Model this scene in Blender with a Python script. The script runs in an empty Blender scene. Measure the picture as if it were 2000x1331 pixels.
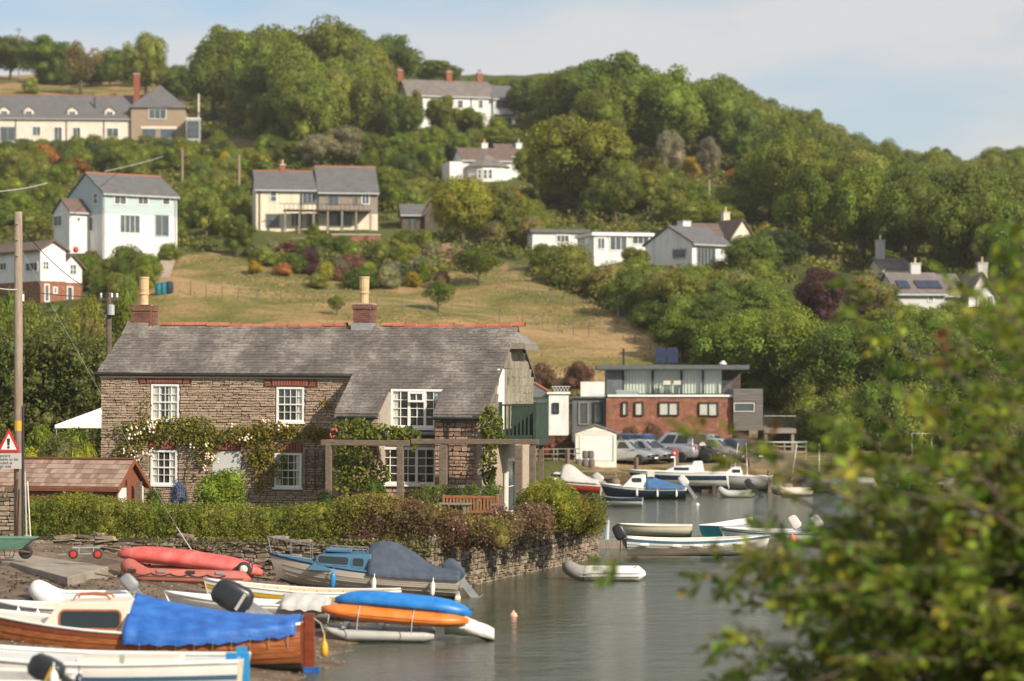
import bpy, math, random
import numpy as np
from mathutils import Vector, Matrix
R = math.radians
random.seed(7); rng = np.random.default_rng(7)
sc = bpy.context.scene; C = sc.collection
# ---------------------------------------------------------------- camera, sky, sun, exposure
F, CX, HY, CH = 5000.0, 1000.0, 748.0, 6.5      # focal length and horizon in photograph pixels, eye height above the water
cam = bpy.data.cameras.new('camera'); camo = bpy.data.objects.new('camera', cam); C.objects.link(camo)
camo.location = (0, 0, CH); camo.rotation_euler = (R(90), 0, 0)
cam.sensor_width = 36; cam.lens = F/2000*36; cam.shift_y = (HY-665.5)/2000
cam.clip_start = 0.5; cam.clip_end = 6000
cam.dof.use_dof = True; cam.dof.focus_distance = 92; cam.dof.aperture_fstop = 0.72
sc.camera = camo
SUN_AZ, SUN_EL = 45, 31                          # degrees to the right of straight behind the camera, and up
wd = bpy.data.worlds.new('World'); sc.world = wd; wd.use_nodes = True
nt = wd.node_tree; nt.nodes.clear()
def N(nt, t, **k):
    n = nt.nodes.new(t)
    for a, b in k.items():
        if a.startswith('i_'):
            key = a[2:]; n.inputs[int(key) if key.isdigit() else key.replace('_', ' ')].default_value = b
        else: setattr(n, a, b)
    return n
def L(nt, a, b): nt.links.new(a, b)
sky = N(nt, 'ShaderNodeTexSky', sky_type='NISHITA', sun_disc=False, sun_elevation=R(SUN_EL), sun_rotation=R(180-SUN_AZ), altitude=0, air_density=1.0, dust_density=0.6, ozone_density=2.5)
tc = N(nt, 'ShaderNodeTexCoord'); mp = N(nt, 'ShaderNodeMapping'); mp.inputs['Scale'].default_value = (2.6, 2.2, 10); mp.inputs['Location'].default_value = (11.1, 5.7, 2.77)
L(nt, tc.outputs['Generated'], mp.inputs['Vector'])
cn = N(nt, 'ShaderNodeTexNoise', i_Scale=2.6, i_Detail=7, i_Roughness=0.5); L(nt, mp.outputs[0], cn.inputs['Vector'])
cr = N(nt, 'ShaderNodeValToRGB'); cr.color_ramp.elements[0].position = 0.34; cr.color_ramp.elements[1].position = 0.58
cr.color_ramp.elements[0].color = (0.30, 0.30, 0.30, 1); cr.color_ramp.elements[1].color = (0.92, 0.92, 0.92, 1)
L(nt, cn.outputs[0], cr.inputs[0])
mx = N(nt, 'ShaderNodeMix', data_type='RGBA'); mx.inputs[7].default_value = (4.4, 4.35, 4.35, 1)
tint = N(nt, 'ShaderNodeMix', data_type='RGBA', blend_type='MULTIPLY'); tint.inputs[0].default_value = 1; tint.inputs[7].default_value = (0.56, 0.68, 0.74, 1)
L(nt, sky.outputs[0], tint.inputs[6])
L(nt, cr.outputs[0], mx.inputs[0]); L(nt, tint.outputs[2], mx.inputs[6])
bg = N(nt, 'ShaderNodeBackground', i_Strength=0.105); L(nt, mx.outputs[2], bg.inputs[0])
wo = N(nt, 'ShaderNodeOutputWorld'); L(nt, bg.outputs[0], wo.inputs[0])
sl = bpy.data.lights.new('sun', 'SUN'); sl.energy = 4.0; sl.angle = R(0.6); sl.color = (1.0, 0.885, 0.72)
so = bpy.data.objects.new('sun', sl); C.objects.link(so)
SD = Vector((math.sin(R(SUN_AZ))*math.cos(R(SUN_EL)), -math.cos(R(SUN_AZ))*math.cos(R(SUN_EL)), math.sin(R(SUN_EL))))
so.rotation_euler = SD.to_track_quat('Z', 'Y').to_euler(); so.location = SD*200
vs = sc.view_settings; vs.view_transform = 'Standard'; vs.look = 'None'; vs.gamma = 1; vs.exposure = 0.68; vs.use_curve_mapping = False
sc.cycles.max_bounces = 6; sc.cycles.transparent_max_bounces = 12; sc.cycles.diffuse_bounces = 3; sc.cycles.glossy_bounces = 3
sc.cycles.transmission_bounces = 3; sc.cycles.caustics_reflective = False; sc.cycles.caustics_refractive = False; sc.cycles.use_denoising = True

# ---------------------------------------------------------------- helpers
def P(px, py, Y): return Vector(((px-CX)*Y/F, Y, CH-(py-HY)*Y/F))       # the point at distance Y seen at a photograph pixel
def tag(o, label=None, cat=None, group=None, kind=None):
    if label: o['label'] = label
    if cat: o['category'] = cat
    if group: o['group'] = group
    if kind: o['kind'] = kind
    return o
def thing(name, label, cat, loc=(0, 0, 0), rz=0, group=None, rx=0, ry=0):
    o = bpy.data.objects.new(name, None); C.objects.link(o); o.empty_display_size = 0.2
    o.location = loc; o.rotation_euler = (rx, ry, rz)
    return tag(o, label, cat, group)
def link(name, me, parent=None, loc=(0, 0, 0), rot=(0, 0, 0), scale=(1, 1, 1)):
    o = bpy.data.objects.new(name, me); C.objects.link(o); o.parent = parent
    o.location = loc; o.rotation_euler = rot; o.scale = scale
    return o
class MB:
    def __init__(s): s.v = []; s.f = []; s.m = []
    def add(s, vs, fs, mi=0, M=None):
        b = len(s.v)
        s.v += [tuple(M @ Vector(q)) for q in vs] if M is not None else [tuple(q) for q in vs]
        s.f += [tuple(b+i for i in q) for q in fs]; s.m += [mi]*len(fs); return s
    def box(s, x0, y0, z0, x1, y1, z1, mi=0, M=None):
        return s.add([(x0,y0,z0),(x1,y0,z0),(x1,y1,z0),(x0,y1,z0),(x0,y0,z1),(x1,y0,z1),(x1,y1,z1),(x0,y1,z1)],
                     [(3,2,1,0),(4,5,6,7),(0,1,5,4),(1,2,6,5),(2,3,7,6),(3,0,4,7)], mi, M)
    def prism(s, poly, a, b, axis='y', mi=0, M=None):        # polygon of two coordinates pushed along the third axis
        n = len(poly)
        q = {'y': lambda p, t: (p[0], t, p[1]), 'x': lambda p, t: (t, p[0], p[1]), 'z': lambda p, t: (p[0], p[1], t)}[axis]
        return s.add([q(p, a) for p in poly]+[q(p, b) for p in poly],
                     [tuple(range(n)), tuple(range(2*n-1, n-1, -1))]+[((i+1) % n, i, n+i, n+(i+1) % n) for i in range(n)], mi, M)
    def tube(s, pts, r, n=6, mi=0, cap=True, M=None, close=False):
        pts = [Vector(p) for p in pts]; k = len(pts); rs = r if isinstance(r, (list, tuple)) else [r]*k
        vs = []; up = None
        for i, p in enumerate(pts):
            a = pts[(i-1) % k] if close else pts[max(i-1, 0)]; b = pts[(i+1) % k] if close else pts[min(i+1, k-1)]
            d = (b-a).normalized()
            if up is None: up = d.orthogonal().normalized()
            up = (up-d*up.dot(d)); up = up.normalized() if up.length > 1e-5 else d.orthogonal().normalized()
            w = d.cross(up)
            vs += [p+(up*math.cos(2*math.pi*j/n)+w*math.sin(2*math.pi*j/n))*rs[i] for j in range(n)]
        fs = [(i*n+j, i*n+(j+1) % n, ((i+1) % k)*n+(j+1) % n, ((i+1) % k)*n+j) for i in range(k if close else k-1) for j in range(n)]
        if cap and not close: fs += [tuple(range(n-1, -1, -1)), tuple(range((k-1)*n, k*n))]
        return s.add(vs, fs, mi, M)
    def lathe(s, prof, n=12, o=(0, 0, 0), mi=0, M=None, cap=True):     # (radius, z) pairs
        k = len(prof); vs = [(o[0]+r*math.cos(2*math.pi*j/n), o[1]+r*math.sin(2*math.pi*j/n), o[2]+z) for r, z in prof for j in range(n)]
        fs = [(i*n+j, i*n+(j+1) % n, (i+1)*n+(j+1) % n, (i+1)*n+j) for i in range(k-1) for j in range(n)]
        if cap: fs += [tuple(range(n-1, -1, -1)), tuple(range((k-1)*n, k*n))]
        return s.add(vs, fs, mi, M)
    def rings(s, rows, mi=0, close=False, capa=False, capb=False, M=None):   # a skin through rows of equally many points
        n = len(rows[0]); k = len(rows); e = n if close else n-1
        fs = [(i*n+j, i*n+(j+1) % n, (i+1)*n+(j+1) % n, (i+1)*n+j) for i in range(k-1) for j in range(e)]
        if capa: fs.append(tuple(range(n-1, -1, -1)))
        if capb: fs.append(tuple(range((k-1)*n, k*n)))
        return s.add([p for r in rows for p in r], fs, mi, M)
    def mesh(s, name, mats, smooth=False):
        me = bpy.data.meshes.new(name); me.from_pydata(s.v, [], s.f)
        for m in (mats if isinstance(mats, (list, tuple)) else [mats]): me.materials.append(mat(m) if isinstance(m, str) else m)
        if any(s.m): me.polygons.foreach_set('material_index', s.m)
        if smooth: me.polygons.foreach_set('use_smooth', [True]*len(s.f))
        me.update(); return me
    def build(s, name, mats, parent=None, smooth=False, bevel=0, loc=(0, 0, 0), rot=(0, 0, 0), scale=(1, 1, 1), solid=0):
        o = link(name, s.mesh(name, mats, smooth), parent, loc, rot, scale)
        if solid: m = o.modifiers.new('thickness', 'SOLIDIFY'); m.thickness = solid; m.offset = -1
        if bevel: m = o.modifiers.new('bevel', 'BEVEL'); m.width = bevel; m.segments = 2; m.limit_method = 'ANGLE'
        return o
def np_mesh(name, V, Fa, mats, col=None, smooth=False):
    V = np.asarray(V, np.float32); Fa = np.asarray(Fa, np.int32); k = Fa.shape[1]
    me = bpy.data.meshes.new(name); me.vertices.add(len(V)); me.vertices.foreach_set('co', V.ravel())
    me.loops.add(Fa.size); me.loops.foreach_set('vertex_index', Fa.ravel())
    me.polygons.add(len(Fa)); me.polygons.foreach_set('loop_start', np.arange(0, Fa.size, k, dtype=np.int32))
    me.polygons.foreach_set('loop_total', np.full(len(Fa), k, np.int32))
    if smooth: me.polygons.foreach_set('use_smooth', np.ones(len(Fa), bool))
    me.update(calc_edges=True)
    if col is not None:
        a = me.color_attributes.new('Col', 'FLOAT_COLOR', 'POINT'); c = np.ones((len(V), 4), np.float32); c[:, :3] = col; a.data.foreach_set('color', c.ravel())
    for m in (mats if isinstance(mats, (list, tuple)) else [mats]): me.materials.append(mat(m))
    return me
# ---------------------------------------------------------------- materials
MATS = {}
SPEC = {}
def pm(name, cols, scale=3, rough=0.7, bump=0.0, bscale=40, isl=0.0, obj=0.0, metal=0, src='noise', stretch=(1, 1, 1), spec=0.5, detail=5, coords='pos', alpha=None, coat=0):
    SPEC[name] = dict(cols=cols, scale=scale, rough=rough, bump=bump, bscale=bscale, isl=isl, obj=obj, metal=metal, src=src, stretch=stretch, spec=spec, detail=detail, coords=coords, coat=coat)
def mat(name):
    if name in MATS: return MATS[name]
    m = bpy.data.materials.new(name); m.use_nodes = True; MATS[name] = m
    t = m.node_tree; t.nodes.clear(); out = N(t, 'ShaderNodeOutputMaterial')
    if name in CUSTOM: CUSTOM[name](t, out); return m
    s = SPEC[name]
    b = N(t, 'ShaderNodeBsdfPrincipled', i_Roughness=s['rough'], i_Metallic=s['metal']); b.inputs['Specular IOR Level'].default_value = s['spec']; b.inputs['Coat Weight'].default_value = s['coat']
    if s['coords'] == 'pos': v = N(t, 'ShaderNodeNewGeometry').outputs['Position']
    else: v = N(t, 'ShaderNodeTexCoord').outputs['Object']
    mp = N(t, 'ShaderNodeMapping'); mp.inputs['Scale'].default_value = s['stretch']; L(t, v, mp.inputs[0])
    nz = N(t, 'ShaderNodeTexNoise', i_Scale=s['scale'], i_Detail=s['detail'], i_Roughness=0.6); L(t, mp.outputs[0], nz.inputs['Vector'])
    rp = N(t, 'ShaderNodeValToRGB'); cols = s['cols']; el = rp.color_ramp.elements
    if s['src'] == 'noise': lo, hi = 0.32, 0.68
    else: lo, hi = 0.0, 1.0
    while len(el) < max(2, len(cols)): el.new(0.5)
    for i, c in enumerate(cols if len(cols) > 1 else cols*2):
        el[i].position = lo+(hi-lo)*i/max(1, len(el)-1); el[i].color = (*c, 1)
    f = nz.outputs[0]
    if s['src'] == 'island' or s['isl'] or s['obj']:
        g = N(t, 'ShaderNodeNewGeometry').outputs['Random Per Island']; oi = N(t, 'ShaderNodeObjectInfo').outputs['Random']
        ad = N(t, 'ShaderNodeMath', operation='MULTIPLY_ADD'); L(t, oi, ad.inputs[0]); ad.inputs[1].default_value = 7.31 if (s['src'] == 'island' or s['obj']) else 0; L(t, g, ad.inputs[2])
        fr = N(t, 'ShaderNodeMath', operation='FRACT'); L(t, ad.outputs[0], fr.inputs[0]); rnd = fr.outputs[0]
    if s['src'] == 'island':
        mm = N(t, 'ShaderNodeMath', operation='MULTIPLY_ADD'); L(t, nz.outputs[0], mm.inputs[0]); mm.inputs[1].default_value = 0.5; 
        m2 = N(t, 'ShaderNodeMath', operation='MULTIPLY_ADD'); L(t, rnd, m2.inputs[0]); m2.inputs[1].default_value = 0.8; m2.inputs[2].default_value = -0.15
        L(t, m2.outputs[0], mm.inputs[2]); f = mm.outputs[0]
    L(t, f, rp.inputs[0]); c = rp.outputs[0]
    if s['isl'] or s['obj']:
        a = max(s['isl'], s['obj'])
        mr = N(t, 'ShaderNodeMapRange'); L(t, rnd, mr.inputs[0]); mr.inputs[3].default_value = 1-a; mr.inputs[4].default_value = 1+a
        hs = N(t, 'ShaderNodeHueSaturation'); L(t, mr.outputs[0], hs.inputs['Value']); L(t, c, hs.inputs['Color']); c = hs.outputs[0]
    L(t, c, b.inputs['Base Color'])
    if s['bump']:
        n2 = N(t, 'ShaderNodeTexNoise', i_Scale=s['bscale'], i_Detail=4); L(t, mp.outputs[0], n2.inputs['Vector'])
        bp = N(t, 'ShaderNodeBump', i_Strength=s['bump'], i_Distance=0.03); L(t, n2.outputs[0], bp.inputs['Height']); L(t, bp.outputs[0], b.inputs['Normal'])
    L(t, b.outputs[0], out.inputs[0]); return m
CUSTOM = {}
def leaf_mat(t, out, trans=0.46, vary=0.32):
    oi = N(t, 'ShaderNodeObjectInfo'); ge = N(t, 'ShaderNodeNewGeometry'); at = N(t, 'ShaderNodeAttribute', attribute_name='Col')
    mu = N(t, 'ShaderNodeMix', data_type='RGBA', blend_type='MULTIPLY'); mu.inputs[0].default_value = 1; L(t, oi.outputs['Color'], mu.inputs[6]); L(t, at.outputs['Color'], mu.inputs[7])
    mr = N(t, 'ShaderNodeMapRange'); L(t, ge.outputs['Random Per Island'], mr.inputs[0]); mr.inputs[3].default_value = 1-vary; mr.inputs[4].default_value = 1+vary
    m7 = N(t, 'ShaderNodeMath', operation='MULTIPLY', i_1=17.7); L(t, ge.outputs['Random Per Island'], m7.inputs[0]); fr = N(t, 'ShaderNodeMath', operation='FRACT'); L(t, m7.outputs[0], fr.inputs[0])
    mh = N(t, 'ShaderNodeMapRange'); L(t, fr.outputs[0], mh.inputs[0]); mh.inputs[3].default_value = 0.478; mh.inputs[4].default_value = 0.518
    hs = N(t, 'ShaderNodeHueSaturation'); L(t, mr.outputs[0], hs.inputs['Value']); L(t, mh.outputs[0], hs.inputs['Hue']); L(t, mu.outputs[2], hs.inputs['Color'])
    b = N(t, 'ShaderNodeBsdfPrincipled', i_Roughness=0.6); b.inputs['Specular IOR Level'].default_value = 0.25; L(t, hs.outputs[0], b.inputs['Base Color'])
    tr = N(t, 'ShaderNodeBsdfTranslucent'); L(t, hs.outputs[0], tr.inputs[0])
    ms = N(t, 'ShaderNodeMixShader', i_0=trans); L(t, b.outputs[0], ms.inputs[1]); L(t, tr.outputs[0], ms.inputs[2]); L(t, ms.outputs[0], out.inputs[0])
CUSTOM['leaf'] = leaf_mat
CUSTOM['near_leaf'] = lambda t, out: leaf_mat(t, out, 0.45, 0.4)
def glass(t, out, tintc=(0.93, 0.96, 0.95), base=0.09):
    tr = N(t, 'ShaderNodeBsdfTransparent'); tr.inputs[0].default_value = (*tintc, 1)
    gl = N(t, 'ShaderNodeBsdfGlossy', i_Roughness=0.03); gl.inputs[0].default_value = (0.9, 0.95, 1, 1)
    lw = N(t, 'ShaderNodeLayerWeight', i_Blend=0.5); mr = N(t, 'ShaderNodeMapRange'); pw_ = N(t, 'ShaderNodeMath', operation='POWER', i_1=3.5); L(t, lw.outputs['Facing'], pw_.inputs[0]); L(t, pw_.outputs[0], mr.inputs[0]); mr.inputs[3].default_value = base; mr.inputs[4].default_value = 0.9
    ms = N(t, 'ShaderNodeMixShader'); L(t, mr.outputs[0], ms.inputs[0]); L(t, tr.outputs[0], ms.inputs[1]); L(t, gl.outputs[0], ms.inputs[2]); L(t, ms.outputs[0], out.inputs[0])
CUSTOM['glass'] = glass
CUSTOM['green_glass'] = lambda t, out: glass(t, out, (0.955, 0.985, 0.97), 0.05)
def water_mat(t, out):
    b = N(t, 'ShaderNodeBsdfPrincipled', i_Roughness=0.12, i_IOR=1.33); ge = N(t, 'ShaderNodeNewGeometry')
    mp = N(t, 'ShaderNodeMapping'); mp.inputs['Scale'].default_value = (0.5, 1.0, 1); L(t, ge.outputs['Position'], mp.inputs[0])
    n0 = N(t, 'ShaderNodeTexNoise', i_Scale=0.12, i_Detail=3); L(t, mp.outputs[0], n0.inputs['Vector'])
    rp = N(t, 'ShaderNodeValToRGB'); rp.color_ramp.elements[0].color = (0.050, 0.064, 0.042, 1); rp.color_ramp.elements[1].color = (0.076, 0.088, 0.058, 1); L(t, n0.outputs[0], rp.inputs[0]); L(t, rp.outputs[0], b.inputs['Base Color'])
    n1 = N(t, 'ShaderNodeTexNoise', i_Scale=3.0, i_Detail=5, i_Roughness=0.65); L(t, mp.outputs[0], n1.inputs['Vector'])
    n2 = N(t, 'ShaderNodeTexNoise', i_Scale=0.75, i_Detail=4, i_Roughness=0.6); L(t, mp.outputs[0], n2.inputs['Vector'])
    ca = N(t, 'ShaderNodeMapRange', i_1=0.42, i_2=0.62); L(t, n0.outputs[0], ca.inputs[0]); ca.inputs[3].default_value = 0.15; ca.inputs[4].default_value = 0.9
    mm = N(t, 'ShaderNodeMath', operation='MULTIPLY'); L(t, n1.outputs[0], mm.inputs[0]); L(t, ca.outputs[0], mm.inputs[1])
    ad = N(t, 'ShaderNodeMath', operation='MULTIPLY_ADD', i_1=1.5); L(t, n2.outputs[0], ad.inputs[0]); L(t, mm.outputs[0], ad.inputs[2])
    bp = N(t, 'ShaderNodeBump', i_Strength=0.55, i_Distance=0.13); L(t, ad.outputs[0], bp.inputs['Height']); L(t, bp.outputs[0], b.inputs['Normal'])
    L(t, b.outputs[0], out.inputs[0])
CUSTOM['water'] = water_mat
def terrain_mat(t, out):
    b = N(t, 'ShaderNodeBsdfPrincipled', i_Roughness=0.95); b.inputs['Specular IOR Level'].default_value = 0.1
    at = N(t, 'ShaderNodeAttribute', attribute_name='Col'); ge = N(t, 'ShaderNodeNewGeometry')
    mp = N(t, 'ShaderNodeMapping'); mp.inputs['Scale'].default_value = (0.5, 1.0, 1.0); L(t, ge.outputs['Position'], mp.inputs[0])
    n1 = N(t, 'ShaderNodeTexNoise', i_Scale=0.15, i_Detail=8, i_Roughness=0.68); L(t, mp.outputs[0], n1.inputs['Vector'])
    n2 = N(t, 'ShaderNodeTexNoise', i_Scale=2.6, i_Detail=5, i_Roughness=0.7); L(t, ge.outputs['Position'], n2.inputs['Vector'])
    r1 = N(t, 'ShaderNodeValToRGB'); e = r1.color_ramp.elements; e[0].position = 0.36; e[0].color = (0.125, 0.13, 0.034, 1); e[1].position = 0.62; e[1].color = (0.38, 0.26, 0.125, 1)
    e.new(0.45).color = (0.185, 0.165, 0.052, 1); e.new(0.53).color = (0.29, 0.205, 0.088, 1); L(t, n1.outputs[0], r1.inputs[0])
    r2 = N(t, 'ShaderNodeValToRGB'); e = r2.color_ramp.elements; e[0].position = 0.3; e[0].color = (0.045, 0.06, 0.016, 1); e[1].position = 0.7; e[1].color = (0.12, 0.125, 0.035, 1); L(t, n1.outputs[0], r2.inputs[0])
    se = N(t, 'ShaderNodeSeparateColor'); L(t, at.outputs['Color'], se.inputs[0])
    m1 = N(t, 'ShaderNodeMix', data_type='RGBA'); L(t, se.outputs[0], m1.inputs[0]); L(t, r2.outputs[0], m1.inputs[6]); L(t, r1.outputs[0], m1.inputs[7])
    m3 = N(t, 'ShaderNodeMix', data_type='RGBA'); L(t, se.outputs[1], m3.inputs[0]); L(t, m1.outputs[2], m3.inputs[6]); m3.inputs[7].default_value = (0.26, 0.22, 0.17, 1)
    m4 = N(t, 'ShaderNodeMix', data_type='RGBA'); L(t, se.outputs[2], m4.inputs[0]); L(t, m3.outputs[2], m4.inputs[6]); m4.inputs[7].default_value = (0.13, 0.088, 0.05, 1)
    mr = N(t, 'ShaderNodeMapRange', i_1=0.25, i_2=0.75); L(t, n2.outputs[0], mr.inputs[0]); mr.inputs[3].default_value = 0.6; mr.inputs[4].default_value = 1.35
    hs = N(t, 'ShaderNodeHueSaturation'); L(t, mr.outputs[0], hs.inputs['Value']); L(t, m4.outputs[2], hs.inputs['Color']); L(t, hs.outputs[0], b.inputs['Base Color'])
    bp = N(t, 'ShaderNodeBump', i_Strength=0.7, i_Distance=0.35); L(t, n2.outputs[0], bp.inputs['Height']); L(t, bp.outputs[0], b.inputs['Normal'])
    L(t, b.outputs[0], out.inputs[0])
CUSTOM['terrain'] = terrain_mat
def slate_mat(t, out, cols=((0.072, 0.061, 0.055), (0.135, 0.117, 0.104), (0.28, 0.252, 0.22)), lich=True):
    b = N(t, 'ShaderNodeBsdfPrincipled', i_Roughness=0.75); b.inputs['Specular IOR Level'].default_value = 0.35
    ge = N(t, 'ShaderNodeNewGeometry'); oi = N(t, 'ShaderNodeObjectInfo')
    mp = N(t, 'ShaderNodeMapping'); mp.inputs['Scale'].default_value = (1.0, 0.45, 0.45); L(t, ge.outputs['Position'], mp.inputs[0])
    n1 = N(t, 'ShaderNodeTexNoise', i_Scale=0.75, i_Detail=7, i_Roughness=0.65); L(t, mp.outputs[0], n1.inputs['Vector'])
    n2 = N(t, 'ShaderNodeTexNoise', i_Scale=9, i_Detail=5, i_Roughness=0.7); L(t, ge.outputs['Position'], n2.inputs['Vector'])
    ad = N(t, 'ShaderNodeMath', operation='MULTIPLY_ADD', i_1=7.31); L(t, oi.outputs['Random'], ad.inputs[0]); L(t, ge.outputs['Random Per Island'], ad.inputs[2]); fr = N(t, 'ShaderNodeMath', operation='FRACT'); L(t, ad.outputs[0], fr.inputs[0])
    a1 = N(t, 'ShaderNodeMath', operation='MULTIPLY_ADD', i_1=0.10, i_2=-0.05); L(t, fr.outputs[0], a1.inputs[0])
    a2 = N(t, 'ShaderNodeMath', operation='MULTIPLY_ADD', i_1=0.5); L(t, n2.outputs[0], a2.inputs[0]); L(t, a1.outputs[0], a2.inputs[2])
    a3 = N(t, 'ShaderNodeMath', operation='MULTIPLY_ADD', i_1=0.75); L(t, n1.outputs[0], a3.inputs[0]); L(t, a2.outputs[0], a3.inputs[2])
    rp = N(t, 'ShaderNodeValToRGB'); e = rp.color_ramp.elements; e[0].position = 0.44; e[0].color = (*cols[0], 1); e[1].position = 0.80; e[1].color = (*cols[2], 1); e.new(0.62).color = (*cols[1], 1)
    L(t, a3.outputs[0], rp.inputs[0]); c = rp.outputs[0]
    if lich:
        n3 = N(t, 'ShaderNodeTexNoise', i_Scale=0.55, i_Detail=6, i_Roughness=0.7); mp3 = N(t, 'ShaderNodeMapping'); mp3.inputs['Location'].default_value = (3.1, 1.2, 0.4); L(t, ge.outputs['Position'], mp3.inputs[0]); L(t, mp3.outputs[0], n3.inputs['Vector'])
        r3 = N(t, 'ShaderNodeMapRange', i_1=0.66, i_2=0.74); L(t, n3.outputs[0], r3.inputs[0]); r3.inputs[4].default_value = 0.6
        mx = N(t, 'ShaderNodeMix', data_type='RGBA'); L(t, r3.outputs[0], mx.inputs[0]); L(t, c, mx.inputs[6]); mx.inputs[7].default_value = (0.36, 0.15, 0.06, 1); c = mx.outputs[2]
    L(t, c, b.inputs['Base Color'])
    bp = N(t, 'ShaderNodeBump', i_Strength=0.5, i_Distance=0.02); L(t, n2.outputs[0], bp.inputs['Height']); L(t, bp.outputs[0], b.inputs['Normal']); L(t, b.outputs[0], out.inputs[0])
CUSTOM['slate'] = slate_mat
CUSTOM['hung_slate'] = lambda t, out: slate_mat(t, out, ((0.14, 0.125, 0.095), (0.27, 0.24, 0.18), (0.42, 0.38, 0.28)), False)
def brickwall_mat(t, out):
    b = N(t, 'ShaderNodeBsdfPrincipled', i_Roughness=0.9); ge = N(t, 'ShaderNodeTexCoord')
    sx = N(t, 'ShaderNodeSeparateXYZ'); L(t, ge.outputs['Object'], sx.inputs[0]); ay = N(t, 'ShaderNodeMath', operation='ADD'); L(t, sx.outputs[0], ay.inputs[0]); L(t, sx.outputs[1], ay.inputs[1])
    cv = N(t, 'ShaderNodeCombineXYZ'); L(t, ay.outputs[0], cv.inputs[0]); L(t, sx.outputs[2], cv.inputs[1])
    br = N(t, 'ShaderNodeTexBrick', i_Scale=1.0); br.inputs['Brick Width'].default_value = 0.34; br.inputs['Row Height'].default_value = 0.12; br.inputs['Mortar Size'].default_value = 0.012
    br.inputs['Color1'].default_value = (0.16, 0.042, 0.022, 1); br.inputs['Color2'].default_value = (0.36, 0.13, 0.06, 1); br.inputs['Mortar'].default_value = (0.2, 0.15, 0.12, 1); br.inputs['Bias'].default_value = 0.0
    L(t, cv.outputs[0], br.inputs['Vector'])
    nz = N(t, 'ShaderNodeTexNoise', i_Scale=2.6, i_Detail=7, i_Roughness=0.8); L(t, ge.outputs['Object'], nz.inputs['Vector'])
    rp = N(t, 'ShaderNodeValToRGB'); e = rp.color_ramp.elements; e[0].position = 0.35; e[0].color = (0.11, 0.05, 0.055, 1); e[1].position = 0.66; e[1].color = (0.42, 0.23, 0.12, 1); e.new(0.5).color = (0.22, 0.085, 0.05, 1); L(t, nz.outputs[0], rp.inputs[0])
    mx = N(t, 'ShaderNodeMix', data_type='RGBA'); mx.inputs[0].default_value = 0.62; L(t, br.outputs[0], mx.inputs[6]); L(t, rp.outputs[0], mx.inputs[7]); L(t, mx.outputs[2], b.inputs['Base Color']); L(t, b.outputs[0], out.inputs[0])
CUSTOM['brickwall'] = brickwall_mat
# colours
pm('stone', [(0.24, 0.175, 0.125), (0.34, 0.255, 0.18), (0.44, 0.34, 0.245), (0.37, 0.26, 0.185), (0.50, 0.40, 0.30)], 6, 0.9, 0.5, 25, src='island')
pm('mortar', [(0.36, 0.285, 0.215), (0.46, 0.375, 0.29)], 5, 0.95, 0.5, 30)
pm('pier_stone', [(0.20, 0.10, 0.07), (0.33, 0.215, 0.145), (0.42, 0.32, 0.22), (0.26, 0.14, 0.10), (0.44, 0.35, 0.26)], 6, 0.9, 0.6, 25, src='island')
pm('quay_stone', [(0.075, 0.058, 0.043), (0.16, 0.122, 0.088), (0.25, 0.195, 0.14), (0.35, 0.285, 0.21), (0.19, 0.135, 0.092)], 5, 0.92, 0.7, 22, src='island')
pm('pale_stone', [(0.2, 0.16, 0.11), (0.34, 0.28, 0.2), (0.44, 0.37, 0.27)], 5, 0.92, 0.7, 22, src='island')
pm('quay_fill', [(0.045, 0.035, 0.026), (0.09, 0.07, 0.05)], 6, 0.95, 0.8, 18)
pm('brick', [(0.17, 0.05, 0.032), (0.28, 0.085, 0.052), (0.23, 0.10, 0.07)], 8, 0.88, 0.3, 40, src='island')
pm('chimney_brick', [(0.10, 0.045, 0.035), (0.20, 0.08, 0.055), (0.17, 0.115, 0.09)], 8, 0.9, 0.3, 40, src='island')
pm('old_mortar', [(0.3, 0.26, 0.21), (0.42, 0.37, 0.3)], 6, 0.95)
pm('ridge_tile', [(0.26, 0.08, 0.05), (0.38, 0.12, 0.065), (0.42, 0.17, 0.1)], 5, 0.85, 0.3, 30, src='island')
pm('pot', [(0.50, 0.34, 0.17), (0.60, 0.43, 0.24)], 6, 0.8, 0.2, 30)
pm('white', [(0.74, 0.73, 0.70), (0.80, 0.79, 0.77)], 4, 0.55)
pm('render_white', [(0.58, 0.57, 0.53), (0.70, 0.69, 0.66), (0.76, 0.75, 0.72)], 1.1, 0.9, 0.2, 14, stretch=(1.5, 1.5, 0.35), detail=8)
pm('render_cream', [(0.52, 0.45, 0.33), (0.66, 0.59, 0.46), (0.70, 0.64, 0.51)], 1.1, 0.9, 0.2, 14, stretch=(1.5, 1.5, 0.35), detail=8)
pm('render_pink', [(0.64, 0.55, 0.46), (0.74, 0.65, 0.56)], 0.8, 0.85, 0.1, 20)
pm('render_grey', [(0.5, 0.5, 0.49), (0.58, 0.58, 0.57)], 0.8, 0.85)
pm('blue_clad', [(0.36, 0.455, 0.47), (0.43, 0.52, 0.53)], 1.2, 0.7, stretch=(0.3, 0.3, 8))
pm('dark', [(0.012, 0.013, 0.014)], 1, 0.6)
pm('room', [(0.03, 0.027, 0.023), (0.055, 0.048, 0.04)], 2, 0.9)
pm('curtain', [(0.60, 0.57, 0.50), (0.76, 0.73, 0.66)], 9, 0.95, stretch=(6, 6, 0.3))
pm('far_glass', [(0.05, 0.065, 0.075), (0.10, 0.12, 0.13)], 0.6, 0.12)
pm('far_slate', [(0.085, 0.085, 0.09), (0.135, 0.13, 0.13)], 1.3, 0.75, 0.3, 8, stretch=(1, 1, 3))
pm('far_slate_brown', [(0.12, 0.10, 0.095), (0.19, 0.165, 0.15)], 1.3, 0.8, 0.3, 8)
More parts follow.
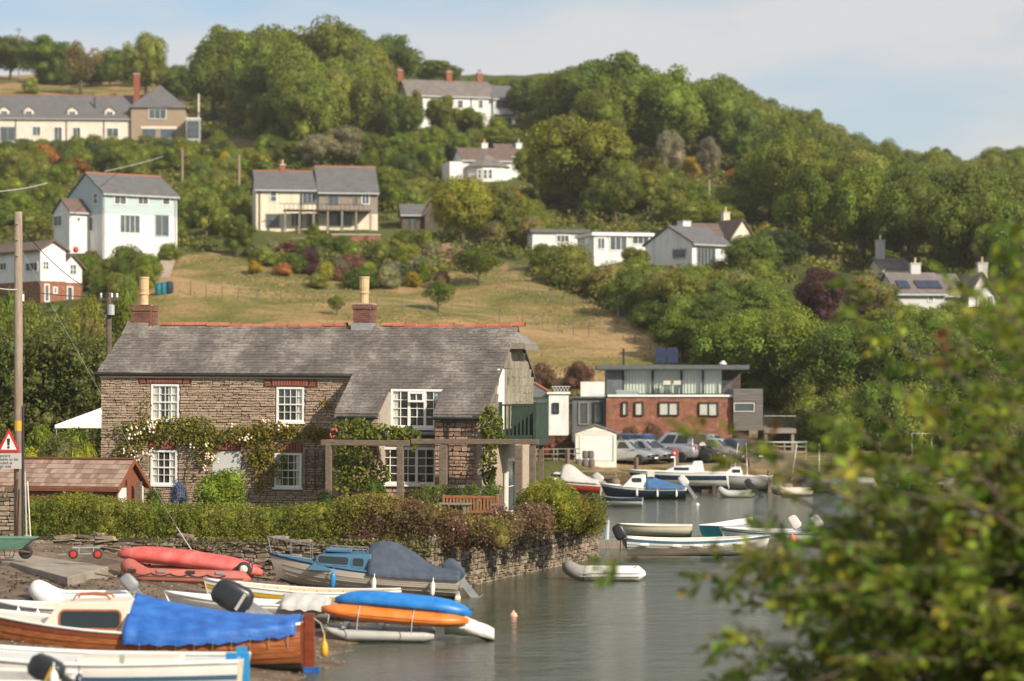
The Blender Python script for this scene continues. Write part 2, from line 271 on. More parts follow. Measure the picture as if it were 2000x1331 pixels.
pm('far_tile_brown', [(0.10, 0.065, 0.055), (0.16, 0.11, 0.09)], 1.5, 0.85, 0.3, 8)
pm('timber_grey', [(0.17, 0.145, 0.12), (0.30, 0.26, 0.215)], 3, 0.9, 0.5, 14, stretch=(4, 4, 0.5), isl=0.2)
pm('clad_grey', [(0.11, 0.098, 0.09), (0.19, 0.17, 0.155)], 2, 0.9, 0.3, 10, stretch=(0.4, 0.4, 9))
pm('beam', [(0.105, 0.078, 0.056), (0.215, 0.165, 0.118)], 5, 0.9, 0.6, 20, stretch=(0.6, 4, 4))
pm('pole_wood', [(0.19, 0.145, 0.11), (0.34, 0.27, 0.21)], 5, 0.9, 0.5, 18, stretch=(5, 5, 0.35))
pm('dark_wood', [(0.06, 0.045, 0.035), (0.12, 0.09, 0.07)], 4, 0.9, 0.4, 20)
pm('shed_red', [(0.15, 0.048, 0.024), (0.24, 0.082, 0.042)], 4, 0.8, 0.3, 20, stretch=(0.5, 3, 6), isl=0.15)
pm('shingle', [(0.17, 0.105, 0.075), (0.29, 0.20, 0.15), (0.36, 0.27, 0.21)], 6, 0.9, 0.3, 25, src='island')
pm('teak', [(0.26, 0.10, 0.045), (0.38, 0.17, 0.08)], 6, 0.75, 0.2, 20, isl=0.15)
pm('green_paint', [(0.020, 0.040, 0.027), (0.034, 0.060, 0.042)], 3, 0.7)
pm('lead', [(0.20, 0.21, 0.22), (0.30, 0.31, 0.32)], 3, 0.6)
pm('black_metal', [(0.015, 0.015, 0.017)], 1, 0.4)
pm('black_rubber', [(0.02, 0.02, 0.02), (0.035, 0.033, 0.03)], 8, 0.8)
pm('steel', [(0.6, 0.6, 0.6)], 2, 0.3, metal=0.9)
pm('galv', [(0.36, 0.37, 0.38), (0.48, 0.49, 0.5)], 5, 0.5, metal=0.4)
pm('concrete', [(0.21, 0.18, 0.145), (0.33, 0.285, 0.23)], 1.6, 0.95, 0.5, 14)
pm('beach', [(0.055, 0.038, 0.025), (0.125, 0.088, 0.055), (0.21, 0.155, 0.105)], 1.3, 0.95, 1.0, 7, detail=10)
pm('garden_soil', [(0.07, 0.075, 0.03), (0.11, 0.12, 0.045)], 2, 0.95)
pm('bank_soil', [(0.06, 0.07, 0.025), (0.10, 0.10, 0.04)], 1, 0.95)
pm('rock', [(0.10, 0.075, 0.055), (0.19, 0.145, 0.10), (0.28, 0.22, 0.16)], 2, 0.95, 0.6, 8, src='island')
pm('asphalt', [(0.20, 0.175, 0.15), (0.27, 0.24, 0.21)], 0.8, 0.95, 0.3, 12)
pm('bark', [(0.055, 0.042, 0.03), (0.13, 0.105, 0.08)], 3, 0.95, 0.7, 10, stretch=(3, 3, 0.5))
pm('twig', [(0.10, 0.075, 0.05), (0.2, 0.155, 0.11)], 5, 0.9)
pm('gel_white', [(0.66, 0.65, 0.61), (0.76, 0.75, 0.72)], 1.5, 0.3, spec=0.5)
pm('gel_cream', [(0.62, 0.56, 0.44), (0.72, 0.66, 0.54)], 1.5, 0.4)
pm('gel_grey', [(0.36, 0.36, 0.34), (0.46, 0.46, 0.44)], 2, 0.5)
pm('hull_pale', [(0.46, 0.40, 0.33), (0.58, 0.52, 0.44)], 1.5, 0.55, stretch=(0.4, 0.4, 3))
pm('boat_blue', [(0.035, 0.115, 0.20), (0.055, 0.16, 0.26)], 2, 0.4)
pm('navy', [(0.015, 0.03, 0.06), (0.025, 0.045, 0.08)], 2, 0.3)
pm('stripe_blue', [(0.05, 0.13, 0.22)], 2, 0.4)
pm('bright_blue', [(0.02, 0.22, 0.50)], 2, 0.4)
pm('teal', [(0.01, 0.13, 0.17), (0.02, 0.18, 0.22)], 2, 0.4)
pm('antifoul_red', [(0.16, 0.045, 0.035), (0.22, 0.07, 0.05)], 3, 0.7)
pm('antifoul_dark', [(0.035, 0.03, 0.03), (0.07, 0.06, 0.05)], 3, 0.85)
pm('hull_orange_red', [(0.42, 0.045, 0.018), (0.50, 0.07, 0.025)], 3, 0.35)
pm('varnish', [(0.20, 0.055, 0.018), (0.34, 0.11, 0.038), (0.42, 0.16, 0.06)], 3.5, 0.3, stretch=(0.5, 3, 7), isl=0.12, spec=0.5)
pm('varnish_dark', [(0.16, 0.035, 0.015), (0.24, 0.06, 0.025)], 3.5, 0.3, stretch=(1, 1, 5))
pm('tarp_blue', [(0.010, 0.075, 0.32), (0.018, 0.115, 0.43), (0.03, 0.15, 0.47)], 2.5, 0.5, 0.45, 5, stretch=(1, 1, 2.5))
pm('tarp_navy', [(0.035, 0.05, 0.08), (0.065, 0.085, 0.12)], 3, 0.8, 0.2, 30)
pm('tarp_mid', [(0.03, 0.10, 0.24), (0.05, 0.14, 0.3)], 3, 0.7)
pm('tarp_grey', [(0.42, 0.41, 0.39), (0.52, 0.51, 0.49)], 3, 0.85, 0.3, 9)
pm('tarp_white', [(0.56, 0.52, 0.48), (0.68, 0.64, 0.6)], 3, 0.85, 0.4, 7)
pm('kayak_blue', [(0.006, 0.13, 0.42), (0.010, 0.17, 0.52), (0.03, 0.2, 0.52)], 3, 0.42, 0.05, 20, detail=9)
pm('kayak_orange', [(0.60, 0.13, 0.012), (0.70, 0.18, 0.02), (0.7, 0.22, 0.05)], 3, 0.45, 0.05, 20, detail=9)
pm('kayak_red', [(0.45, 0.06, 0.055), (0.55, 0.10, 0.09), (0.58, 0.16, 0.14)], 3, 0.6, 0.05, 20, detail=9)
pm('rib_red', [(0.36, 0.085, 0.065), (0.46, 0.15, 0.12)], 2, 0.75)
pm('rib_stripe', [(0.16, 0.09, 0.055)], 2, 0.8)
pm('pvc_white', [(0.70, 0.68, 0.64), (0.78, 0.76, 0.73)], 2, 0.5)
pm('pvc_grey', [(0.24, 0.23, 0.22), (0.3, 0.29, 0.28)], 2, 0.6)
pm('pvc_beige', [(0.42, 0.36, 0.28), (0.54, 0.47, 0.38)], 2, 0.7)
pm('yellow_wood', [(0.52, 0.42, 0.24), (0.66, 0.56, 0.36)], 4, 0.6, isl=0.2)
pm('yellow', [(0.58, 0.36, 0.02)], 2, 0.5)
pm('cowl_black', [(0.016, 0.018, 0.022), (0.03, 0.033, 0.038)], 3, 0.35)
pm('cowl_grey', [(0.2, 0.21, 0.22), (0.3, 0.31, 0.32)], 3, 0.5)
pm('red', [(0.50, 0.03, 0.025)], 2, 0.5)
pm('sign_red', [(0.48, 0.02, 0.025)], 2, 0.5)
pm('sign_white', [(0.68, 0.66, 0.64)], 2, 0.5)
pm('sign_grey', [(0.42, 0.41, 0.40)], 2, 0.6)
pm('ink', [(0.02, 0.02, 0.025)], 2, 0.6)
pm('buoy', [(0.62, 0.16, 0.08)], 2, 0.5)
pm('buoy_pink', [(0.75, 0.38, 0.28)], 2, 0.5)
pm('barrow_green', [(0.09, 0.20, 0.15), (0.13, 0.25, 0.19)], 4, 0.6)
pm('rust', [(0.16, 0.06, 0.03), (0.25, 0.11, 0.06)], 8, 0.9)
pm('zinc', [(0.085, 0.095, 0.10), (0.12, 0.13, 0.135)], 2, 0.5)
pm('solar', [(0.012, 0.02, 0.05), (0.02, 0.03, 0.065)], 2, 0.15)
pm('grey_lintel', [(0.5, 0.49, 0.46)], 2, 0.8)
pm('cream_board', [(0.68, 0.65, 0.56), (0.74, 0.71, 0.63)], 2, 0.7)
pm('car_silver', [(0.42, 0.44, 0.46)], 2, 0.25, metal=0.6, coat=0.5)
pm('car_blue', [(0.04, 0.09, 0.22)], 2, 0.25, metal=0.4, coat=0.5)
pm('car_black', [(0.012, 0.013, 0.015)], 2, 0.2, coat=0.5)
pm('car_navy', [(0.02, 0.03, 0.055)], 2, 0.25, coat=0.5)
pm('car_glass', [(0.02, 0.028, 0.032)], 2, 0.06)
pm('lamp_glass', [(0.6, 0.62, 0.64)], 2, 0.1)
pm('tail_red', [(0.45, 0.02, 0.02)], 2, 0.2)
pm('rose', [(0.72, 0.56, 0.40), (0.78, 0.68, 0.55)], 9, 0.8)
pm('rose_pink', [(0.60, 0.10, 0.13)], 9, 0.8)
pm('tree_wire', [(0.5, 0.48, 0.45)], 2, 0.6)
pm('cable', [(0.03, 0.03, 0.03)], 2, 0.7)
pm('path', [(0.30, 0.23, 0.17), (0.4, 0.32, 0.24)], 2, 0.95)
pm('earth_red', [(0.22, 0.11, 0.07), (0.3, 0.16, 0.1)], 1.5, 0.95, 0.5, 6)
# ---------------------------------------------------------------- terrain, water, beach, quay
def ss(a, b, x): t = np.clip((np.asarray(x, float)-a)/(b-a), 0, 1); return t*t*(3-2*t)
PY = [97, 148, 152, 155, 159, 163, 178, 184, 190, 212, 250, 270, 330, 380, 400, 450, 520, 600, 900, 1500]
PZ = [-1.8, -1.8, -0.1, 0.35, 1.15, 1.4, 2.0, 4.2, 6.8, 11.1, 18.9, 22.3, 32, 42, 46, 57.5, 69, 75, 86, 60]
def bumps(X, Y, a=1.0):
    return a*(0.35*np.sin(X*0.21+1.3)*np.sin(Y*0.17)+0.25*np.sin(X*0.43+Y*0.31)+0.12*np.sin(X*0.93-Y*0.71+2))
def H(X, Y):
    X = np.asarray(X, float); Y = np.asarray(Y, float)
    hill = np.interp(Y, PY, PZ); s = 1-0.36*ss(15, 75, X)*ss(165, 230, Y)
    z = np.where(hill > 2, 2+(hill-2)*s, hill)
    left = np.maximum(1.75, z)
    k = 1-ss(1.6, 3.2, X-np.clip((Y-140)*0.1, 0, 2))
    z = z*(1-k)+left*k
    return z+bumps(X, Y, ss(185, 230, Y))
def ground_hit(px, py, y0=100.0, y1=1400.0):
    Y = np.arange(y0, y1, 0.5); z = CH-(py-HY)*Y/F; h = H((px-CX)*Y/F, Y)
    w = np.nonzero(h >= z)[0]
    d = float(Y[w[0]]) if len(w) else y1
    return d
def G(px, py, y0=100.0):
    d = ground_hit(px, py, y0); p = P(px, py, d); p.z = float(H(p.x, p.y)); return p
def inpoly(px, py, poly):
    c = np.zeros(px.shape, bool); n = len(poly); j = n-1
    for i in range(n):
        (xi, yi), (xj, yj) = poly[i], poly[j]
        c ^= ((yi > py) != (yj > py)) & (px < (xj-xi)*(py-yi)/((yj-yi) or 1e-9)+xi); j = i
    return c
FIELDS = [[(285, 500), (480, 498), (560, 530), (700, 560), (860, 545), (985, 512), (1040, 545), (1160, 590), (1345, 690), (1345, 760), (1100, 760), (200, 760), (240, 600)],
          [(-200, 120), (330, 150), (400, 240), (380, 280), (470, 265), (560, 300), (400, 300), (330, 190), (-200, 200)]]
xs = np.concatenate([np.arange(-330, -62, 6), np.arange(-62, 92, 1.3), np.arange(92, 420, 6)]); ys = np.concatenate([np.arange(97, 290, 1.3), np.arange(290, 480, 2.2), np.arange(480, 1400, 14)])
GX, GY = np.meshgrid(xs, ys); GZ = H(GX, GY)
V = np.stack([GX, GY, GZ], -1).reshape(-1, 3); nx, ny = len(xs), len(ys)
idx = np.arange(nx*ny).reshape(ny, nx); Fq = np.stack([idx[:-1, :-1], idx[:-1, 1:], idx[1:, 1:], idx[1:, :-1]], -1).reshape(-1, 4)
vx = CX+V[:, 0]*F/V[:, 1]+6*np.sin(V[:, 1]*0.9); vy = HY-(V[:, 2]-CH)*F/V[:, 1]+5*np.sin(V[:, 0]*0.8)
dry = (inpoly(vx, vy, FIELDS[0]) | inpoly(vx, vy, FIELDS[1])) & (V[:, 1] > 180)
shore = ss(157, 160, V[:, 1])*(1-ss(181, 186, V[:, 1]))*ss(2, 5, V[:, 0])
col = np.stack([np.maximum(dry, (shore > 0.1)*0.9), shore*ss(160.5, 162, V[:, 1])*0.85*(1-ss(16, 20, V[:, 0])), (1-ss(0.5, 1.25, V[:, 2]))], -1)
tag(link('hillside', np_mesh('hillside', V, Fq, 'terrain', col, True)), kind='structure')
w = MB(); w.add([(-60, 20, 0), (150, 20, 0), (150, 160, 0), (-60, 160, 0)], [(0, 1, 2, 3)]); tag(w.build('water', 'water'), kind='structure')
def beach_z(X, Y):
    X = np.asarray(X, float); Y = np.asarray(Y, float)
    z = 0.102*(-X-2.6-(79-Y)*0.085)+0.03*np.sin(X*1.7+Y)+0.025*np.sin(Y*2.3-X*0.9)+0.012*np.sin(X*6.1)*np.sin(Y*5.3)
    return np.clip(z, -1.6, 1.75)
xs = np.arange(-48, 3, 0.3); ys = np.arange(28, 86, 0.3); GX, GY = np.meshgrid(xs, ys); GZ = beach_z(GX, GY)+rng.normal(0, 0.012, GX.shape)
nx, ny = len(xs), len(ys); idx = np.arange(nx*ny).reshape(ny, nx); Fq = np.stack([idx[:-1, :-1], idx[:-1, 1:], idx[1:, 1:], idx[1:, :-1]], -1).reshape(-1, 4)
tag(link('beach', np_mesh('beach', np.stack([GX, GY, GZ], -1).reshape(-1, 3), Fq, 'beach', smooth=True)), kind='structure')
b = MB(); rows = []
for y, z in ((-30, 4.9), (8, 4.9), (16, 3.7), (25, 2.4), (34, 0.9), (40, -0.4)): rows.append([(x, y, z+0.15*math.sin(x*0.9+y)) for x in range(-60, 70, 5)])
b.rings(rows); tag(b.build('near_bank', 'bank_soil', smooth=True), kind='structure')
# slipway slab of concrete on the beach
def zp(px, py, z): d = F*(CH-z)/(py-HY); return P(px, py, d)
s = MB(); top = [zp(-60, 1066, 1.36), zp(212, 1107, 1.2), zp(132, 1128, 1.14), zp(20, 1098, 1.3), zp(-60, 1090, 1.35)]
s.add([tuple(p) for p in top]+[(p.x, p.y, p.z-0.7) for p in top], [(4, 3, 2, 1, 0), (0, 1, 6, 5), (1, 2, 7, 6), (2, 3, 8, 7), (3, 4, 9, 8)])
tag(s.build('slipway', 'concrete', bevel=0.03), kind='structure')
# quay: A left end, B corner, Cq right end, D back
QA, QB, QC = Vector((-17.5, 83.6)), Vector((-2.45, 79.0)), Vector((3.15, 95.5)); QT = 1.58
g = MB(); g.add([(-48, 83.8, 1.5), (QA.x, QA.y+.3, 1.5), (QB.x-.1, QB.y+.35, 1.5), (QC.x-.35, QC.y, 1.5), (QC.x-.3, 99, 1.8), (-48, 99, 2.0)], [(0, 1, 2, 3, 4, 5)])
tag(g.build('garden', 'garden_soil'), kind='structure')
# stones: a handful of chamfered blocks, shared
def stone_protos(name, m, k=8, seed=1):
    r = random.Random(seed); out = []
    for i in range(k):
        mb = MB(); n = 8; c = [r.uniform(0.06, 0.22) for _ in range(4)]; q = []
        for (sx, sz), cc in zip(((-1, -1), (1, -1), (1, 1), (-1, 1)), c):
            a = (sx*(0.5-cc*0.6), sz*0.5); b_ = (sx*0.5, sz*(0.5-cc)); q += [a, b_] if sx*sz > 0 and sx > 0 or (sx < 0 and sz < 0 and False) else [b_, a]
        ang = sorted(q, key=lambda p: math.atan2(p[1], p[0]))
        fr = [(x*r.uniform(.84, .95), -0.5+r.uniform(-.07, .07), z*r.uniform(.80, .93)) for x, z in ang]; bk = [(x, 0.0, z) for x, z in ang]; bb = [(x, 0.5, z) for x, z in ang]
        mb.rings([bb, bk, fr], close=True, capb=True)
        out.append(mb.mesh(name, m))
    return out
def mesh_arr(me):
    v = np.empty(len(me.vertices)*3, np.float32); me.vertices.foreach_get('co', v); return v.reshape(-1, 3), [tuple(p.vertices) for p in me.polygons]
def stones(parent, name, protos, specs, most, matname, plane, rj=.03):
    """specs: (u, v, w, h, depth); plane(u, v) gives location and turn; the largest become parts, the rest one joined part"""
    specs = sorted(specs, key=lambda s_: -s_[2]*s_[3]); jm = MB()
    arr = [mesh_arr(p) for p in protos]
    for i, (u, v, w_, h_, d_) in enumerate(specs):
        loc, rz = plane(u+w_/2, v+h_/2); rot = (0, random.uniform(-rj, rj), rz+random.uniform(-rj, rj)*1.2); sc_ = (w_*0.99, d_, h_*1.0); k = random.randrange(len(protos))
        if i < most: link(name, protos[k], parent, loc, rot, sc_)
        else:
            M = Matrix.Translation(loc) @ Matrix.Rotation(rot[2], 4, 'Z') @ Matrix.Rotation(rot[1], 4, 'Y') @ Matrix.Diagonal((*sc_, 1))
            jm.add([tuple(q) for q in arr[k][0]], arr[k][1], 0, M)
    if jm.v: tag(jm.build(name+'work', matname, parent), kind='stuff')
def rubble(u0, u1, v0, v1, hs=(0.09, 0.17), ws=(0.18, 0.5), dep=0.07, holes=(), seed=3, top=None):
    r = random.Random(seed); out = []; v = v0
    while v < v1-0.03:
        h = min(r.uniform(*hs), v1-v); u = u0-r.uniform(0, .2)
        while u < u1-0.02:
            w_ = r.uniform(*ws)*(1 if r.random() > .15 else 0.5); a, b_ = max(u, u0), min(u+w_, u1); u += w_
            hh = h*r.uniform(.75, 1.0); zz = v+(h-hh)*r.random()
            segs = [(a, b_)]
            for (x0, z0, x1, z1) in holes:
                if zz+hh > z0 and zz < z1:
                    ns = []
                    for p, q in segs:
                        if q <= x0 or p >= x1: ns.append((p, q))
                        else:
                            if p < x0: ns.append((p, x0))
                            if q > x1: ns.append((x1, q))
                    segs = ns
            for p, q in segs:
                if q-p > 0.05 and (top is None or zz+hh < top((p+q)/2)): out.append((p, zz, q-p, hh, dep*r.uniform(.5, 1.5)))
        v += h
    return out
qw = thing('quay_wall', 'dry stone quay wall holding up the cottage garden at the waterside', 'stone wall', (QB.x, QB.y, 0))
fill = MB(); 
fill.prism([(QA.x-QB.x, QA.y-QB.y+.1), (0.06, 0.1), (QC.x-QB.x-.08, QC.y-QB.y), (QC.x-QB.x-.9, QC.y-QB.y), (-.6, .9), (QA.x-QB.x, QA.y-QB.y+1)], -1.5, 1.52, 'z')
fill.build('core', 'quay_fill', qw)
d1 = QB-QA; l1 = d1.length; a1 = math.atan2(d1.y, d1.x); d2 = QC-QB; l2 = d2.length; a2 = math.atan2(d2.y, d2.x)
qp = stone_protos('stone', 'quay_stone', 8, 5)
sp = []
base1 = lambda u: float(beach_z(QA.x+d1.x*u/l1, QA.y+d1.y*u/l1))-0.1
wob = lambda u: QT+0.10*math.sin(u*1.9)+0.07*math.sin(u*4.3+1)
def keep(s_): return s_[1]+s_[3] > base1(s_[0])
pl = lambda o, d, l, a: (lambda u, v: ((o.x+d.x*u/l-QB.x, o.y+d.y*u/l-QB.y, v), a))
f1 = [s_ for s_ in rubble(0, l1+.05, -0.35, QT+.12, (.05, .18), (.12, .8), .2, seed=11, top=wob) if keep(s_)]
f2 = rubble(-.05, l2, -0.35, QT+.15, (.05, .2), (.09, .36), .26, seed=12, top=lambda u: wob(u+3)+.08)
q_all = [(1, s_) for s_ in f1]+[(2, s_) for s_ in f2]
# one list, both faces: u beyond l1 runs along the second face
specs = [s_ for s_ in f1]+[(s_[0]+100, *s_[1:]) for s_ in f2]
p1, p2 = pl(QA, d1, l1, a1), pl(QB, d2, l2, a2)
stones(qw, 'stone', qp, specs, 300, 'quay_stone', lambda u, v: p1(u, v) if u < 60 else p2(u-100, v), .11)
# upright coping stones of the right face
cp = stone_protos('coping_stone', 'pale_stone', 5, 9); u = 0.1
while u < l2-.1:
    w_ = random.uniform(.16, .34); loc, rz = p2(u+w_/2, QT+.06); link('coping_stone', random.choice(cp), qw, loc, (0, random.uniform(-.2, .2), rz), (w_*.95, .34, random.uniform(.22, .42))); u += w_
# ---------------------------------------------------------------- foliage tools
def cards(Pt, Nr, size, col, asp=0.62, jit=0.6):
    n = len(Pt); Nr = Nr+rng.normal(0, jit, (n, 3)); Nr /= np.linalg.norm(Nr, axis=1, keepdims=True)+1e-9
    A = rng.normal(0, 1, (n, 3)); A -= Nr*(A*Nr).sum(1, keepdims=True); A /= np.linalg.norm(A, axis=1, keepdims=True)+1e-9; B = np.cross(Nr, A)
    s_ = (np.asarray(size)*rng.uniform(.65, 1.35, n))[:, None]
    q = np.stack([Pt-A*s_*.5, Pt+B*s_*asp*.5+Nr*s_*.08, Pt+A*s_*.5-Nr*s_*.08, Pt-B*s_*asp*.5+Nr*s_*.08], 1).reshape(-1, 3)
    return q, np.arange(n*4).reshape(-1, 4), np.repeat(np.asarray(col, float)*np.ones((n, 3)), 4, 0)
def join(parts):
    V, Fc, Cc, b_ = [], [], [], 0
    for v, f, c in parts: V.append(v); Fc.append(f+b_); Cc.append(c); b_ += len(v)
    return np.concatenate(V), np.concatenate(Fc), np.concatenate(Cc)
def ball(c, r, col, nu=8, nv=5):
    th = np.linspace(0, 2*np.pi, nu, endpoint=False); ph = np.linspace(0.02, np.pi-.02, nv)
    v = np.array([[math.sin(p)*math.cos(t), math.sin(p)*math.sin(t), math.cos(p)] for p in ph for t in th])*r*(1+rng.normal(0, .06, (nu*nv, 1)))+np.asarray(c)
    f = np.array([[i*nu+j, i*nu+(j+1) % nu, (i+1)*nu+(j+1) % nu, (i+1)*nu+j] for i in range(nv-1) for j in range(nu)])
    return v, f, np.ones((len(v), 3))*col
def blob_foliage(lobes, n, size, tints=None, jit=0.6, core=0.74, asp=0.62, sc_=(.78, 1.13)):
    """lobes: (centre, radius); leaves lie on the outside of the lobes, scattered in and out"""
    Cn = np.array([l[0] for l in lobes], float); Rr = np.array([l[1] for l in lobes], float); k = len(lobes)
    fn = tints if callable(tints) else None; T = np.ones((k, 3)) if (tints is None or fn) else np.asarray(tints, float)
    if fn: T = fn(Cn)
    pick = rng.choice(k, n, p=Rr**2/(Rr**2).sum()); d = rng.normal(0, 1, (n, 3)); d[:, 2] += 0.25; d /= np.linalg.norm(d, axis=1, keepdims=True)
    p = Cn[pick]+d*Rr[pick][:, None]*rng.uniform(*sc_, n)[:, None]
    ok = np.ones(n, bool)
    for i in range(k): ok &= ~((np.linalg.norm(p-Cn[i], axis=1) < Rr[i]*0.72) & (pick != i))
    p, d, pick = p[ok], d[ok], pick[ok]
    parts = [cards(p, d, size, fn(p) if fn else T[pick], asp, jit)]
    if core: parts += [ball(Cn[i], Rr[i]*core, T[i]) for i in range(k)]
    return join(parts)
def palette(cols, scale=1.3, seed=0, jit=.22, extra=None):
    cols = np.asarray(cols, float); r = np.random.default_rng(seed); W = r.normal(0, scale, (len(cols), 3, 3)); ph = r.uniform(0, 6.28, (len(cols), 3))
    def fn(p):
        p = np.asarray(p); s_ = np.stack([sum(np.sin(p @ W[i, j]*(1+j)+ph[i, j])/(1+.6*j) for j in range(3)) for i in range(len(cols))], 1)
        if extra is not None: s_ = s_+extra(p)
        s_ = s_+r.normal(0, .55, s_.shape); w_ = np.exp(2.6*s_); w_ /= w_.sum(1, keepdims=True); return (w_ @ cols)*r.uniform(1-jit, 1+jit, (len(p), 1))
    return fn
def lobes_for(shape, seed, nl=20):
    r = np.random.default_rng(seed); L_ = []; T = []
    for i in range(nl):
        d = r.normal(0, 1, 3); d /= np.linalg.norm(d)
        if shape == 'round': c0, rad, rr = (0, 0, .54), (.52, .52, .48), r.choice([r.uniform(.08, .13), r.uniform(.13, .22)])
        elif shape == 'tall': c0, rad, rr = (0, 0, .52), (.5, .5, .5), r.uniform(.14, .22)
        elif shape == 'open': c0, rad, rr = (0, 0, .58), (.52, .52, .42), r.uniform(.09, .17)
        elif shape == 'cone': c0, rad, rr = (0, 0, .45), (.5, .5, .5), r.uniform(.12, .2)
        else: c0, rad, rr = (0, 0, .15), (.5, .5, .85), r.uniform(.16, .27); d[2] = abs(d[2])
        f = r.uniform(.55, 1.1)
        c = [c0[j]+d[j]*max(0.02, rad[j]-rr)*f for j in range(3)]
        if shape == 'cone': k_ = 1.05-0.85*np.clip(c[2], 0, 1); c[0] *= k_; c[1] *= k_; rr *= (1.15-.55*c[2])
        if shape == 'tall': k_ = 1-0.45*abs(c[2]-.4); c[0] *= k_; c[1] *= k_
        L_.append((c, rr)); t = r.uniform(.8, 1.28); T.append((t*r.uniform(.92, 1.1), t, t*r.uniform(.75, 1.2)))
    L_.append(((0, 0, .5 if shape != 'dome' else .3), .27)); T.append((1, 1, 1))
    return L_, T
CROWN = {}
for shape, k, n, size in (('round', 5, 15000, .033), ('tall', 2, 12000, .036), ('open', 2, 7000, .038), ('dome', 4, 8000, .043)):
    for i in range(k):
        Lb, Tn = lobes_for(shape, 100+i*7+len(shape), 44 if shape == 'round' else 26)
        v, f, c = blob_foliage(Lb, n, size, Tn, core=0.66 if shape != 'open' else 0.3)
        CROWN.setdefault(shape, []).append(np_mesh('crown', v, f, 'leaf', c))
def trunk_proto(seed, low=False):
    r = random.Random(seed); m = MB()
    m.tube([(0, 0, -.04), (.012, 0, .15), (-.01, .01, .35), (.01, -.01, .62)], [.045, .032, .025, .010], 8)
    for i in range(6):
        a = i*1.05+r.random(); z = r.uniform(.16, .42)
        m.tube([(0, 0, z), (math.cos(a)*.13, math.sin(a)*.13, z+.12), (math.cos(a)*.28, math.sin(a)*.28, z+.3)], [.016, .011, .004], 5)
    return m.mesh('trunk', 'bark', True)
TRUNK = [trunk_proto(i) for i in range(3)]
def tree(p, w_, h_, colr, label, shape='round', group=None, name='tree', lift=0.1, tk=1.0):
    t = thing(name, label, 'tree', p, random.uniform(0, 6.28), group)
    link('trunk', random.choice(TRUNK), t, scale=(h_*.8*tk, h_*.8*tk, h_))
    c = link('crown', random.choice(CROWN[shape]), t, (0, 0, h_*lift), scale=(w_, w_*random.uniform(.85, 1), h_*(1-lift))); c.color = (*colr, 1)
    return t
def shrub(p, w_, h_, colr, label, group=None, name='shrub', shape='dome', cat='shrub'):
    c = link(name, random.choice(CROWN[shape]), None, p, (0, 0, random.uniform(0, 6.28)), (w_, w_*random.uniform(.75, 1), h_)); c.color = (*colr, 1)
    return tag(c, label, cat, group)
# ---------------------------------------------------------------- the cottage
def hit(root, px, py, y=None, x=None):
    """where the sight line of a photograph pixel meets the plane local y (or x) of a thing"""
    rz = root.rotation_euler[2]; o = Vector((0, 0, CH))-Vector(root.location); d = Vector((px-CX, F, -(py-HY)))
    c, s_ = math.cos(-rz), math.sin(-rz); o = Vector((c*o.x-s_*o.y, s_*o.x+c*o.y, o.z)); d = Vector((c*d.x-s_*d.y, s_*d.x+c*d.y, d.z))
    t = (y-o.y)/d.y if y is not None else (x-o.x)/d.x
    return o+d*t
PANE = MB().add([(0, 0, 0), (1, 0, 0), (1, 0, 1), (0, 0, 1)], [(0, 1, 2, 3)]).mesh('pane', 'glass'); FPANE = MB().box(0, 0, 0, 1, 0.03, 1).mesh('pane', 'far_glass')
FACE = {'F': 0, 'R': R(90), 'L': R(-90), 'B': R(180)}
def window(parent, loc, w_, h_, cols=2, rows=2, rz=0.0, frame='white', fw=0.06, bar=0.025, lights=1, curtain=None, sill='white', far=False, dep=0.1, rail=None, name='window'):
    """a window lying in its own x-z plane, looking along -y: frame with glazing bars, panes, room behind"""
    m = MB(); q = fw
    m.box(0, -dep*.35, 0, w_, dep*.5, q); m.box(0, -dep*.35, h_-q, w_, dep*.5, h_); m.box(0, -dep*.35, q, q, dep*.5, h_-q); m.box(w_-q, -dep*.35, q, w_, dep*.5, h_-q)
    lw = (w_-2*q)/lights; rects = []
    for l in range(lights):
        a = q+l*lw
        if l: m.box(a-q*.5, -dep*.3, q, a+q*.5, dep*.5, h_-q)
        c0, c1 = a+(q*.5 if l else 0), a+lw-(q*.5 if l < lights-1 else 0)
        cw, rh = (c1-c0)/cols, (h_-2*q)/rows
        for i in range(1, cols): m.box(c0+i*cw-bar/2, -dep*.12, q, c0+i*cw+bar/2, dep*.3, h_-q)
        for j in range(1, rows):
            bb = bar*(2.2 if rail == j else 1); m.box(c0, -dep*(.14 if rail != j else .25), q+j*rh-bb/2, c1, dep*.3, q+j*rh+bb/2)
        rects += [(c0+i*cw+bar*.4, q+j*rh+bar*.4, cw-bar*.8, rh-bar*.8) for i in range(cols) for j in range(rows)]
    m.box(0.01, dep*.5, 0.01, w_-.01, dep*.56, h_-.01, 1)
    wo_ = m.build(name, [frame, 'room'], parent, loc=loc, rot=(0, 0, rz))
    for x, z, a, b_ in rects: link('pane', FPANE if far else PANE, wo_, (x, dep*.08, z), scale=(a, 1 if not far else .6, b_))
    if sill: MB().box(-.06, -dep*1.1, -.07, w_+.06, dep*.4, -.003).build('sill', sill, wo_)
    if curtain:
        for a, b_ in curtain:
            k = MB(); n = max(4, int((b_-a)*w_/.05)); xs_ = [w_*(a+(b_-a)*i/n) for i in range(n+1)]
            k.rings([[(x, dep*.3+.012*(i % 2), q) for i, x in enumerate(xs_)], [(x, dep*.3+.012*(i % 2), h_-q) for i, x in enumerate(xs_)]]); k.build('curtain', 'curtain', wo_)
    return wo_
cz = 1.9; c0 = P(197, 800, 93.8)
cot = thing('cottage', 'long stone cottage with weathered slate roof and two brick chimneys on the quay', 'cottage', (c0.x, c0.y, cz), R(-11), ry=R(0.35))
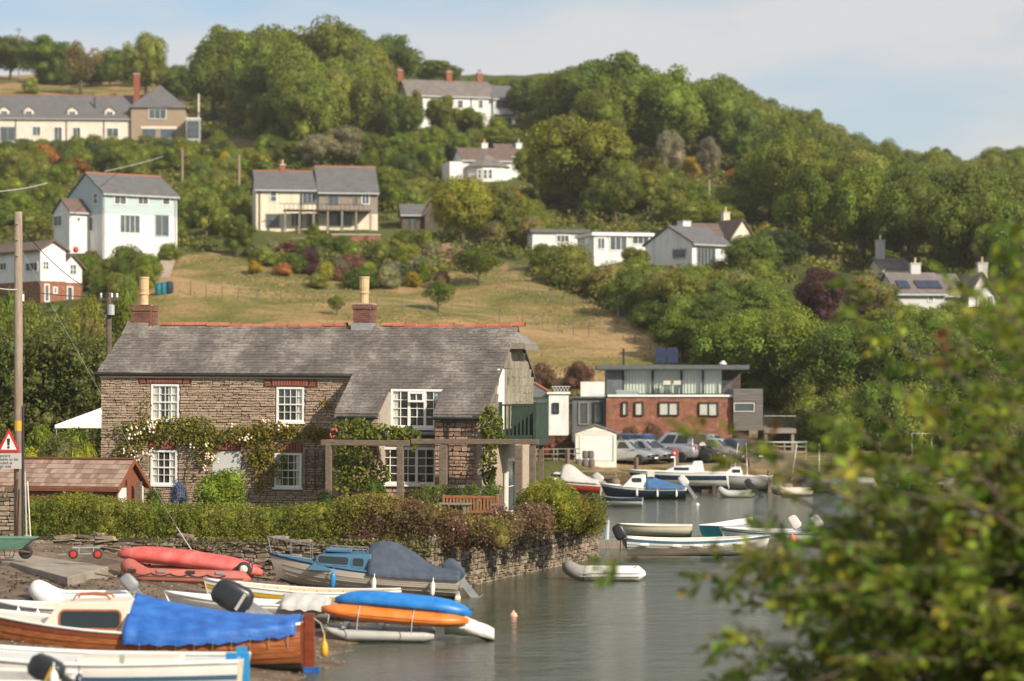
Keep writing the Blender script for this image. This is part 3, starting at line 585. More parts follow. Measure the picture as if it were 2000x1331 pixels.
RY = 3.4; zR = hit(cot, 500, 633, RY).z; zE = hit(cot, 400, 727, -.1).z; slope = (zR-zE)/(RY+.1); pit = math.atan(slope)
rz_at = lambda y: zR-slope*(RY-y)
ye2 = min((abs(hit(cot, 900, 806, y).z-rz_at(y)), y) for y in np.arange(-4.5, -.5, .02))[1]
yd = min((abs(hit(cot, 812, 753, y).z-rz_at(y)), y) for y in np.arange(-2.5, 1.5, .02))[1]
xE = (hit(cot, 690, 732, -.1).x+hit(cot, 652, 805, ye2).x)/2; xR = hit(cot, 940, 803, ye2).x; yf = ye2+.2
xd0, xd1 = hit(cot, 760, 753, yd).x, hit(cot, 867, 753, yd).x; yB = 6.9
print('cottage', xE, xR, ye2, yd, zE, zR, math.degrees(pit), xd0, xd1)
tk = 0.14
def gable(y0, y1, zb=-1.2): return [(y0, zb), (y1, zb), (y1, rz_at(2*RY-y1)-tk), (RY, zR-tk), (y0, rz_at(y0)-tk)]
wm = MB(); wm.prism(gable(.1, yB), 0, xE, 'x'); wm.prism(gable(yd+.06, yB), xE+.003, xR-.06, 'x')
yf1 = yf+.1
for a, b_ in ((xE+.003, xd0), (xd1, xR-.063)): wm.prism([(yf1, -1.2), (yd+.06, -1.2), (yd+.06, rz_at(yd+.06)-tk), (yf1, rz_at(yf1)-tk)], a, b_, 'x')
ylw = yf+.9; zsh = hit(cot, 800, 842, ylw).z; wm.box(xd0+.002, ylw+.1, -1.2, xd1-.002, yd+.05, zsh-.02)
wm.build('wall', 'mortar', cot)
# plastered cheeks of the recessed dormer, lead shelf
for xk in (xd0-.02, xd1-.03): MB().prism([(ye2+.25, zsh+.03), (yd+.05, zsh+.03), (yd+.05, rz_at(yd)-tk), (ye2+.25, rz_at(ye2+.25)-tk)], xk, xk+.05, 'x').build('dormer_cheek', 'old_mortar', cot)
MB().box(xd0+.04, ylw-.25, zsh-.05, xd1-.04, yd+.04, zsh+.03).build('lead_shelf', 'lead', cot)
MB().box(xd0+.04, ylw-.27, zsh-.13, xd1+.5, ylw-.17, zsh-.052).build('gutter', 'black_metal', cot)
# roof slabs under the slates
rf = MB(); e = .035
def slab(x0, x1, y0, y1, back=False):
    f = (lambda y: 2*RY-y) if back else (lambda y: y)
    p = [(f(y0), rz_at(y0)-tk), (f(y1), rz_at(y1)-tk), (f(y1), rz_at(y1)-e), (f(y0), rz_at(y0)-e)]
    rf.prism(p, x0, x1, 'x')
xl = -.18; xr2 = xR+.06
slab(xl, xE, -.1, RY); slab(xE, xd0-.02, ye2, RY); slab(xd0-.02, xd1+.02, yd, RY); slab(xd1+.02, xr2, ye2, RY); slab(xl, xr2, RY-(yB-RY)-.2, RY, True)
roof = rf.build('roof', 'slate', cot)
# slates
SL = MB().box(-.5, -.5, 0, .5, .5, 1).mesh('slate', 'slate'); sl_specs = []; ex = .215
ys_ = RY-.06; row = 0; cp_ = math.cos(pit)
while ys_ > ye2-.05:
    y1 = ys_; y0 = ys_-ex*cp_; off = (row % 2)*.2
    spans = [(xl, xr2)] if y0 > -.22 else [(xE-.05, xr2)]
    if y0 < yd-.12: spans = [(spans[0][0], xd0+.02), (xd1-.02, xr2)]
    if y0 < ye2-.12: break
    for a, b_ in spans:
        x = a-off
        while x < b_-.03:
            w_ = random.uniform(.2, .36); p, q = max(x, a), min(x+w_, b_); x += w_
            if q-p > .06: sl_specs.append(((p+q)/2+random.uniform(-.004, .004), (y0+y1)/2, q-p, random.uniform(-.012, .012), random.uniform(0, .012)))
    ys_ = y0; row += 1
random.shuffle(sl_specs); sl_specs.sort(key=lambda s_: -round(s_[2], 1)); jm = MB(); sv, sf = mesh_arr(SL)
for i, (x, y, w_, tl, up) in enumerate(sl_specs):
    loc = (x, y, rz_at(y)-e+.008+up); rot = (pit-.055, 0, tl); s3 = (w_*.98, ex*1.22, .022)
    if i < 300: link('slate', SL, roof, loc, rot, s3)
    else: jm.add([tuple(q) for q in sv], sf, 0, Matrix.Translation(loc) @ Matrix.Rotation(tl, 4, 'Z') @ Matrix.Rotation(rot[0], 4, 'X') @ Matrix.Diagonal((*s3, 1)))
tag(jm.build('slating', 'slate', roof), kind='stuff')
# red ridge tiles
m = MB(); n = 8; prof = [(.15*math.cos(math.pi*j/n), .13*math.sin(math.pi*j/n)-.04) for j in range(n+1)]
m.rings([[(x, a, b_) for a, b_ in prof] for x in (0, .44)]); m.rings([[(x, a*.85, b_*.85-.01) for a, b_ in prof][::-1] for x in (0, .44)]); m.rings([[(x, a*1.1, b_*1.12) for a, b_ in prof] for x in (.40, .46)])
RT = m.mesh('ridge_tile', 'ridge_tile'); x = xl
cA = hit(cot, 279, 610, RY).x; cB = hit(cot, 709, 610, RY).x
while x < xR-.1:
    if not (x < cA+.45 or cB-.75 < x < cB+.3): link('ridge_tile', RT, roof, (x, RY+random.uniform(-.015, .015), zR-.02+.03*math.sin(x*.9)+random.uniform(-.012, .012)), (random.uniform(-.04, .04), random.uniform(-.025, .025), random.uniform(-.03, .03)), (1, random.uniform(.92, 1.08), random.uniform(.9, 1.1)))
    x += .45
# half hip hood at the right end of the ridge
hd = MB(); hx = xR+.55; hz = rz_at(RY-1.25); 
p = [(xR-.25, RY, zR-.02), (xR+.05, RY-1.3, hz), (hx, RY-1.3, hz-.03), (hx, RY+1.3, hz-.03), (xR+.05, RY+1.3, hz)]
hd.add(p+[(a, b_, c_-.05) for a, b_, c_ in p], [(0, 1, 2), (0, 2, 3), (0, 3, 4), (6, 5, 7), (7, 5, 8), (8, 5, 9), (1, 6, 7, 2), (2, 7, 8, 3), (3, 8, 9, 4)]); hood = hd.build('hood', 'slate', roof)
fb = MB(); fb.box(xR+.0, RY-1.32, hz-.24, hx+.02, RY-1.27, hz-.055); fb.box(hx-.02, RY-1.268, hz-.27, hx+.03, RY+1.3, hz-.085); fb.box(xR, RY-1.265, hz-.12, hx-.025, RY+1.28, hz-.1); fb.build('hood_fascia', 'timber_grey', cot)
# eaves board and gutters
gt = MB(); gt.tube([(xl-.02, -.15, zE-.08), (xE+.15, -.15, zE-.11)], .045, 8); gt.build('gutter', 'black_metal', cot)
g2 = MB(); g2.tube([(xE+.1, ye2-.06, rz_at(ye2)-.12), (xd0-.05, ye2-.06, rz_at(ye2)-.12)], .05, 8); g2.build('gutter', 'black_metal', cot)
g3 = MB(); g3.tube([(xd1-.05, ye2-.06, rz_at(ye2)-.12), (xR+.05, ye2-.06, rz_at(ye2)-.13)], .05, 8); g3.build('gutter', 'black_metal', cot)
dp = MB(); xq = hit(cot, 874, 850, yf-.1).x; dp.tube([(xq, ye2-.06, rz_at(ye2)-.16), (xq, yf-.1, rz_at(ye2)-.35), (xq, yf-.1, -.5)], .04, 8); dp.build('downpipe', 'black_metal', cot)
d2 = MB(); d2.tube([(xE+.05, -.15, zE-.14), (xE-.12, -.1, zE-.35), (xE-.12, -.06, zE-.8)], .04, 8); d2.build('downpipe', 'black_metal', cot)
MB().box(-.05, -.05, zE-.2, xE, .05, zE-.06).build('fascia', 'render_pink', cot)
# windows and doors of the front
holes = []
def sash(px0, py0, px1, py1, y=.045, **k):
    a = hit(cot, px0, py1, y); b_ = hit(cot, px1, py0, y); holes.append((a.x-.05, a.z-.08, b_.x+.05, b_.z+.02))
    window(cot, (a.x, y, a.z), b_.x-a.x, b_.z-a.z, 4, 4, rail=2, fw=.075, bar=.022, dep=.1, **k)
sash(294, 750, 349, 820, curtain=[(.08, .35), (.6, .92)]); sash(539, 754, 593, 822, curtain=[(.75, .92)])
sash(294, 879, 346, 946, curtain=[(.08, .3), (.7, .92)]); sash(536, 883, 589, 950, curtain=[(.08, .22), (.78, .92)])
a = hit(cot, 415, 975, .04); b_ = hit(cot, 471, 881, .04); holes.append((a.x, a.z, b_.x, b_.z)); m = MB(); m.box(a.x, -.0, a.z-.4, b_.x, .09, b_.z); dr = m.build('door', 'render_grey', cot)
k = MB(); k.lathe([(.0, 0), (.03, .01), (.03, .05), (0, .06)], 8, M=Matrix.Translation((b_.x-.15, -.0, a.z+.75)) @ Matrix.Rotation(R(90), 4, 'X')); k.build('handle', 'steel', dr)
BR = MB().box(-.5, -.5, 0, .5, .5, 1).mesh('brick', 'brick')
def arch(px0, px1, pyt, pyb, wings=True):
    a = hit(cot, px0, pyb, 0); b_ = hit(cot, px1, pyt, 0); n = int((b_.x-a.x)/.1); holes.append((a.x-(.35 if wings else .05), a.z, b_.x+(.35 if wings else .05), b_.z+.02)); mid = (a.x+b_.x)/2
    for i in range(n):
        x = a.x+(i+.5)*(b_.x-a.x)/n; link('brick', BR, cot, (x, .05, a.z+.02*(1-((x-mid)/(b_.x-mid))**2)), (0, (x-mid)*.12, 0), ((b_.x-a.x)/n*.86, .17, b_.z-a.z))
    if wings:
        for j in range(3):
            for sx, xx in ((-1, a.x), (1, b_.x)): link('brick', BR, cot, (xx+sx*(.15+.03*(j % 2)), .05, a.z+j*.085), (0, 0, 0), (.22, .16, .072))
arch(286, 354, 735, 748); arch(531, 600, 738, 752); arch(292, 341, 861, 877, False); arch(421, 467, 862, 878, False); arch(548, 588, 866, 880, False)
st = stone_protos('stone', 'stone', 8, 2)
sp = rubble(-.02, xE, -.3, zE-.2, (.05, .115), (.12, .46), .115, holes, 21)
pier_holes = []
za = hit(cot, 900, 806, yf).z
sp2 = [(u+50, *r_) for u, *r_ in rubble(xd1+.02, xR-.28, -.3, rz_at(yf)-tk-.05, (.1, .2), (.18, .5), .15, (), 22)]
sp3 = [(u+50, *r_) for u, *r_ in rubble(xE+.05, xd0, -.3, rz_at(yf)-tk-.05, (.1, .2), (.18, .5), .15, (), 23)]
stones(cot, 'stone', st, sp, 250, 'stone', lambda u, v: ((u, .05, v), 0))
ps = stone_protos('stone', 'pier_stone', 6, 4); stones(cot, 'stone', ps, sp2+sp3, 50, 'pier_stone', lambda u, v: ((u-50, yf+.05, v), 0))
# the extension's casement windows
a = hit(cot, 762, 832, yd-.02); b_ = hit(cot, 865, 756, yd-.02)
window(cot, (a.x, yd-.02, a.z), b_.x-a.x, b_.z-a.z, 2, 4, fw=.09, bar=.028, lights=3, curtain=[(.05, .14), (.84, .95)], dep=.12)
m = MB(); fx = a.x+(b_.x-a.x)*.345; fw_ = (b_.x-a.x)*.31; fz = a.z+(b_.z-a.z)*.66; fh = (b_.z-a.z)*.27
window(cot, (fx, yd-.16, fz), fw_, fh, 2, 1, fw=.075, bar=.028, sill=None, dep=.1)
MB().box(xd0+.035, yd-.01, zsh+.04, xd1-.035, yd+.055, a.z-.075).build('apron', 'lead', cot)
a = hit(cot, 741, 942, ylw+.02); b_ = hit(cot, 852, 870, ylw+.02)
window(cot, (a.x, ylw+.02, a.z), b_.x-a.x, b_.z-a.z, 2, 4, fw=.09, bar=.028, lights=3, curtain=[(.04, .1)], dep=.12)
hl = [(a.x-.03, a.z-.08, b_.x+.03, b_.z+.1)]
stones(cot, 'stone', ps, [(u+50, *r_) for u, *r_ in rubble(xd0, xd1, -.3, zsh-.15, (.1, .2), (.2, .5), .13, hl, 24)], 0, 'pier_stone', lambda u, v: ((u-50, ylw+.05, v), 0))
# slate-hung gable with a tall white door
hs = MB().box(-.5, -.5, 0, .5, .5, 1).mesh('hung_slate', 'hung_slate'); z = hit(cot, 985, 862, x=xR).z; zb = z; row = 0
dy0, dy1 = hit(cot, 973, 760, x=xR).y, hit(cot, 988, 760, x=xR).y; dzt = hit(cot, 980, 716, x=xR).z; dzb = hit(cot, 980, 842, x=xR).z
while z < zR:
    y = yf+.02-(row % 2)*.2
    while y < yB:
        w_ = random.uniform(.34, .52); p, q = max(y, yf+.02), min(y+w_, yB-.05); y += w_; mid = (p+q)/2; top = zR-slope*abs(mid-RY)-tk
        if q-p < .1 or z+.25 > top or (dy0-.1 < mid < dy1+.1 and z < dzt) or (abs(mid-RY) < 1.1 and z > hz-.3): continue
        link('hung_slate', hs, cot, (xR-.03+random.uniform(0, .025), mid, z+random.uniform(-.02, .02)), (0, R(random.uniform(2, 6)), 0), (.04, (q-p)*.93, .30))
    z += .3; row += 1
m = MB(); m.box(xR-.06, dy0, dzb, xR-.01, dy1, dzt); m.box(xR-.01, dy0, dzb, xR+.02, dy0+.12, dzt); m.box(xR-.01, dy0+.52, dzb, xR+.02, dy0+.62, dzt); m.box(xR-.01, dy1-.35, dzb, xR+.03, dy1, dzt, 1); m.build('balcony_door', ['white', 'timber_grey'], cot)
# lower gable wall, pale, with glazed garden door
m = MB(); m.box(xR-.05, yf+.3, -1, xR-.02, yB, zb-.02); m.build('gable_base', 'mortar', cot)
ga, gb = hit(cot, 988, 900, x=xR).y, hit(cot, 1003, 900, x=xR).y
window(cot, (xR+.03, ga, -.1), gb-ga, 2.05, 1, 2, rz=R(90), fw=.13, sill=None, name='garden_door', far=True)
# chimneys
def chimney(xc, pots, py_top, py_sh, py_pot, w_=.78):
    zt = hit(cot, 500, py_top, RY).z; zp_ = hit(cot, 500, py_pot, RY).z
    ch = MB().box(xc-w_/2+.02, RY-.33, zR-.6, xc+w_/2-.02, RY+.33, zt-.12).build('chimney', 'old_mortar', roof)
    CB = MB().box(-.5, -.5, 0, .5, .5, 1).mesh('brick', 'chimney_brick'); z = zR-.05; r_ = 0
    while z < zt-.01:
        top = z > zt-.24; g_ = .04 if top else 0; x = xc-w_/2-g_-(r_ % 2)*.12; k_ = RY-.33-.02-g_
        while x < xc+w_/2+g_-.02:
            p, q = max(x, xc-w_/2-g_), min(x+.24, xc+w_/2+g_); x += .24
            if q-p > .05: link('brick', CB, ch if False else roof, ((p+q)/2, k_+.06, z), (0, 0, 0), ((q-p)*.94, .13, .068))
        yy = RY-.33-g_+.11
        while yy < RY+.33: link('brick', CB, roof, (xc+w_/2+g_-.03, yy+.11, z), (0, 0, 0), (.1, .2, .068)); yy += .23
        z += .08; r_ += 1
    MB().box(xc-w_/2-.05, RY-.38, zt, xc+w_/2+.05, RY+.38, zt+.05).build('chimney_cap', 'old_mortar', roof)
    m = MB(); h = zp_-zt; m.lathe([(.17, .0), (.165, h*.35), (.2, h*.38), (.2, h*.43), (.17, h*.45), (.19, h*.6), (.185, h*.92), (.205, h*.95), (.205, h), (.15, h), (.15, h*.8)], 14, (xc, RY, zt+.03)); m.build('chimney_pot', 'pot', roof, smooth=False)
chimney(cA, 1, 597, 625, 541); chimney(cB, 1, 594, 628, 541, .68)
m = MB(); m.prism([(RY-.95, rz_at(RY-.95)-.02), (RY-.3, rz_at(RY-.3)-.02), (RY-.3, zR+.12), (RY-.42, zR-.02), (RY-.95, rz_at(RY-.95)+.14)], cA-.55, cA+.3, 'x'); m.build('saddle', 'slate', roof)
MB().box(cB-.4, RY-.4, zR-.25, cB+.4, RY+.2, zR+.06).build('flashing', 'lead', roof)
# green balcony on the gable
bal = thing('balcony', 'dark green timber balcony with slatted rail on the cottage gable', 'balcony', cot.location, R(-11))
by0 = hit(cot, 972, 830, x=xR).y; bx1 = hit(cot, 1046, 800, by0).x; bz = hit(cot, 1000, 856, by0).z; bt = hit(cot, 1010, 790, by0).z; by1 = by0+2.4
MB().box(xR+.05, by0, bz-.14, bx1, by1, bz+.0).build('floor', 'green_paint', bal)
MB().box(xR+.05, by0-.03, bz-.2, bx1+.03, by0-.003, bz+.1).build('edge_board', 'green_paint', bal)
MB().box(xR+.05, by0-.04, bt-.06, bx1, by0+.04, bt).build('handrail', 'green_paint', bal)
SPD = MB().box(-.5, -.5, 0, .5, .5, 1).mesh('baluster', 'green_paint'); nb = 8
for i in range(nb): link('baluster', SPD, bal, (xR+.14+i*(bx1-xR-.25)/nb, by0, bz+.1), scale=(.055, .03, bt-bz-.16))
for x, y in ((xR+.1, by0), (bx1-.02, by0)): link('post', SPD, bal, (x, y, bz-.25), scale=(.11, .11, bt-bz+.33))
n = 9
for i in range(n): link('panel_board', SPD, bal, (bx1+.01, by0+.1+(i+.5)*(by1-by0-.1)/n, bz-.02), scale=(.03, (by1-by0-.1)/n*.96, bt-bz+.03))
MB().box(bx1-.01, by0+.07, bt+.014, bx1+.05, by1, bt+.06).build('handrail', 'green_paint', bal)
MB().box(xR+.05, by1-.03, bz+.001, bx1-.01, by1+.03, bt).build('back_panel', 'green_paint', bal)
MB().box(bx1+.027, by0+.02, bz-.26, bx1+.06, by1, bz-.025).build('edge_board', 'green_paint', bal)
for y in (by0+.3, by1-.3): MB().box(bx1-.25, y-.07, -.6, bx1-.1, y+.07, bz-.145).build('support_post', 'beam', bal)
# pergola in front
pg = thing('pergola', 'weathered grey timber pergola with square posts in front of the cottage', 'pergola', cot.location, R(-11))
yp = ye2-1.15; zt = hit(cot, 800, 858, yp).z; za = hit(cot, 800, 869, yp).z
def pxp(px, y=yp): return hit(cot, px, 900, y).x
MB().box(pxp(627), yp-.08, za, pxp(800), yp+.08, zt, M=Matrix.Rotation(R(.2), 4, 'Y')).build('beam', 'beam', pg, bevel=.015)
MB().box(pxp(803), yp-.06, za+.03, pxp(1052), yp+.1, zt+.01).build('beam', 'beam', pg, bevel=.015)
for px, wv in ((642, .2), (782, .22), (866, .26), (1013, .24)): MB().box(pxp(px)-wv/2, yp-.1, -.8, pxp(px)+wv/2, yp+.1, za-.004).build('post', 'beam', pg, bevel=.015)
yq = yp+1.6
for px in (684, 1040): x = hit(cot, px, 900, yq).x; MB().box(x-.1, yq-.1, -.8, x+.1, yq+.1, za-.05).build('post', 'beam', pg, bevel=.012)
for px in (640, 1018): x = pxp(px); MB().box(x-.07, yp+.11, za+.02, x+.07, yq+.3, zt-.03).build('rafter', 'beam', pg)
# ---------------------------------------------------------------- other buildings
def gabled(t, x0, x1, y0, y1, zb, ze, zr, ax='x', wall='render_white', roofm='far_slate', over=.3, end=.2, split=None, ridge=None, th=.16):
    """a pitched volume: the ridge runs along local x or y; split = (height, lower material)"""
    if ax == 'x': lo, hi, a, b_ = y0, y1, x0, x1
    else: lo, hi, a, b_ = x0, x1, y0, y1
    mid = (lo+hi)/2; k = (zr-ze)/(mid-lo)
    if split:
        zs, lm = split; MB().box(x0, y0, zb, x1, y1, zs).build('wall', lm, t); w0 = zs+.001
    else: w0 = zb
    wobj = MB().prism([(lo, w0), (hi, w0), (hi, ze-.03), (mid, zr-.05), (lo, ze-.03)], a, b_, 'x' if ax == 'x' else 'y').build('wall', wall, t)
    for sgn in (-1, 1):
        e0 = mid+sgn*(mid-lo+over); ez = ze-k*over
        MB().prism([(mid, zr), (e0, ez), (e0, ez+th), (mid, zr+th)], a-end, b_+end, 'x' if ax == 'x' else 'y').build('roof', roofm, t)
        gz = ez-.02
        if sgn < 0 and ax == 'x': MB().box(a-end, e0-.1, gz-.1, b_+end, e0-.005, gz+.06).build('gutter', 'galv', t)
    if ridge: 
        m = MB()
        if ax == 'x': m.box(a-end, mid-.12, zr+th-.06, b_+end, mid+.12, zr+th+.06)
        else: m.box(mid-.12, a-end, zr+th-.06, mid+.12, b_+end, zr+th+.06)
        m.build('ridge', ridge, t)
    return wobj
def wpx(t, face, px0, py0, px1, py1, pl, cols=1, rows=1, frame='white', lights=1, sill=None, name='window', fw=.09, dep=.14):
    """a window given by the pixels of its corners on a face of a building"""
    if face == 'F': a = hit(t, px0, py1, y=pl); b_ = hit(t, px1, py0, y=pl); return window(t, (a.x, pl-.03, a.z), b_.x-a.x, b_.z-a.z, cols, rows, 0, frame, fw, .05, lights, None, sill, True, dep, name=name)
    a = hit(t, px0, py1, x=pl); b_ = hit(t, px1, py0, x=pl)
    if face == 'L': return window(t, (pl-.03, a.y, a.z), a.y-b_.y, b_.z-a.z, cols, rows, R(-90), frame, fw, .05, lights, None, sill, True, dep, name=name)
    return window(t, (pl+.03, a.y, a.z), b_.y-a.y, b_.z-a.z, cols, rows, R(90), frame, fw, .05, lights, None, sill, True, dep, name=name)
def stack(t, x, y, z0, z1, w_=.7, d_=.5, m='render_white', pots=1, potm='pot'):
    c = MB().box(x-w_/2, y-d_/2, z0, x+w_/2, y+d_/2, z1).build('chimney', m, t); MB().box(x-w_/2-.06, y-d_/2-.06, z1+.002, x+w_/2+.06, y+d_/2+.06, z1+.1).build('chimney_cap', 'grey_lintel', c)
    for i in range(pots): MB().lathe([(.11, 0), (.13, .05), (.1, .1), (.1, .42), (.12, .45), (.12, .5)], 10, (x+(i-(pots-1)/2)*.34, y, z1+.1)).build('chimney_pot', potm, c)
    return c
def Z(t, px, py, y=None, x=None): return hit(t, px, py, y, x).z
def X(t, px, y=0, py=400): return hit(t, px, py, y).x
# --- blue-clad white house on the left slope
A = thing('house', 'white house with pale blue boarded upper floor and grey slate roof on the left slope', 'house', P(201, 497, 247), R(38))
ze = Z(A, 201, 376, y=0); zr = Z(A, 168, 340, y=3.3); zs = Z(A, 201, 418, y=0); xA = X(A, 346)
gabled(A, 0, xA, 0, 6.8, -2, ze, zr, 'x', 'blue_clad', 'far_slate', .25, .12, (zs, 'render_white'), 'ridge_tile')
wpx(A, 'F', 233, 420, 274, 456, 0, 4, 1); wpx(A, 'F', 222, 383, 247, 400, 0, 2, 1); wpx(A, 'F', 268, 383, 290, 400, 0, 2, 1); wpx(A, 'F', 316, 384, 332, 401, 0, 1, 1); wpx(A, 'F', 302, 420, 330, 462, 0, 2, 1, 'galv')
wpx(A, 'L', 183, 376, 192, 400, 0, 1, 2)
ya0, ya1 = 2.6, 5.8; xa = -2.2; zea = Z(A, 133, 412, x=xa); gabled(A, xa, -.01, ya0, ya1, -2, zea, zea+1.15, 'x', 'render_white', 'far_tile_brown', .25, .15)
wpx(A, 'L', 105, 420, 122, 444, xa, 2, 1); wpx(A, 'F', 149, 424, 157, 434, ya0, 1, 1); wpx(A, 'L', 172, 423, 183, 453, -.02, 1, 1, 'white', name='door')
for px in (203, 342): MB().tube([(X(A, px), -.1, -1.5), (X(A, px), -.1, ze-.2)], .05, 6).build('downpipe', 'galv', A)
# --- cream house with grey timber gallery in the middle
Bh = thing('house', 'cream house with grey timber upper floor and glazed verandah above the grass field', 'house', P(500, 462, 272), R(9))
zeL = Z(Bh, 560, 369, y=0); zrL = Z(Bh, 560, 337, y=3.5); x1 = X(Bh, 622); x2 = X(Bh, 737); zeR = Z(Bh, 690, 374, y=-.4); zrR = Z(Bh, 690, 329, y=3.6)
gabled(Bh, 0, x1, 0, 7, -3, zeL, zrL, 'x', 'render_cream', 'far_slate', .3, .15, None, 'ridge_tile')
zmid = Z(Bh, 690, 418, y=-.4); gabled(Bh, x1+.01, x2, -.4, 7.6, -3, zeR, zrR, 'x', 'timber_grey', 'far_slate', .3, .15, (zmid, 'render_cream'), 'ridge_tile')
wpx(Bh, 'F', 527, 373, 541, 395, 0, 1, 2); wpx(Bh, 'F', 590, 376, 619, 399, 0, 3, 1, 'galv'); wpx(Bh, 'F', 519, 418, 546, 444, 0, 2, 1, 'timber_grey')
wpx(Bh, 'F', 567, 416, 586, 444, 0, 2, 1); wpx(Bh, 'F', 597, 416, 634, 446, -.4 if False else 0, 3, 1, 'render_cream')
for a, b_ in ((643, 687), (640, 662), (690, 700)): wpx(Bh, 'F', a, 417 if a == 643 else 380, b_, 444 if a == 643 else 400, -.4, 3 if a == 643 else 2, 1, 'timber_grey')
wpx(Bh, 'F', 706, 378, 722, 400, -.4, 2, 1)
m = MB(); xa, xb = X(Bh, 555, -2.2), X(Bh, 725, -2.2); zv = Z(Bh, 640, 410, y=-2.2); m.box(xa, -2.4, zv-.14, xb, -.42, zv).build('verandah_roof', 'dark_wood', Bh)
for i in range(7): x = xa+.1+i*(xb-xa-.2)/6; MB().box(x-.09, -2.35, -2.5, x+.09, -2.17, zv-.145).build('post', 'timber_grey', Bh)
MB().box(X(Bh, 545, -2.3), -2.38, zv+.55, X(Bh, 710, -2.3), -2.32, zv+.62).build('handrail', 'dark_wood', Bh)
for i in range(18): x = xa+i*(X(Bh, 710, -2.3)-xa)/17; MB().box(x-.025, -2.37, zv+.002, x+.025, -2.33, zv+.548).build('baluster', 'dark_wood', Bh)
stack(Bh, X(Bh, 552, 3.5), 3.5, zrL-.3, zrL+.75, .6, .5, 'brick', 1)
dk = thing('garden_terrace', 'timber sun deck on posts below the cream house', 'deck', P(520, 480, 262), R(9)); wdk = 5.0
MB().box(0, 0, -.1, wdk, 2.2, .05).build('deck_floor', 'timber_grey', dk)
for i in range(5): MB().box(i*1.2, 0, -2.2, i*1.2+.12, .12, -.105).build('post', 'timber_grey', dk)
MB().box(0, .02, .75, wdk, .08, .82).build('handrail', 'timber_grey', dk)
for i in range(9): MB().box(i*.6, .02, .055, i*.6+.06, .07, .745).build('baluster', 'timber_grey', dk)
gw = thing('retaining_wall', 'low red brick garden wall right of the cream house', 'garden wall', P(648, 478, 262), R(6)); MB().box(0, 0, -2.2, 5.0, .4, 1.0).build('wall', 'brickwall', gw); MB().box(-.05, -.05, 1.003, 5.05, .45, 1.08).build('coping', 'grey_lintel', gw)
for px in (507, 588): MB().tube([(X(Bh, px), -.1, -2), (X(Bh, px), -.1, zeL-.2)], .05, 6).build('downpipe', 'black_metal', Bh)
# --- cart shed right of the cream house
cs = thing('outbuilding', 'dark timber outbuilding with slate roof right of the cream house', 'shed', P(785, 455, 276), R(6))
zc = Z(cs, 800, 418, y=0); gabled(cs, 0, X(cs, 828), 0, 4, -2, zc, Z(cs, 800, 402, y=2), 'x', 'dark_wood', 'far_slate', .3, .2); gabled(cs, X(cs, 829), X(cs, 862), -.6, 3.6, -2, zc, zc+1.2, 'y', 'dark_wood', 'far_slate_brown', .2, .2)
wpx(cs, 'F', 800, 425, 812, 452, 0, 1, 1, 'dark_wood', name='door')
# --- white bungalow on brick, far left
W = thing('bungalow', 'white boarded bungalow with two gables on a brick basement at left edge', 'house', P(79, 592, 222), R(38))
ze = Z(W, 79, 487, y=0); zb = Z(W, 79, 549, y=0); x1 = X(W, 128); zr = Z(W, 102, 472, y=0)
gabled(W, 0, x1, 0, 13, -3, ze, zr, 'y', 'render_white', 'far_tile_brown', .35, .3, (zb, 'brickwall'))
x2 = X(W, 160, .8); zr2 = Z(W, 146, 499, y=.8); gabled(W, x1+.01, x2, .8, 6, -3, zr2-1.0, zr2, 'y', 'render_white', 'far_tile_brown', .3, .3, (zb-.05, 'brickwall'))
wpx(W, 'F', 82, 510, 96, 528, 0, 2, 2); wpx(W, 'F', 135, 516, 150, 538, .8, 2, 2); wpx(W, 'F', 103, 561, 112, 574, 0, 1, 2); wpx(W, 'F', 130, 560, 142, 590, .8, 1, 1, name='door'); wpx(W, 'F', 86, 555, 96, 590, 0, 1, 1, name='door')
wpx(W, 'L', 50, 511, 75, 532, 0, 3, 1); wpx(W, 'L', 0, 512, 14, 530, 0, 2, 1)
# --- long terrace with slate roof and stone tower on the upper left
T = thing('terrace', 'long cream terrace with dark slate roof, dormers and square stone tower', 'house', P(-70, 282, 382), R(4))
xw = X(T, 254); ze = Z(T, 150, 229, y=0); zr = Z(T, 150, 189, y=3.6); gabled(T, 0, xw, 0, 7.2, -3, ze, zr, 'x', 'render_pink', 'far_slate', .3, .2, None, 'ridge_tile')
for px in (8, 56, 141, 214):
    x = X(T, px, -.02); z = Z(T, px, 228, y=.2); gabled(T, x-.75, x+.75, .3, 2.6, ze-.1, ze+1.0, ze+1.55, 'y', 'render_pink', 'far_slate', .12, .12); window(T, (x-.5, .24, ze+.08), 1.0, .85, 2, 1, 0, 'white', .08, .05, 1, None, None, True)
for a, b_, c_, d_ in ((0, 248, 30, 276), (63, 247, 80, 266), (105, 248, 122, 276), (142, 249, 158, 278), (208, 250, 232, 268)): wpx(T, 'F', a, c_ and b_, c_, d_, 0, 2, 1, 'white' if a else 'galv')
for px in (31, 130, 203): MB().tube([(X(T, px), -.1, -2), (X(T, px), -.1, ze-.1)], .06, 6).build('downpipe', 'black_metal', T)
MB().tube([(X(T, 185, 1.5), 1.5, ze+.8), (X(T, 185, 1.5), 1.5, ze+3.2)], .12, 8).build('flue', 'black_metal', T)
xt0, xt1 = X(T, 256, -.6), X(T, 362, -.6); zt = Z(T, 300, 211, y=-.6); dT = xt1-xt0
MB().box(xt0, -.6, -3, xt1, -.6+dT, zt).build('tower', 'stone', T)
za = Z(T, 308, 166, y=-.6+dT/2); e = .35
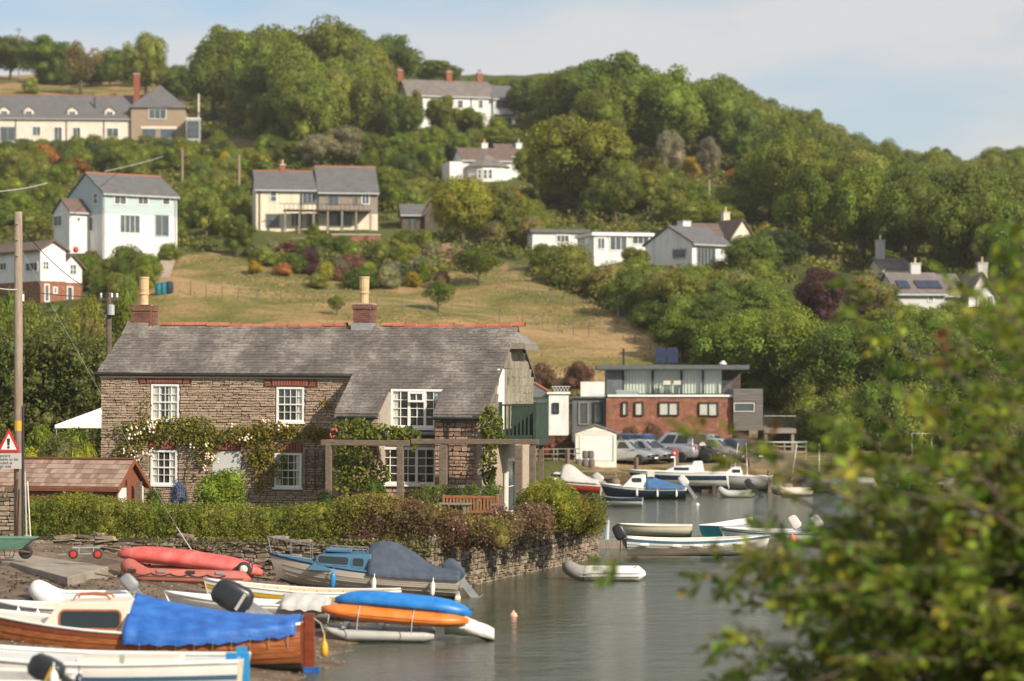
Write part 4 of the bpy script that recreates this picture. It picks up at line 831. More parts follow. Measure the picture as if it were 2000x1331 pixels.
MB().add([(xt0-e, -.6-e, zt), (xt1+e, -.6-e, zt), (xt1+e, -.6+dT+e, zt), (xt0-e, -.6+dT+e, zt), ((xt0+xt1)/2, -.6+dT/2, za)], [(0, 1, 4), (1, 2, 4), (2, 3, 4), (3, 0, 4), (3, 2, 1, 0)]).build('tower_roof', 'far_slate', T)
wpx(T, 'F', 290, 213, 325, 233, -.62, 3, 1); wpx(T, 'F', 279, 253, 304, 268, -.62, 2, 1, 'boat_blue'); wpx(T, 'F', 315, 253, 341, 268, -.62, 2, 1, 'boat_blue')
for a, b_ in ((276, 250),): MB().box(X(T, 275, -.68), -.68, Z(T, 300, 252, y=-.68), X(T, 345, -.68), -.63, Z(T, 300, 247, y=-.68)).build('lintel', 'render_pink', T)
stack(T, X(T, 267, 2), 2, ze, Z(T, 267, 146, y=2), .9, .8, 'brick', 0)
cv = thing('glass_porch', 'pale green glazed porch beside the stone tower', 'porch', P(364, 275, 381), R(4)); MB().box(0, 0, -2, 2.0, 3, 3.2).build('wall', 'gel_grey', cv); MB().box(-.1, -.1, 3.203, 2.1, 3.1, 3.4).build('roof', 'white', cv)
window(cv, (.15, -.05, .4), 1.7, 2.5, 2, 2, 0, 'green_paint', .1, .05, 1, None, None, True)
# --- long white house near the skyline
U = thing('house', 'long white house with slate roof and brick chimneys near the skyline', 'house', P(795, 250, 402), R(16))
x1 = X(U, 962); ze = Z(U, 800, 184, y=0); zr = Z(U, 790, 157, y=3.2); gabled(U, 0, x1, 0, 6.6, -4, ze, zr, 'x', 'render_white', 'far_slate_brown', .3, .2)
x2 = X(U, 1006, -.5); zu = Z(U, 985, 192, y=-.5); gabled(U, x1+.01, x2, -.5, 6.2, -4, zu, Z(U, 985, 170, y=3), 'x', 'render_white', 'far_slate', .3, .2)
for a, b_ in ((842, 853), (872, 884), (893, 905), (934, 944)): wpx(U, 'F', a, 196, b_, 212, 0, 1, 2)
for a, b_ in ((850, 862), (880, 893), (929, 941)): wpx(U, 'F', a, 226, b_, 243, 0, 1, 2)
wpx(U, 'F', 968, 196, 1000, 213, -.5, 3, 1); wpx(U, 'F', 970, 230, 1000, 248, -.5, 3, 1)
MB().box(x1+.1, -1.3, Z(U, 980, 223, y=-1.3)-.15, x2, -.52, Z(U, 980, 223, y=-1.3)).build('canopy', 'far_slate', U)
for px in (781, 877, 937): stack(U, X(U, px, 3.2), 3.3, zr-.3, zr+1.5, .9, .6, 'brick', 2, 'brick')
for px in (812, 866, 920): MB().tube([(X(U, px), -.1, -3), (X(U, px), -.1, zr-2.6)], .06, 6).build('downpipe', 'black_metal', U)
# --- white house with polygonal bay
Vh = thing('house', 'white house with polygonal slate-roofed bay and white chimneys below the skyline house', 'house', P(880, 365, 332), R(14))
x1 = X(Vh, 1003); ze = Z(Vh, 920, 312, y=1); zr = Z(Vh, 940, 292, y=4.4); gabled(Vh, X(Vh, 905, 1), x1, 1, 8, -4, ze, zr, 'x', 'render_white', 'far_tile_brown', .3, .2)
MB().box(0, .5, -4, X(Vh, 904, .5), 5, Z(Vh, 885, 316, y=.5)).build('wing', 'render_white', Vh)
cx_, cy_ = X(Vh, 950, 1.2), 1.2; rb = 2.9; zb = Z(Vh, 950, 325, y=-1.5)
oc = [(cx_+rb*math.cos(R(22.5+45*i)), cy_+rb*math.sin(R(22.5+45*i))) for i in range(8)]
MB().prism(oc, -4, zb, 'z').build('bay', 'render_white', Vh); re_ = [(cx_+(rb+.35)*math.cos(R(22.5+45*i)), cy_+(rb+.35)*math.sin(R(22.5+45*i)), zb) for i in range(8)]
MB().add(re_+[(cx_, cy_, zb+1.9)], [(i, (i+1) % 8, 8) for i in range(8)]+[tuple(range(7, -1, -1))]).build('bay_roof', 'far_slate_brown', Vh)
for i, px in enumerate((932, 943, 953)): wpx(Vh, 'F', px, 331, px+9, 350, cy_-rb*.93, 1, 2)
gabled(Vh, X(Vh, 975, 3), X(Vh, 1028, 3), 3, 9, -4, Z(Vh, 1000, 304, y=3), Z(Vh, 1000, 284, y=6), 'x', 'render_white', 'far_tile_brown', .3, .2)
for px in (898, 946, 1013): stack(Vh, X(Vh, px, 5), 5, zr-1.5, Z(Vh, px, 281 if px > 900 else 300, y=5), .8, .6, 'render_white', 1)
# --- white flat-roofed houses, right of centre
K = thing('bungalow', 'low white flat-roofed bungalow with picture windows above the hedge', 'house', P(1160, 526, 246), R(14))
z1 = Z(K, 1200, 455, y=0); x1 = X(K, 1272); MB().box(0, 0, -2, x1, 6, z1-.3).build('wall', 'render_white', K); MB().box(-.25, -.25, z1-.297, x1+.25, 6.2, z1).build('roof', 'white', K); MB().box(0, .1, z1+.003, x1, 6, z1+.12).build('roof_felt', 'far_slate', K)
wpx(K, 'F', 1166, 464, 1182, 488, 0, 2, 1); wpx(K, 'F', 1190, 462, 1225, 490, 0, 3, 1); wpx(K, 'F', 1234, 462, 1268, 478, 0, 3, 1); wpx(K, 'L', 1140, 462, 1152, 480, 0, 1, 1)
K2 = thing('annexe', 'small white flat-roofed annexe behind the low bungalow', 'house', P(1040, 490, 254), R(12)); z2 = Z(K2, 1080, 455, y=0); MB().box(0, 0, -2, X(K2, 1150), 5, z2).build('wall', 'render_white', K2); MB().box(-.3, -.3, z2+.003, X(K2, 1152), 5.2, z2+.35).build('roof', 'far_slate', K2)
wpx(K2, 'F', 1086, 459, 1112, 474, 0, 3, 1)
S_ = thing('house', 'white house with shallow grey roof and glazed gable corner above the hedge', 'house', P(1352, 530, 240), R(40))
zf = Z(S_, 1352, 474, y=0); x1 = X(S_, 1403); yL = hit(S_, 1262, 500, x=0).y
gabled(S_, 0, x1+1.5, 0, yL*1.02, -2, zf, Z(S_, 1285, 445, x=0), 'x', 'render_white', 'far_slate', .3, .15)
wpx(S_, 'F', 1360, 484, 1397, 521, 0, 5, 1, 'galv'); wpx(S_, 'L', 1314, 485, 1341, 506, 0, 1, 1, 'galv'); stack(S_, X(S_, 1336, 4, 440), 4, zf+.5, Z(S_, 1336, 434, y=4), 1.0, .8, 'render_white', 0)
MB().box(x1+1.6, -2, -.1, x1+3.4, 2, .05).build('balcony_floor', 'grey_lintel', S_); MB().box(x1+1.6, -2, .06, x1+3.4, -1.97, 1.0).build('balustrade', 'green_glass', S_)
O = thing('cottage', 'brown-roofed cottage with small white gable behind the flat-roofed houses', 'cottage', P(1372, 478, ground_hit(1410, 478)-2), R(24))
ze = Z(O, 1400, 462, y=0); x1 = X(O, 1462); gabled(O, 0, x1, 0, 6, -3, ze, Z(O, 1400, 440, y=3), 'x', 'render_cream', 'far_tile_brown', .3, .2); gabled(O, x1-3.0, x1-.4, -1.8, 3, -3, ze-.2, ze+1.6, 'y', 'render_cream', 'far_tile_brown', .25, .25); stack(O, x1-1.0, 3, ze+.5, ze+2.6, .7, .6, 'render_cream', 1)
window(O, (x1-2.2, -1.86, ze-1.2), 1.0, 1.0, 2, 1, 0, 'white', .08, .05, 1, None, None, True)
# --- house with solar panels on the right slope
Q = thing('house', 'grey-roofed house with roof solar panels and white gable on the right slope', 'house', P(1752, 598, ground_hit(1790, 600)-3), R(8))
ze = Z(Q, 1800, 572, y=0); x1 = X(Q, 1845); zr = Z(Q, 1800, 536, y=3.5); gabled(Q, 0, x1, 0, 7, -4, ze, zr, 'x', 'render_grey', 'far_slate_brown', .3, .2)
x2 = X(Q, 1945, -.8); gabled(Q, x1+.01, x2-2.4, .6, 6.4, -4, ze-.1, zr-.1, 'x', 'render_grey', 'far_slate_brown', .3, .1); gabled(Q, x2-2.5, x2, -.8, 6.5, -4, ze-.3, zr-.1, 'y', 'render_white', 'far_slate_brown', .25, .3)
k_ = math.atan2(zr-ze, 3.5)
for a, b_ in ((1753, 1776), (1789, 1838)):
    xa, xb = X(Q, a, 1), X(Q, b_, 1); n = max(2, int((xb-xa)/.9))
    for i in range(n): MB().box(0, 0, 0, (xb-xa)/n-.04, 1.6, .05).build('solar_panel', 'solar', Q, loc=(xa+i*(xb-xa)/n, .35, ze+.35*(zr-ze)/3.5+.22), rot=(k_, 0, 0))
for i in range(3): MB().box(0, 0, 0, .9, 1.5, .05).build('solar_panel', 'solar', Q, loc=(X(Q, 1876, 1)+i*.95, .9, ze+.3*(zr-ze)/3+.2), rot=(k_, 0, 0))
wpx(Q, 'F', 1812, 577, 1824, 590, 0, 2, 1); wpx(Q, 'F', 1929, 577, 1940, 597, -.8, 2, 1); stack(Q, X(Q, 1787, 3.5), 3.5, zr-.3, zr+.9, .9, .6, 'render_grey', 1); stack(Q, X(Q, 1918, 3.5), 3.5, zr-.3, zr+1.0, .9, .6, 'grey_lintel', 1)
MB().box(X(Q, 1905, -2), -2.0, Z(Q, 1925, 602, y=-2), X(Q, 1948, -2), -.85, Z(Q, 1925, 600, y=-2)).build('balcony_floor', 'dark_wood', Q)
for i in range(6): x = X(Q, 1908+i*7.5, -2); MB().box(x-.04, -1.98, Z(Q, 1925, 600, y=-2)+.002, x+.04, -1.9, Z(Q, 1925, 582, y=-2)).build('baluster', 'dark_wood', Q)
Q2 = thing('house', 'grey-roofed house just behind the solar panel house', 'house', P(1725, 545, ground_hit(1750, 545)-2), R(12)); ze = Z(Q2, 1740, 527, y=0); gabled(Q2, 0, X(Q2, 1782), 0, 5, -3, ze, Z(Q2, 1750, 507, y=2.5), 'x', 'render_cream', 'far_slate_brown', .3, .2); stack(Q2, .6, 2.5, ze+.6, ze+2.9, .8, .6, 'grey_lintel', 1)
# --- white cottage half hidden by the stone cottage
Cw = thing('cottage', 'small white cottage with hipped slate roof and red-topped chimney behind the balcony', 'cottage', P(1000, 815, 142), R(-2))
ze = Z(Cw, 1040, 776, y=0); x1 = X(Cw, 1076); MB().box(-1, 0, -1, x1, 5, ze).build('wall', 'render_white', Cw); zr = Z(Cw, 1025, 741, y=2.5); e = .3
MB().add([(-1-e, -e, ze), (x1+e, -e, ze), (x1+e, 5+e, ze), (-1-e, 5+e, ze), (-.5, 2.5, zr), (X(Cw, 1030, 2.5), 2.5, zr)], [(0, 1, 5, 4), (1, 2, 5), (2, 3, 4, 5), (3, 0, 4), (3, 2, 1, 0)]).build('roof', 'far_slate', Cw)
MB().tube([(X(Cw, 1030, 2.5), 2.5, zr+.02), (x1+e, -e, ze+.05)], .09, 6).build('hip_tiles', 'ridge_tile', Cw)
c = stack(Cw, X(Cw, 1024, 2.5), 2.5, zr-.5, Z(Cw, 1024, 712, y=2.5), .42, .42, 'render_white', 0); MB().lathe([(.27, 0), (.27, .12), (.2, .3), (.13, .36), (.12, .7), (.14, .75)], 10, (X(Cw, 1024, 2.5), 2.5, Z(Cw, 1024, 712, y=2.5)+.1)).build('chimney_pot', 'ridge_tile', c)
xq, xz = X(Cw, 1072, -.6), X(Cw, 1109, -.6); z3 = Z(Cw, 1090, 770, y=-.6); MB().box(xq, -.6, -1, xz, 3, z3).build('porch', 'render_white', Cw); MB().box(xq-.1, -.7, z3+.003, xz+.1, 3.1, z3+.1).build('porch_roof', 'white', Cw); wpx(Cw, 'F', 1079, 787, 1092, 808, -.6, 1, 1, 'dark')
trl = thing('trellis', 'small white lattice trellis above the white porch roof', 'trellis', P(1079, 770, 143.5))
for i in range(5):
    for s_ in (-1, 1): MB().box(-.015, -.01, 0, .015, .01, .5).build('lath', 'gel_grey', trl, loc=(.12+i*.18-s_*.13, .02*s_, .02), rot=(0, s_*R(33), 0))
MB().box(-.05, -.02, .4, 1.0, .02, .44).build('rail', 'gel_grey', trl)
# --- modern brick house
D_ = 174.0
Mo = thing('modern_house', 'modern flat-roofed brick house with glazed curtained upper floor by the car park', 'house', P(1184, 875, D_), R(-1))
zt = Z(Mo, 1300, 772, y=0); xb = X(Mo, 1430); x3 = X(Mo, 1465)
MB().box(0, 0, -1.5, xb, 8, zt-.12).build('wall', 'brickwall', Mo); MB().box(xb+.002, 1.0, -1.5, x3, 7, Z(Mo, 1450, 840, y=1)).build('wall', 'brickwall', Mo)
MB().box(X(Mo, 1187, -.12), -.12, zt-.117, xb+.05, 8, zt+.02).build('terrace_slab', 'white', Mo)
zr = Z(Mo, 1300, 721, y=1.2); xg0, xg1 = X(Mo, 1217, 1.4), X(Mo, 1412, 1.4)
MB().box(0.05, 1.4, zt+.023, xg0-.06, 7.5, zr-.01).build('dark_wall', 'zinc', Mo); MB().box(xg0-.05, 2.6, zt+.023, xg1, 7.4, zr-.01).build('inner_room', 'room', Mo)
MB().box(xg1+.01, 4.5, zt+.023, xb+.9, 7.4, zr-.01).build('dark_wall', 'dark_wood', Mo)
xr0, xr1 = X(Mo, 1166, -.3), X(Mo, 1466, -.3); MB().box(xr0, .55, zr, xr1, 8.5, Z(Mo, 1300, 713, y=-.5)).build('roof', 'zinc', Mo); MB().box(xr0+.1, .65, zr-.06, xr1-.1, 8.4, zr-.003).build('soffit', 'galv', Mo)
ed = [1217, 1275, 1331, 1373, 1412]
for i in range(4):
    a, b_ = X(Mo, ed[i], 1.4)+.05, X(Mo, ed[i+1], 1.4)-.05; fr = MB()
    fr.box(a-.05, 1.36, zt+.025, a+.04, 1.5, zr-.012); fr.box(b_-.04, 1.36, zt+.025, b_+.045, 1.5, zr-.012); fr.box(a+.041, 1.38, zt+.025, b_-.041, 1.48, zt+.1); fr.box(a+.041, 1.38, zr-.09, b_-.041, 1.48, zr-.012); fo = fr.build('sliding_door', 'black_metal', Mo)
    MB().box(a+.04, 1.43, zt+.1, b_-.04, 1.445, zr-.09).build('pane', 'green_glass', fo)
    n = int((b_-a)/.07); k_ = MB(); k_.rings([[(a+(b_-a)*j/n, 1.75+.05*((j*7) % 3-1), z) for j in range(n+1)] for z in (zt+.05, zr-.05)]); k_.build('curtain', 'curtain', fo)
bl = MB(); xa = X(Mo, 1190, -.05); bl.box(xa, -.06, zt+.05, xb, -.045, zt+1.0); bl.build('glass_balustrade', 'green_glass', Mo)
for a, b_, c_, d_, n in ((1215, 1226, 785, 812, 1), (1240, 1257, 785, 812, 1), (1287, 1326, 785, 812, 2), (1365, 1403, 786, 813, 2)):
    p = hit(Mo, a, d_, 0); q = hit(Mo, b_, c_, 0); window(Mo, (p.x, -.1, p.z), q.x-p.x, q.z-p.z, n, 1, 0, 'black_metal', .06, .07, 1, [(.03, .97)], None, False, .16)
zc, zd = Z(Mo, 1460, 760, y=-.35), Z(Mo, 1460, 841, y=-.35); xc0, xc1 = xb+.06, X(Mo, 1490, -.35)
MB().box(xc0, -.3, zd, xc1, 5, zc).build('clad_box', 'clad_grey', Mo)
nb = 14
CBD = MB().box(0, 0, 0, 1, 1, 1).mesh('cladding_board', 'clad_grey'); wz0, wz1, wx0, wx1 = Z(Mo, 1460, 805, y=-.35), Z(Mo, 1460, 787, y=-.35), X(Mo, 1433, -.35), X(Mo, 1474, -.35)
for i in range(nb):
    z = zd+i*(zc-zd)/nb; h = (zc-zd)/nb*.9
    if z+h > wz0 and z < wz1: link('cladding_board', CBD, Mo, (wx1+.05, -.345, z), scale=(xc1-wx1-.05, .04, h))
    else: link('cladding_board', CBD, Mo, (xc0, -.345, z), scale=(xc1-xc0, .04, h))
wpx(Mo, 'F', 1433, 787, 1474, 805, -.35, 1, 1, 'grey_lintel', fw=.07)
MB().tube([(X(Mo, 1218, 3), 3, zr+.2), (X(Mo, 1218, 3), 3, Z(Mo, 1218, 681, y=3))], .07, 8).build('flue', 'black_metal', Mo)
for i in range(2): a = X(Mo, 1281+i*23, 2); MB().box(0, 0, 0, .72, 1.35, .06).build('solar_panel', 'solar', Mo, loc=(a, 2, Z(Mo, 1300, 710, y=2)), rot=(R(52), 0, 0))
MB().lathe([(.25, 0), (.25, .1), (.12, .15), (.12, .25)], 10, (X(Mo, 1412, 3), 3, Z(Mo, 1412, 712, y=3))).build('roof_vent', 'white', Mo)
# deck on the right with glass rail and posts
xd, xe = X(Mo, 1492, -.2), X(Mo, 1555, -.2); zz = Z(Mo, 1520, 838, y=-.2); MB().box(xd, -.2, zz-.3, xe, 5, zz).build('deck', 'timber_grey', Mo)
MB().box(xd, -.18, zz+.03, xe, -.165, zz+.85).build('glass_balustrade', 'green_glass', Mo); MB().box(xd, -.2, zz+.852, xe, -.14, zz+.9).build('handrail', 'galv', Mo)
for px in (1496, 1548): MB().box(X(Mo, px, 0)-.1, -.1, -1.5, X(Mo, px, 0)+.1, .1, zz-.303).build('post', 'timber_grey', Mo)
MB().box(xd, 3.5, -1.5, xe, 5, zz-.31).build('undercroft', 'dark_wood', Mo)
# grey side extension with white tank box, left of the brick house
sx = MB(); xa, xb2 = X(Mo, 1118, .5), -.03; za = Z(Mo, 1150, 778, y=.5); MB().box(xa, .5, -1.5, xb2, 6, za).build('side_extension', 'zinc', Mo); MB().box(xa-.2, .3, za+.003, xb2, 6.1, za+.1).build('side_roof', 'zinc', Mo)
wpx(Mo, 'F', 1130, 785, 1150, 830, .48, 1, 1, 'timber_grey', name='door'); wpx(Mo, 'F', 1158, 786, 1178, 828, .48, 2, 1, 'black_metal')
MB().box(X(Mo, 1134, 1), 1.0, za+.11, X(Mo, 1181, 1), 3, Z(Mo, 1150, 746, y=1)).build('upper_box', 'render_white', Mo)
tb = thing('garden_table', 'dark garden table with two pale chairs on the brick house terrace', 'table', Mo.location, R(-1)); ta = X(Mo, 1284, .6); zq = zt+.03
MB().box(ta, .5, zq+.62, ta+1.75, 1.1, zq+.66).build('table_top', 'black_metal', tb)
for x in (ta+.05, ta+1.65): MB().box(x, .55, zq, x+.05, 1.05, zq+.617).build('leg', 'black_metal', tb)
for k_, px in ((0, 1302), (1, 1322)):
    ch = thing('garden_chair', 'pale garden chair %s on the brick house terrace' % ('left at the dark table' if k_ == 0 else 'right at the dark table'), 'chair', Mo.location, R(-1)); x = X(Mo, px, 1.15)
    MB().box(x-.2, 1.13, zq+.4, x+.25, 1.34, zq+.45).build('seat', 'render_pink', ch); MB().box(x-.22, 1.12-.03, zq+.48, x+.27, 1.12, zq+.95).build('backrest', 'render_pink', ch)
    for dx in (-.18, .2): MB().box(x+dx, 1.15, zq, x+dx+.04, 1.19, zq+.398).build('leg', 'black_metal', ch)
sg = thing('sun_lounger', 'grey folded lounger lying on the brick house terrace', 'lounger', Mo.location, R(-1)); x = X(Mo, 1203, .5); MB().box(x, .3, zq+.2, x+1.6, .9, zq+.3).build('cushion', 'tarp_grey', sg); MB().box(x+.05, .35, zq, x+1.5, .85, zq+.19).build('frame', 'galv', sg)
# --- white garage by the car park
Ga = thing('garage', 'small cream garage with white roller door at the water front', 'garage', P(1124, 900, 160), R(-1))
x1 = X(Ga, 1204); ze = Z(Ga, 1160, 846, y=0); zr = Z(Ga, 1164, 832, y=0); gabled(Ga, 0, x1, 0, 5, -.5, ze, zr, 'y', 'cream_board', 'far_slate_brown', .12, .08, th=.06)
n = 10; zd = Z(Ga, 1160, 852, y=0)
for i in range(n): MB().box(.25, -.04, i*zd/n+.006, x1-.25, -.005, (i+1)*zd/n-.006).build('door_slat', 'white', Ga)
for i in range(3): MB().box(.1+i*.25, -.03, zd+.03+i*.13, x1-.1-i*.25, -.008, zd+.14+i*.13).build('gable_board', 'cream_board', Ga)
MB().box(x1-.24, -.06, 0, x1-.17, -.004, zd+.02).build('door_guide', 'galv', Ga)
# ---------------------------------------------------------------- boats (bow towards local -x, stern at the origin, camera side is local -y)
class Hull:
    def __init__(s, L=5, B=1.8, H=.7, tr=.7, sb=.35, st=.05, rake=.3, tk=.1, e=2.2, pw=2.3, fore=.35): s.L, s.B, s.H, s.tr, s.sb, s.st, s.rake, s.tk, s.e, s.pw, s.fore = L, B, H, tr, sb, st, rake, tk, e, pw, fore
    def b(s, t):
        if t < .45: return s.B/2*(s.tr+(1-s.tr)*math.sin(math.pi/2*t/.45))
        return s.B/2*max(0.004, 1-((t-.45)/.55)**s.pw)
    def zs(s, t): return s.H*(1+s.sb*max(0, (t-.35)/.65)**2+s.st*max(0, (.4-t)/.4)**2)
    def zk(s, t): return s.fore*s.H*max(0, (t-.7)/.3)**2.2
    def at(s, t, u, side, off=0.0):
        y = s.b(t)*(1-(1-u)**s.e)+off*(1 if u > 0.02 else 0); z = s.zk(t)+(s.zs(t)-s.zk(t))*u**1.25
        return (-s.L*t-s.rake*u*t**5+s.tk*u*(1-t)**5, side*y, z)
NT = 18
def skin(h, u0, u1, side, nu=3, off=0.0, lap=0.0):
    rows = []
    for i in range(NT+1):
        t = i/NT; rows.append([h.at(t, u0+(u1-u0)*j/nu, side, off+lap*(1-j/nu)) for j in range(nu+1)])
    return rows if side > 0 else [r[::-1] for r in rows]
def boat(name, label, h, loc, rz=0, ry=0, rx=0, bands=(('hull', 1, 'gel_white'),), planks=0, plank_mats=('varnish',), inner='gel_cream', deck=None, rail='gel_white', transom=None, thwarts=(), cat='boat', group=None, th=.04, rr=.03, deck_to=1.0, dz=.06):
    t_ = thing(name, label, cat, loc, rz, group, rx, ry)
    if planks:
        us = [(i/planks)**.9 for i in range(planks+1)]
        for sd in (-1, 1):
            for i in range(planks):
                m = MB(); m.rings(skin(h, us[i], min(1, us[i+1]+.01), sd, 2, 0, .016 if i else 0)); m.rings([r[::-1] for r in skin(h, us[i], us[i+1], sd, 2, -.02)])
                m.build('plank', plank_mats[min(i, len(plank_mats)-1)] if i < len(plank_mats)-1 else plank_mats[-1], t_, True)
    else:
        u0 = 0
        for nm, u1, mt in bands:
            m = MB()
            for sd in (-1, 1): m.rings(skin(h, u0, u1, sd, 4))
            m.build(nm, mt, t_, True); u0 = u1
    tm = MB(); sec = [h.at(0, j/8, -1) for j in range(8, -1, -1)]+[h.at(0, j/8, 1) for j in range(1, 9)]
    tm.add(sec+[(x-.04, y, z) for x, y, z in sec], [tuple(range(17)), tuple(range(33, 16, -1))]); tm.build('transom', transom or (bands[-1][2] if not planks else plank_mats[-1]), t_)
    if deck:
        m = MB(); rows = []
        for i in range(NT+1):
            t = i/NT
            if t < 1-deck_to-1e-6: continue
            x, y, z = h.at(t, 1, 1); rows.append([(x, -y+.01, z-dz), (x, 0, z-dz+.05*h.b(t)), (x, y-.01, z-dz)])
        m.rings(rows); m.build('deck', deck, t_, True)
    if inner and (not deck or deck_to < 1):
        m = MB()
        for sd in (-1, 1): m.rings([r[::-1] for r in skin(h, .12, .985, sd, 4, -th)])
        rows = []
        for i in range(NT): x, y, z = h.at(i/NT, .2, 1, -th); rows.append([(x, -y, z), (x, y, z)])
        m.rings(rows); m.build('interior', inner, t_, True)
    for sd in (-1, 1):
        pts = [h.at(i/NT, 1, sd) for i in range(NT+1)]; MB().tube(pts, rr, 6).build('gunwale', rail, t_, True)
    for x0, mt in thwarts:
        t = x0; x, y, z = h.at(t, .62, 1, -th); MB().box(x-.12, -y, z, x+.12, y, z+.035).build('thwart', mt, t_)
    return t_
def outboard(par, loc, s=1.0, tilt=0, rz=0, cowl='cowl_black', leg='cowl_grey', stripe=None):
    """hangs on the transom at loc; looks aft along +x; tilt swings the leg up"""
    M = Matrix.Rotation(-tilt, 4, 'Y')
    lg = MB(); lg.box(.02, -.05*s, -.75*s, .2*s, .05*s, .12*s, 0, M); lg.box(-.02, -.11*s, -.12*s, .06*s, .11*s, .14*s, 0, M); lg.box(-.02, -.09*s, -.62*s, .34*s, .09*s, -.6*s, 0, M)
    lg.rings([[Vector((x*s, r*math.cos(a)*s, (-.76+r*math.sin(a))*s)) for a in [k*math.pi/4 for k in range(8)]] for x, r in ((-.12, .01), (-.05, .05), (.15, .06), (.28, .035))], close=True, capa=True, capb=True, M=M)
    lg.prism([(-.02*s, -.8*s), (.14*s, -.8*s), (.1*s, -.98*s)], -.012*s, .012*s, 'y', 0, M)
    o = lg.build('outboard_motor', leg, par, loc=loc, rot=(0, 0, rz))
    c = MB(); rows = []
    for z, a, b_, x0 in ((.06, .10, .09, .08), (.10, .19, .13, .1), (.2, .235, .155, .11), (.46, .225, .15, .10), (.62, .20, .13, .09), (.69, .13, .09, .08), (.705, .04, .04, .07)):
        rows.append([(x0*s+a*s*math.copysign(abs(math.cos(k))**.45, math.cos(k)), b_*s*math.copysign(abs(math.sin(k))**.45, math.sin(k)), z*s) for k in [i*2*math.pi/14 for i in range(14)]])
    c.rings(rows, close=True, capa=True, capb=True, M=M); c.build('cowl', cowl, o, True)
    p = MB()
    for k in range(3):
        a = k*2*math.pi/3; p.prism([(0, 0), (.13*s*math.cos(a-.35), .13*s*math.sin(a-.35)), (.14*s*math.cos(a+.35), .14*s*math.sin(a+.35))], .3*s, .315*s, 'x', 0, M @ Matrix.Translation((0, 0, -.76*s)))
    p.build('propeller', 'steel', o)
    if stripe: 
        q = MB(); q.box(-.03*s, -.171*s, .2*s, .26*s, -.158*s, .25*s, 0, M); q.build('badge', stripe, o)
    return o
def cover(par, h, t0, t1, ridge, mt, drop=.12, n=16, p=1.3, folds=.03, name='cover', seed=0, k=9.0, front=None, radial=0):
    """a sheet hung over a ridge line between two stations; ridge(t) is its height above the sheer"""
    m = MB(); rows = []; r = random.Random(seed); ph = r.random()*6; nu = 14
    for i in range(n+1):
        t = t0+(t1-t0)*i/n; x, y, z = h.at(t, 1, 1); row = []; y += .075; z += .045
        for j in range(-nu, nu+1):
            u = j/nu; a = min(1, abs(u)*1.12); hh = ridge(t)*(1-a**p)
            w_ = folds*math.sin(k*(i/n)*6+ph+abs(u)*5)*(.25+a)*(.6+.4*math.sin(i*1.7+ph)); zz = z+.02+hh+w_*.6-(drop*(abs(u)-.89)/.11 if abs(u) > .89 else 0)
            if radial: s1 = (t1-t)*h.L; ang = math.atan2(a*1.1+.02, s1+.12); rd = math.hypot(s1, a*1.1); w_ = radial*(math.sin(ang*13+ph)+.5*math.sin(ang*29+1))*min(1, rd*.9)*max(.15, 1-s1/4.2)
            row.append((x, math.copysign(min(y, y*a)+.02*(abs(u) > .89)+w_*a*.5, u) if j else 0, zz))
        rows.append(row)
    m.rings(rows, capa=True, capb=True); return m.build(name, mt, par, True)
def trunk(par, x0, x1, yb, yt, z0, z1, mt, slope0=.25, slope1=.05, zf=None, name='cabin', crown=.06):
    """cabin sides with sloping ends; x0 is the forward end"""
    zf = zf if zf is not None else z1
    b_ = [(x0, -yb, z0), (x1, -yb, z0), (x1, yb, z0), (x0, yb, z0)]; t = [(x0+slope0, -yt, zf), (x1-slope1, -yt, z1), (x1-slope1, yt, z1), (x0+slope0, yt, zf)]
    m = MB(); m.add(b_+t+[(x0+slope0, 0, zf+crown), (x1-slope1, 0, z1+crown)], [(0, 1, 5, 4), (1, 2, 6, 9, 5), (2, 3, 7, 6), (3, 0, 4, 8, 7), (4, 5, 9, 8), (8, 9, 6, 7)])
    return m.build(name, mt, par, bevel=.025)
def port(par, x0, x1, z0, z1, yat, mt='car_glass', frame=None, r=.05, sk=0.0, name='window'):
    """a rounded cabin window on the camera side; yat(z) is the half width of the cabin at height z"""
    def ring(g, e):
        pts = []
        for cx_, cz_, a0 in ((x1-r, z1-r, 0), (x0+r, z1-r, 90), (x0+r, z0+r, 180), (x1-r, z0+r, 270)):
            for k in range(4): a = R(a0+k*30); x = cx_+(r+g)*math.cos(a); z = cz_+(r+g)*math.sin(a); pts.append((x+sk*(z-z0), -(yat(z)+e), z))
        return pts
    if frame: m = MB(); m.rings([ring(.045, .0), ring(.04, .02), ring(.0, .02), ring(0, .0)], close=True); fo = m.build('window_frame', frame, par)
    m = MB(); m.add(ring(0, .008), [tuple(range(15, -1, -1))]); return m.build(name, mt, par)
def fender(par, loc, mt='pvc_white', horiz=False, s=1.0):
    M = Matrix.Translation(loc) @ (Matrix.Rotation(R(90), 4, 'Y') if horiz else Matrix.Identity(4))
    MB().lathe([(.01, -.26*s), (.05*s, -.24*s), (.085*s, -.16*s), (.085*s, .14*s), (.05*s, .23*s), (.015, .27*s), (.012, .4*s)], 10, M=M).build('fender', mt, par, True)
def kayak(par, L_, B_, H_, mt, loc, rot, name='kayak', label=None, flip=False):
    m = MB(); rows = []; n = 18
    for i in range(n+1):
        t = i/n; q_ = abs(2*t-1); w_ = B_/2*max(.05, (1-q_**4.5)**.8 if q_ < 1 else 0); rise = .15*H_*q_**3
        rows.append([(L_*(t-.5), w_*math.cos(a), (H_*.62*math.sin(a) if math.sin(a) > 0 else H_*.38*math.sin(a))*(.3+.7*(1-q_**5))+ (rise if not flip else -rise)) for a in [k*2*math.pi/14 for k in range(14)]])
    m.rings(rows, close=True, capa=True, capb=True); return m.build(name, mt, par, True, loc=loc, rot=rot)
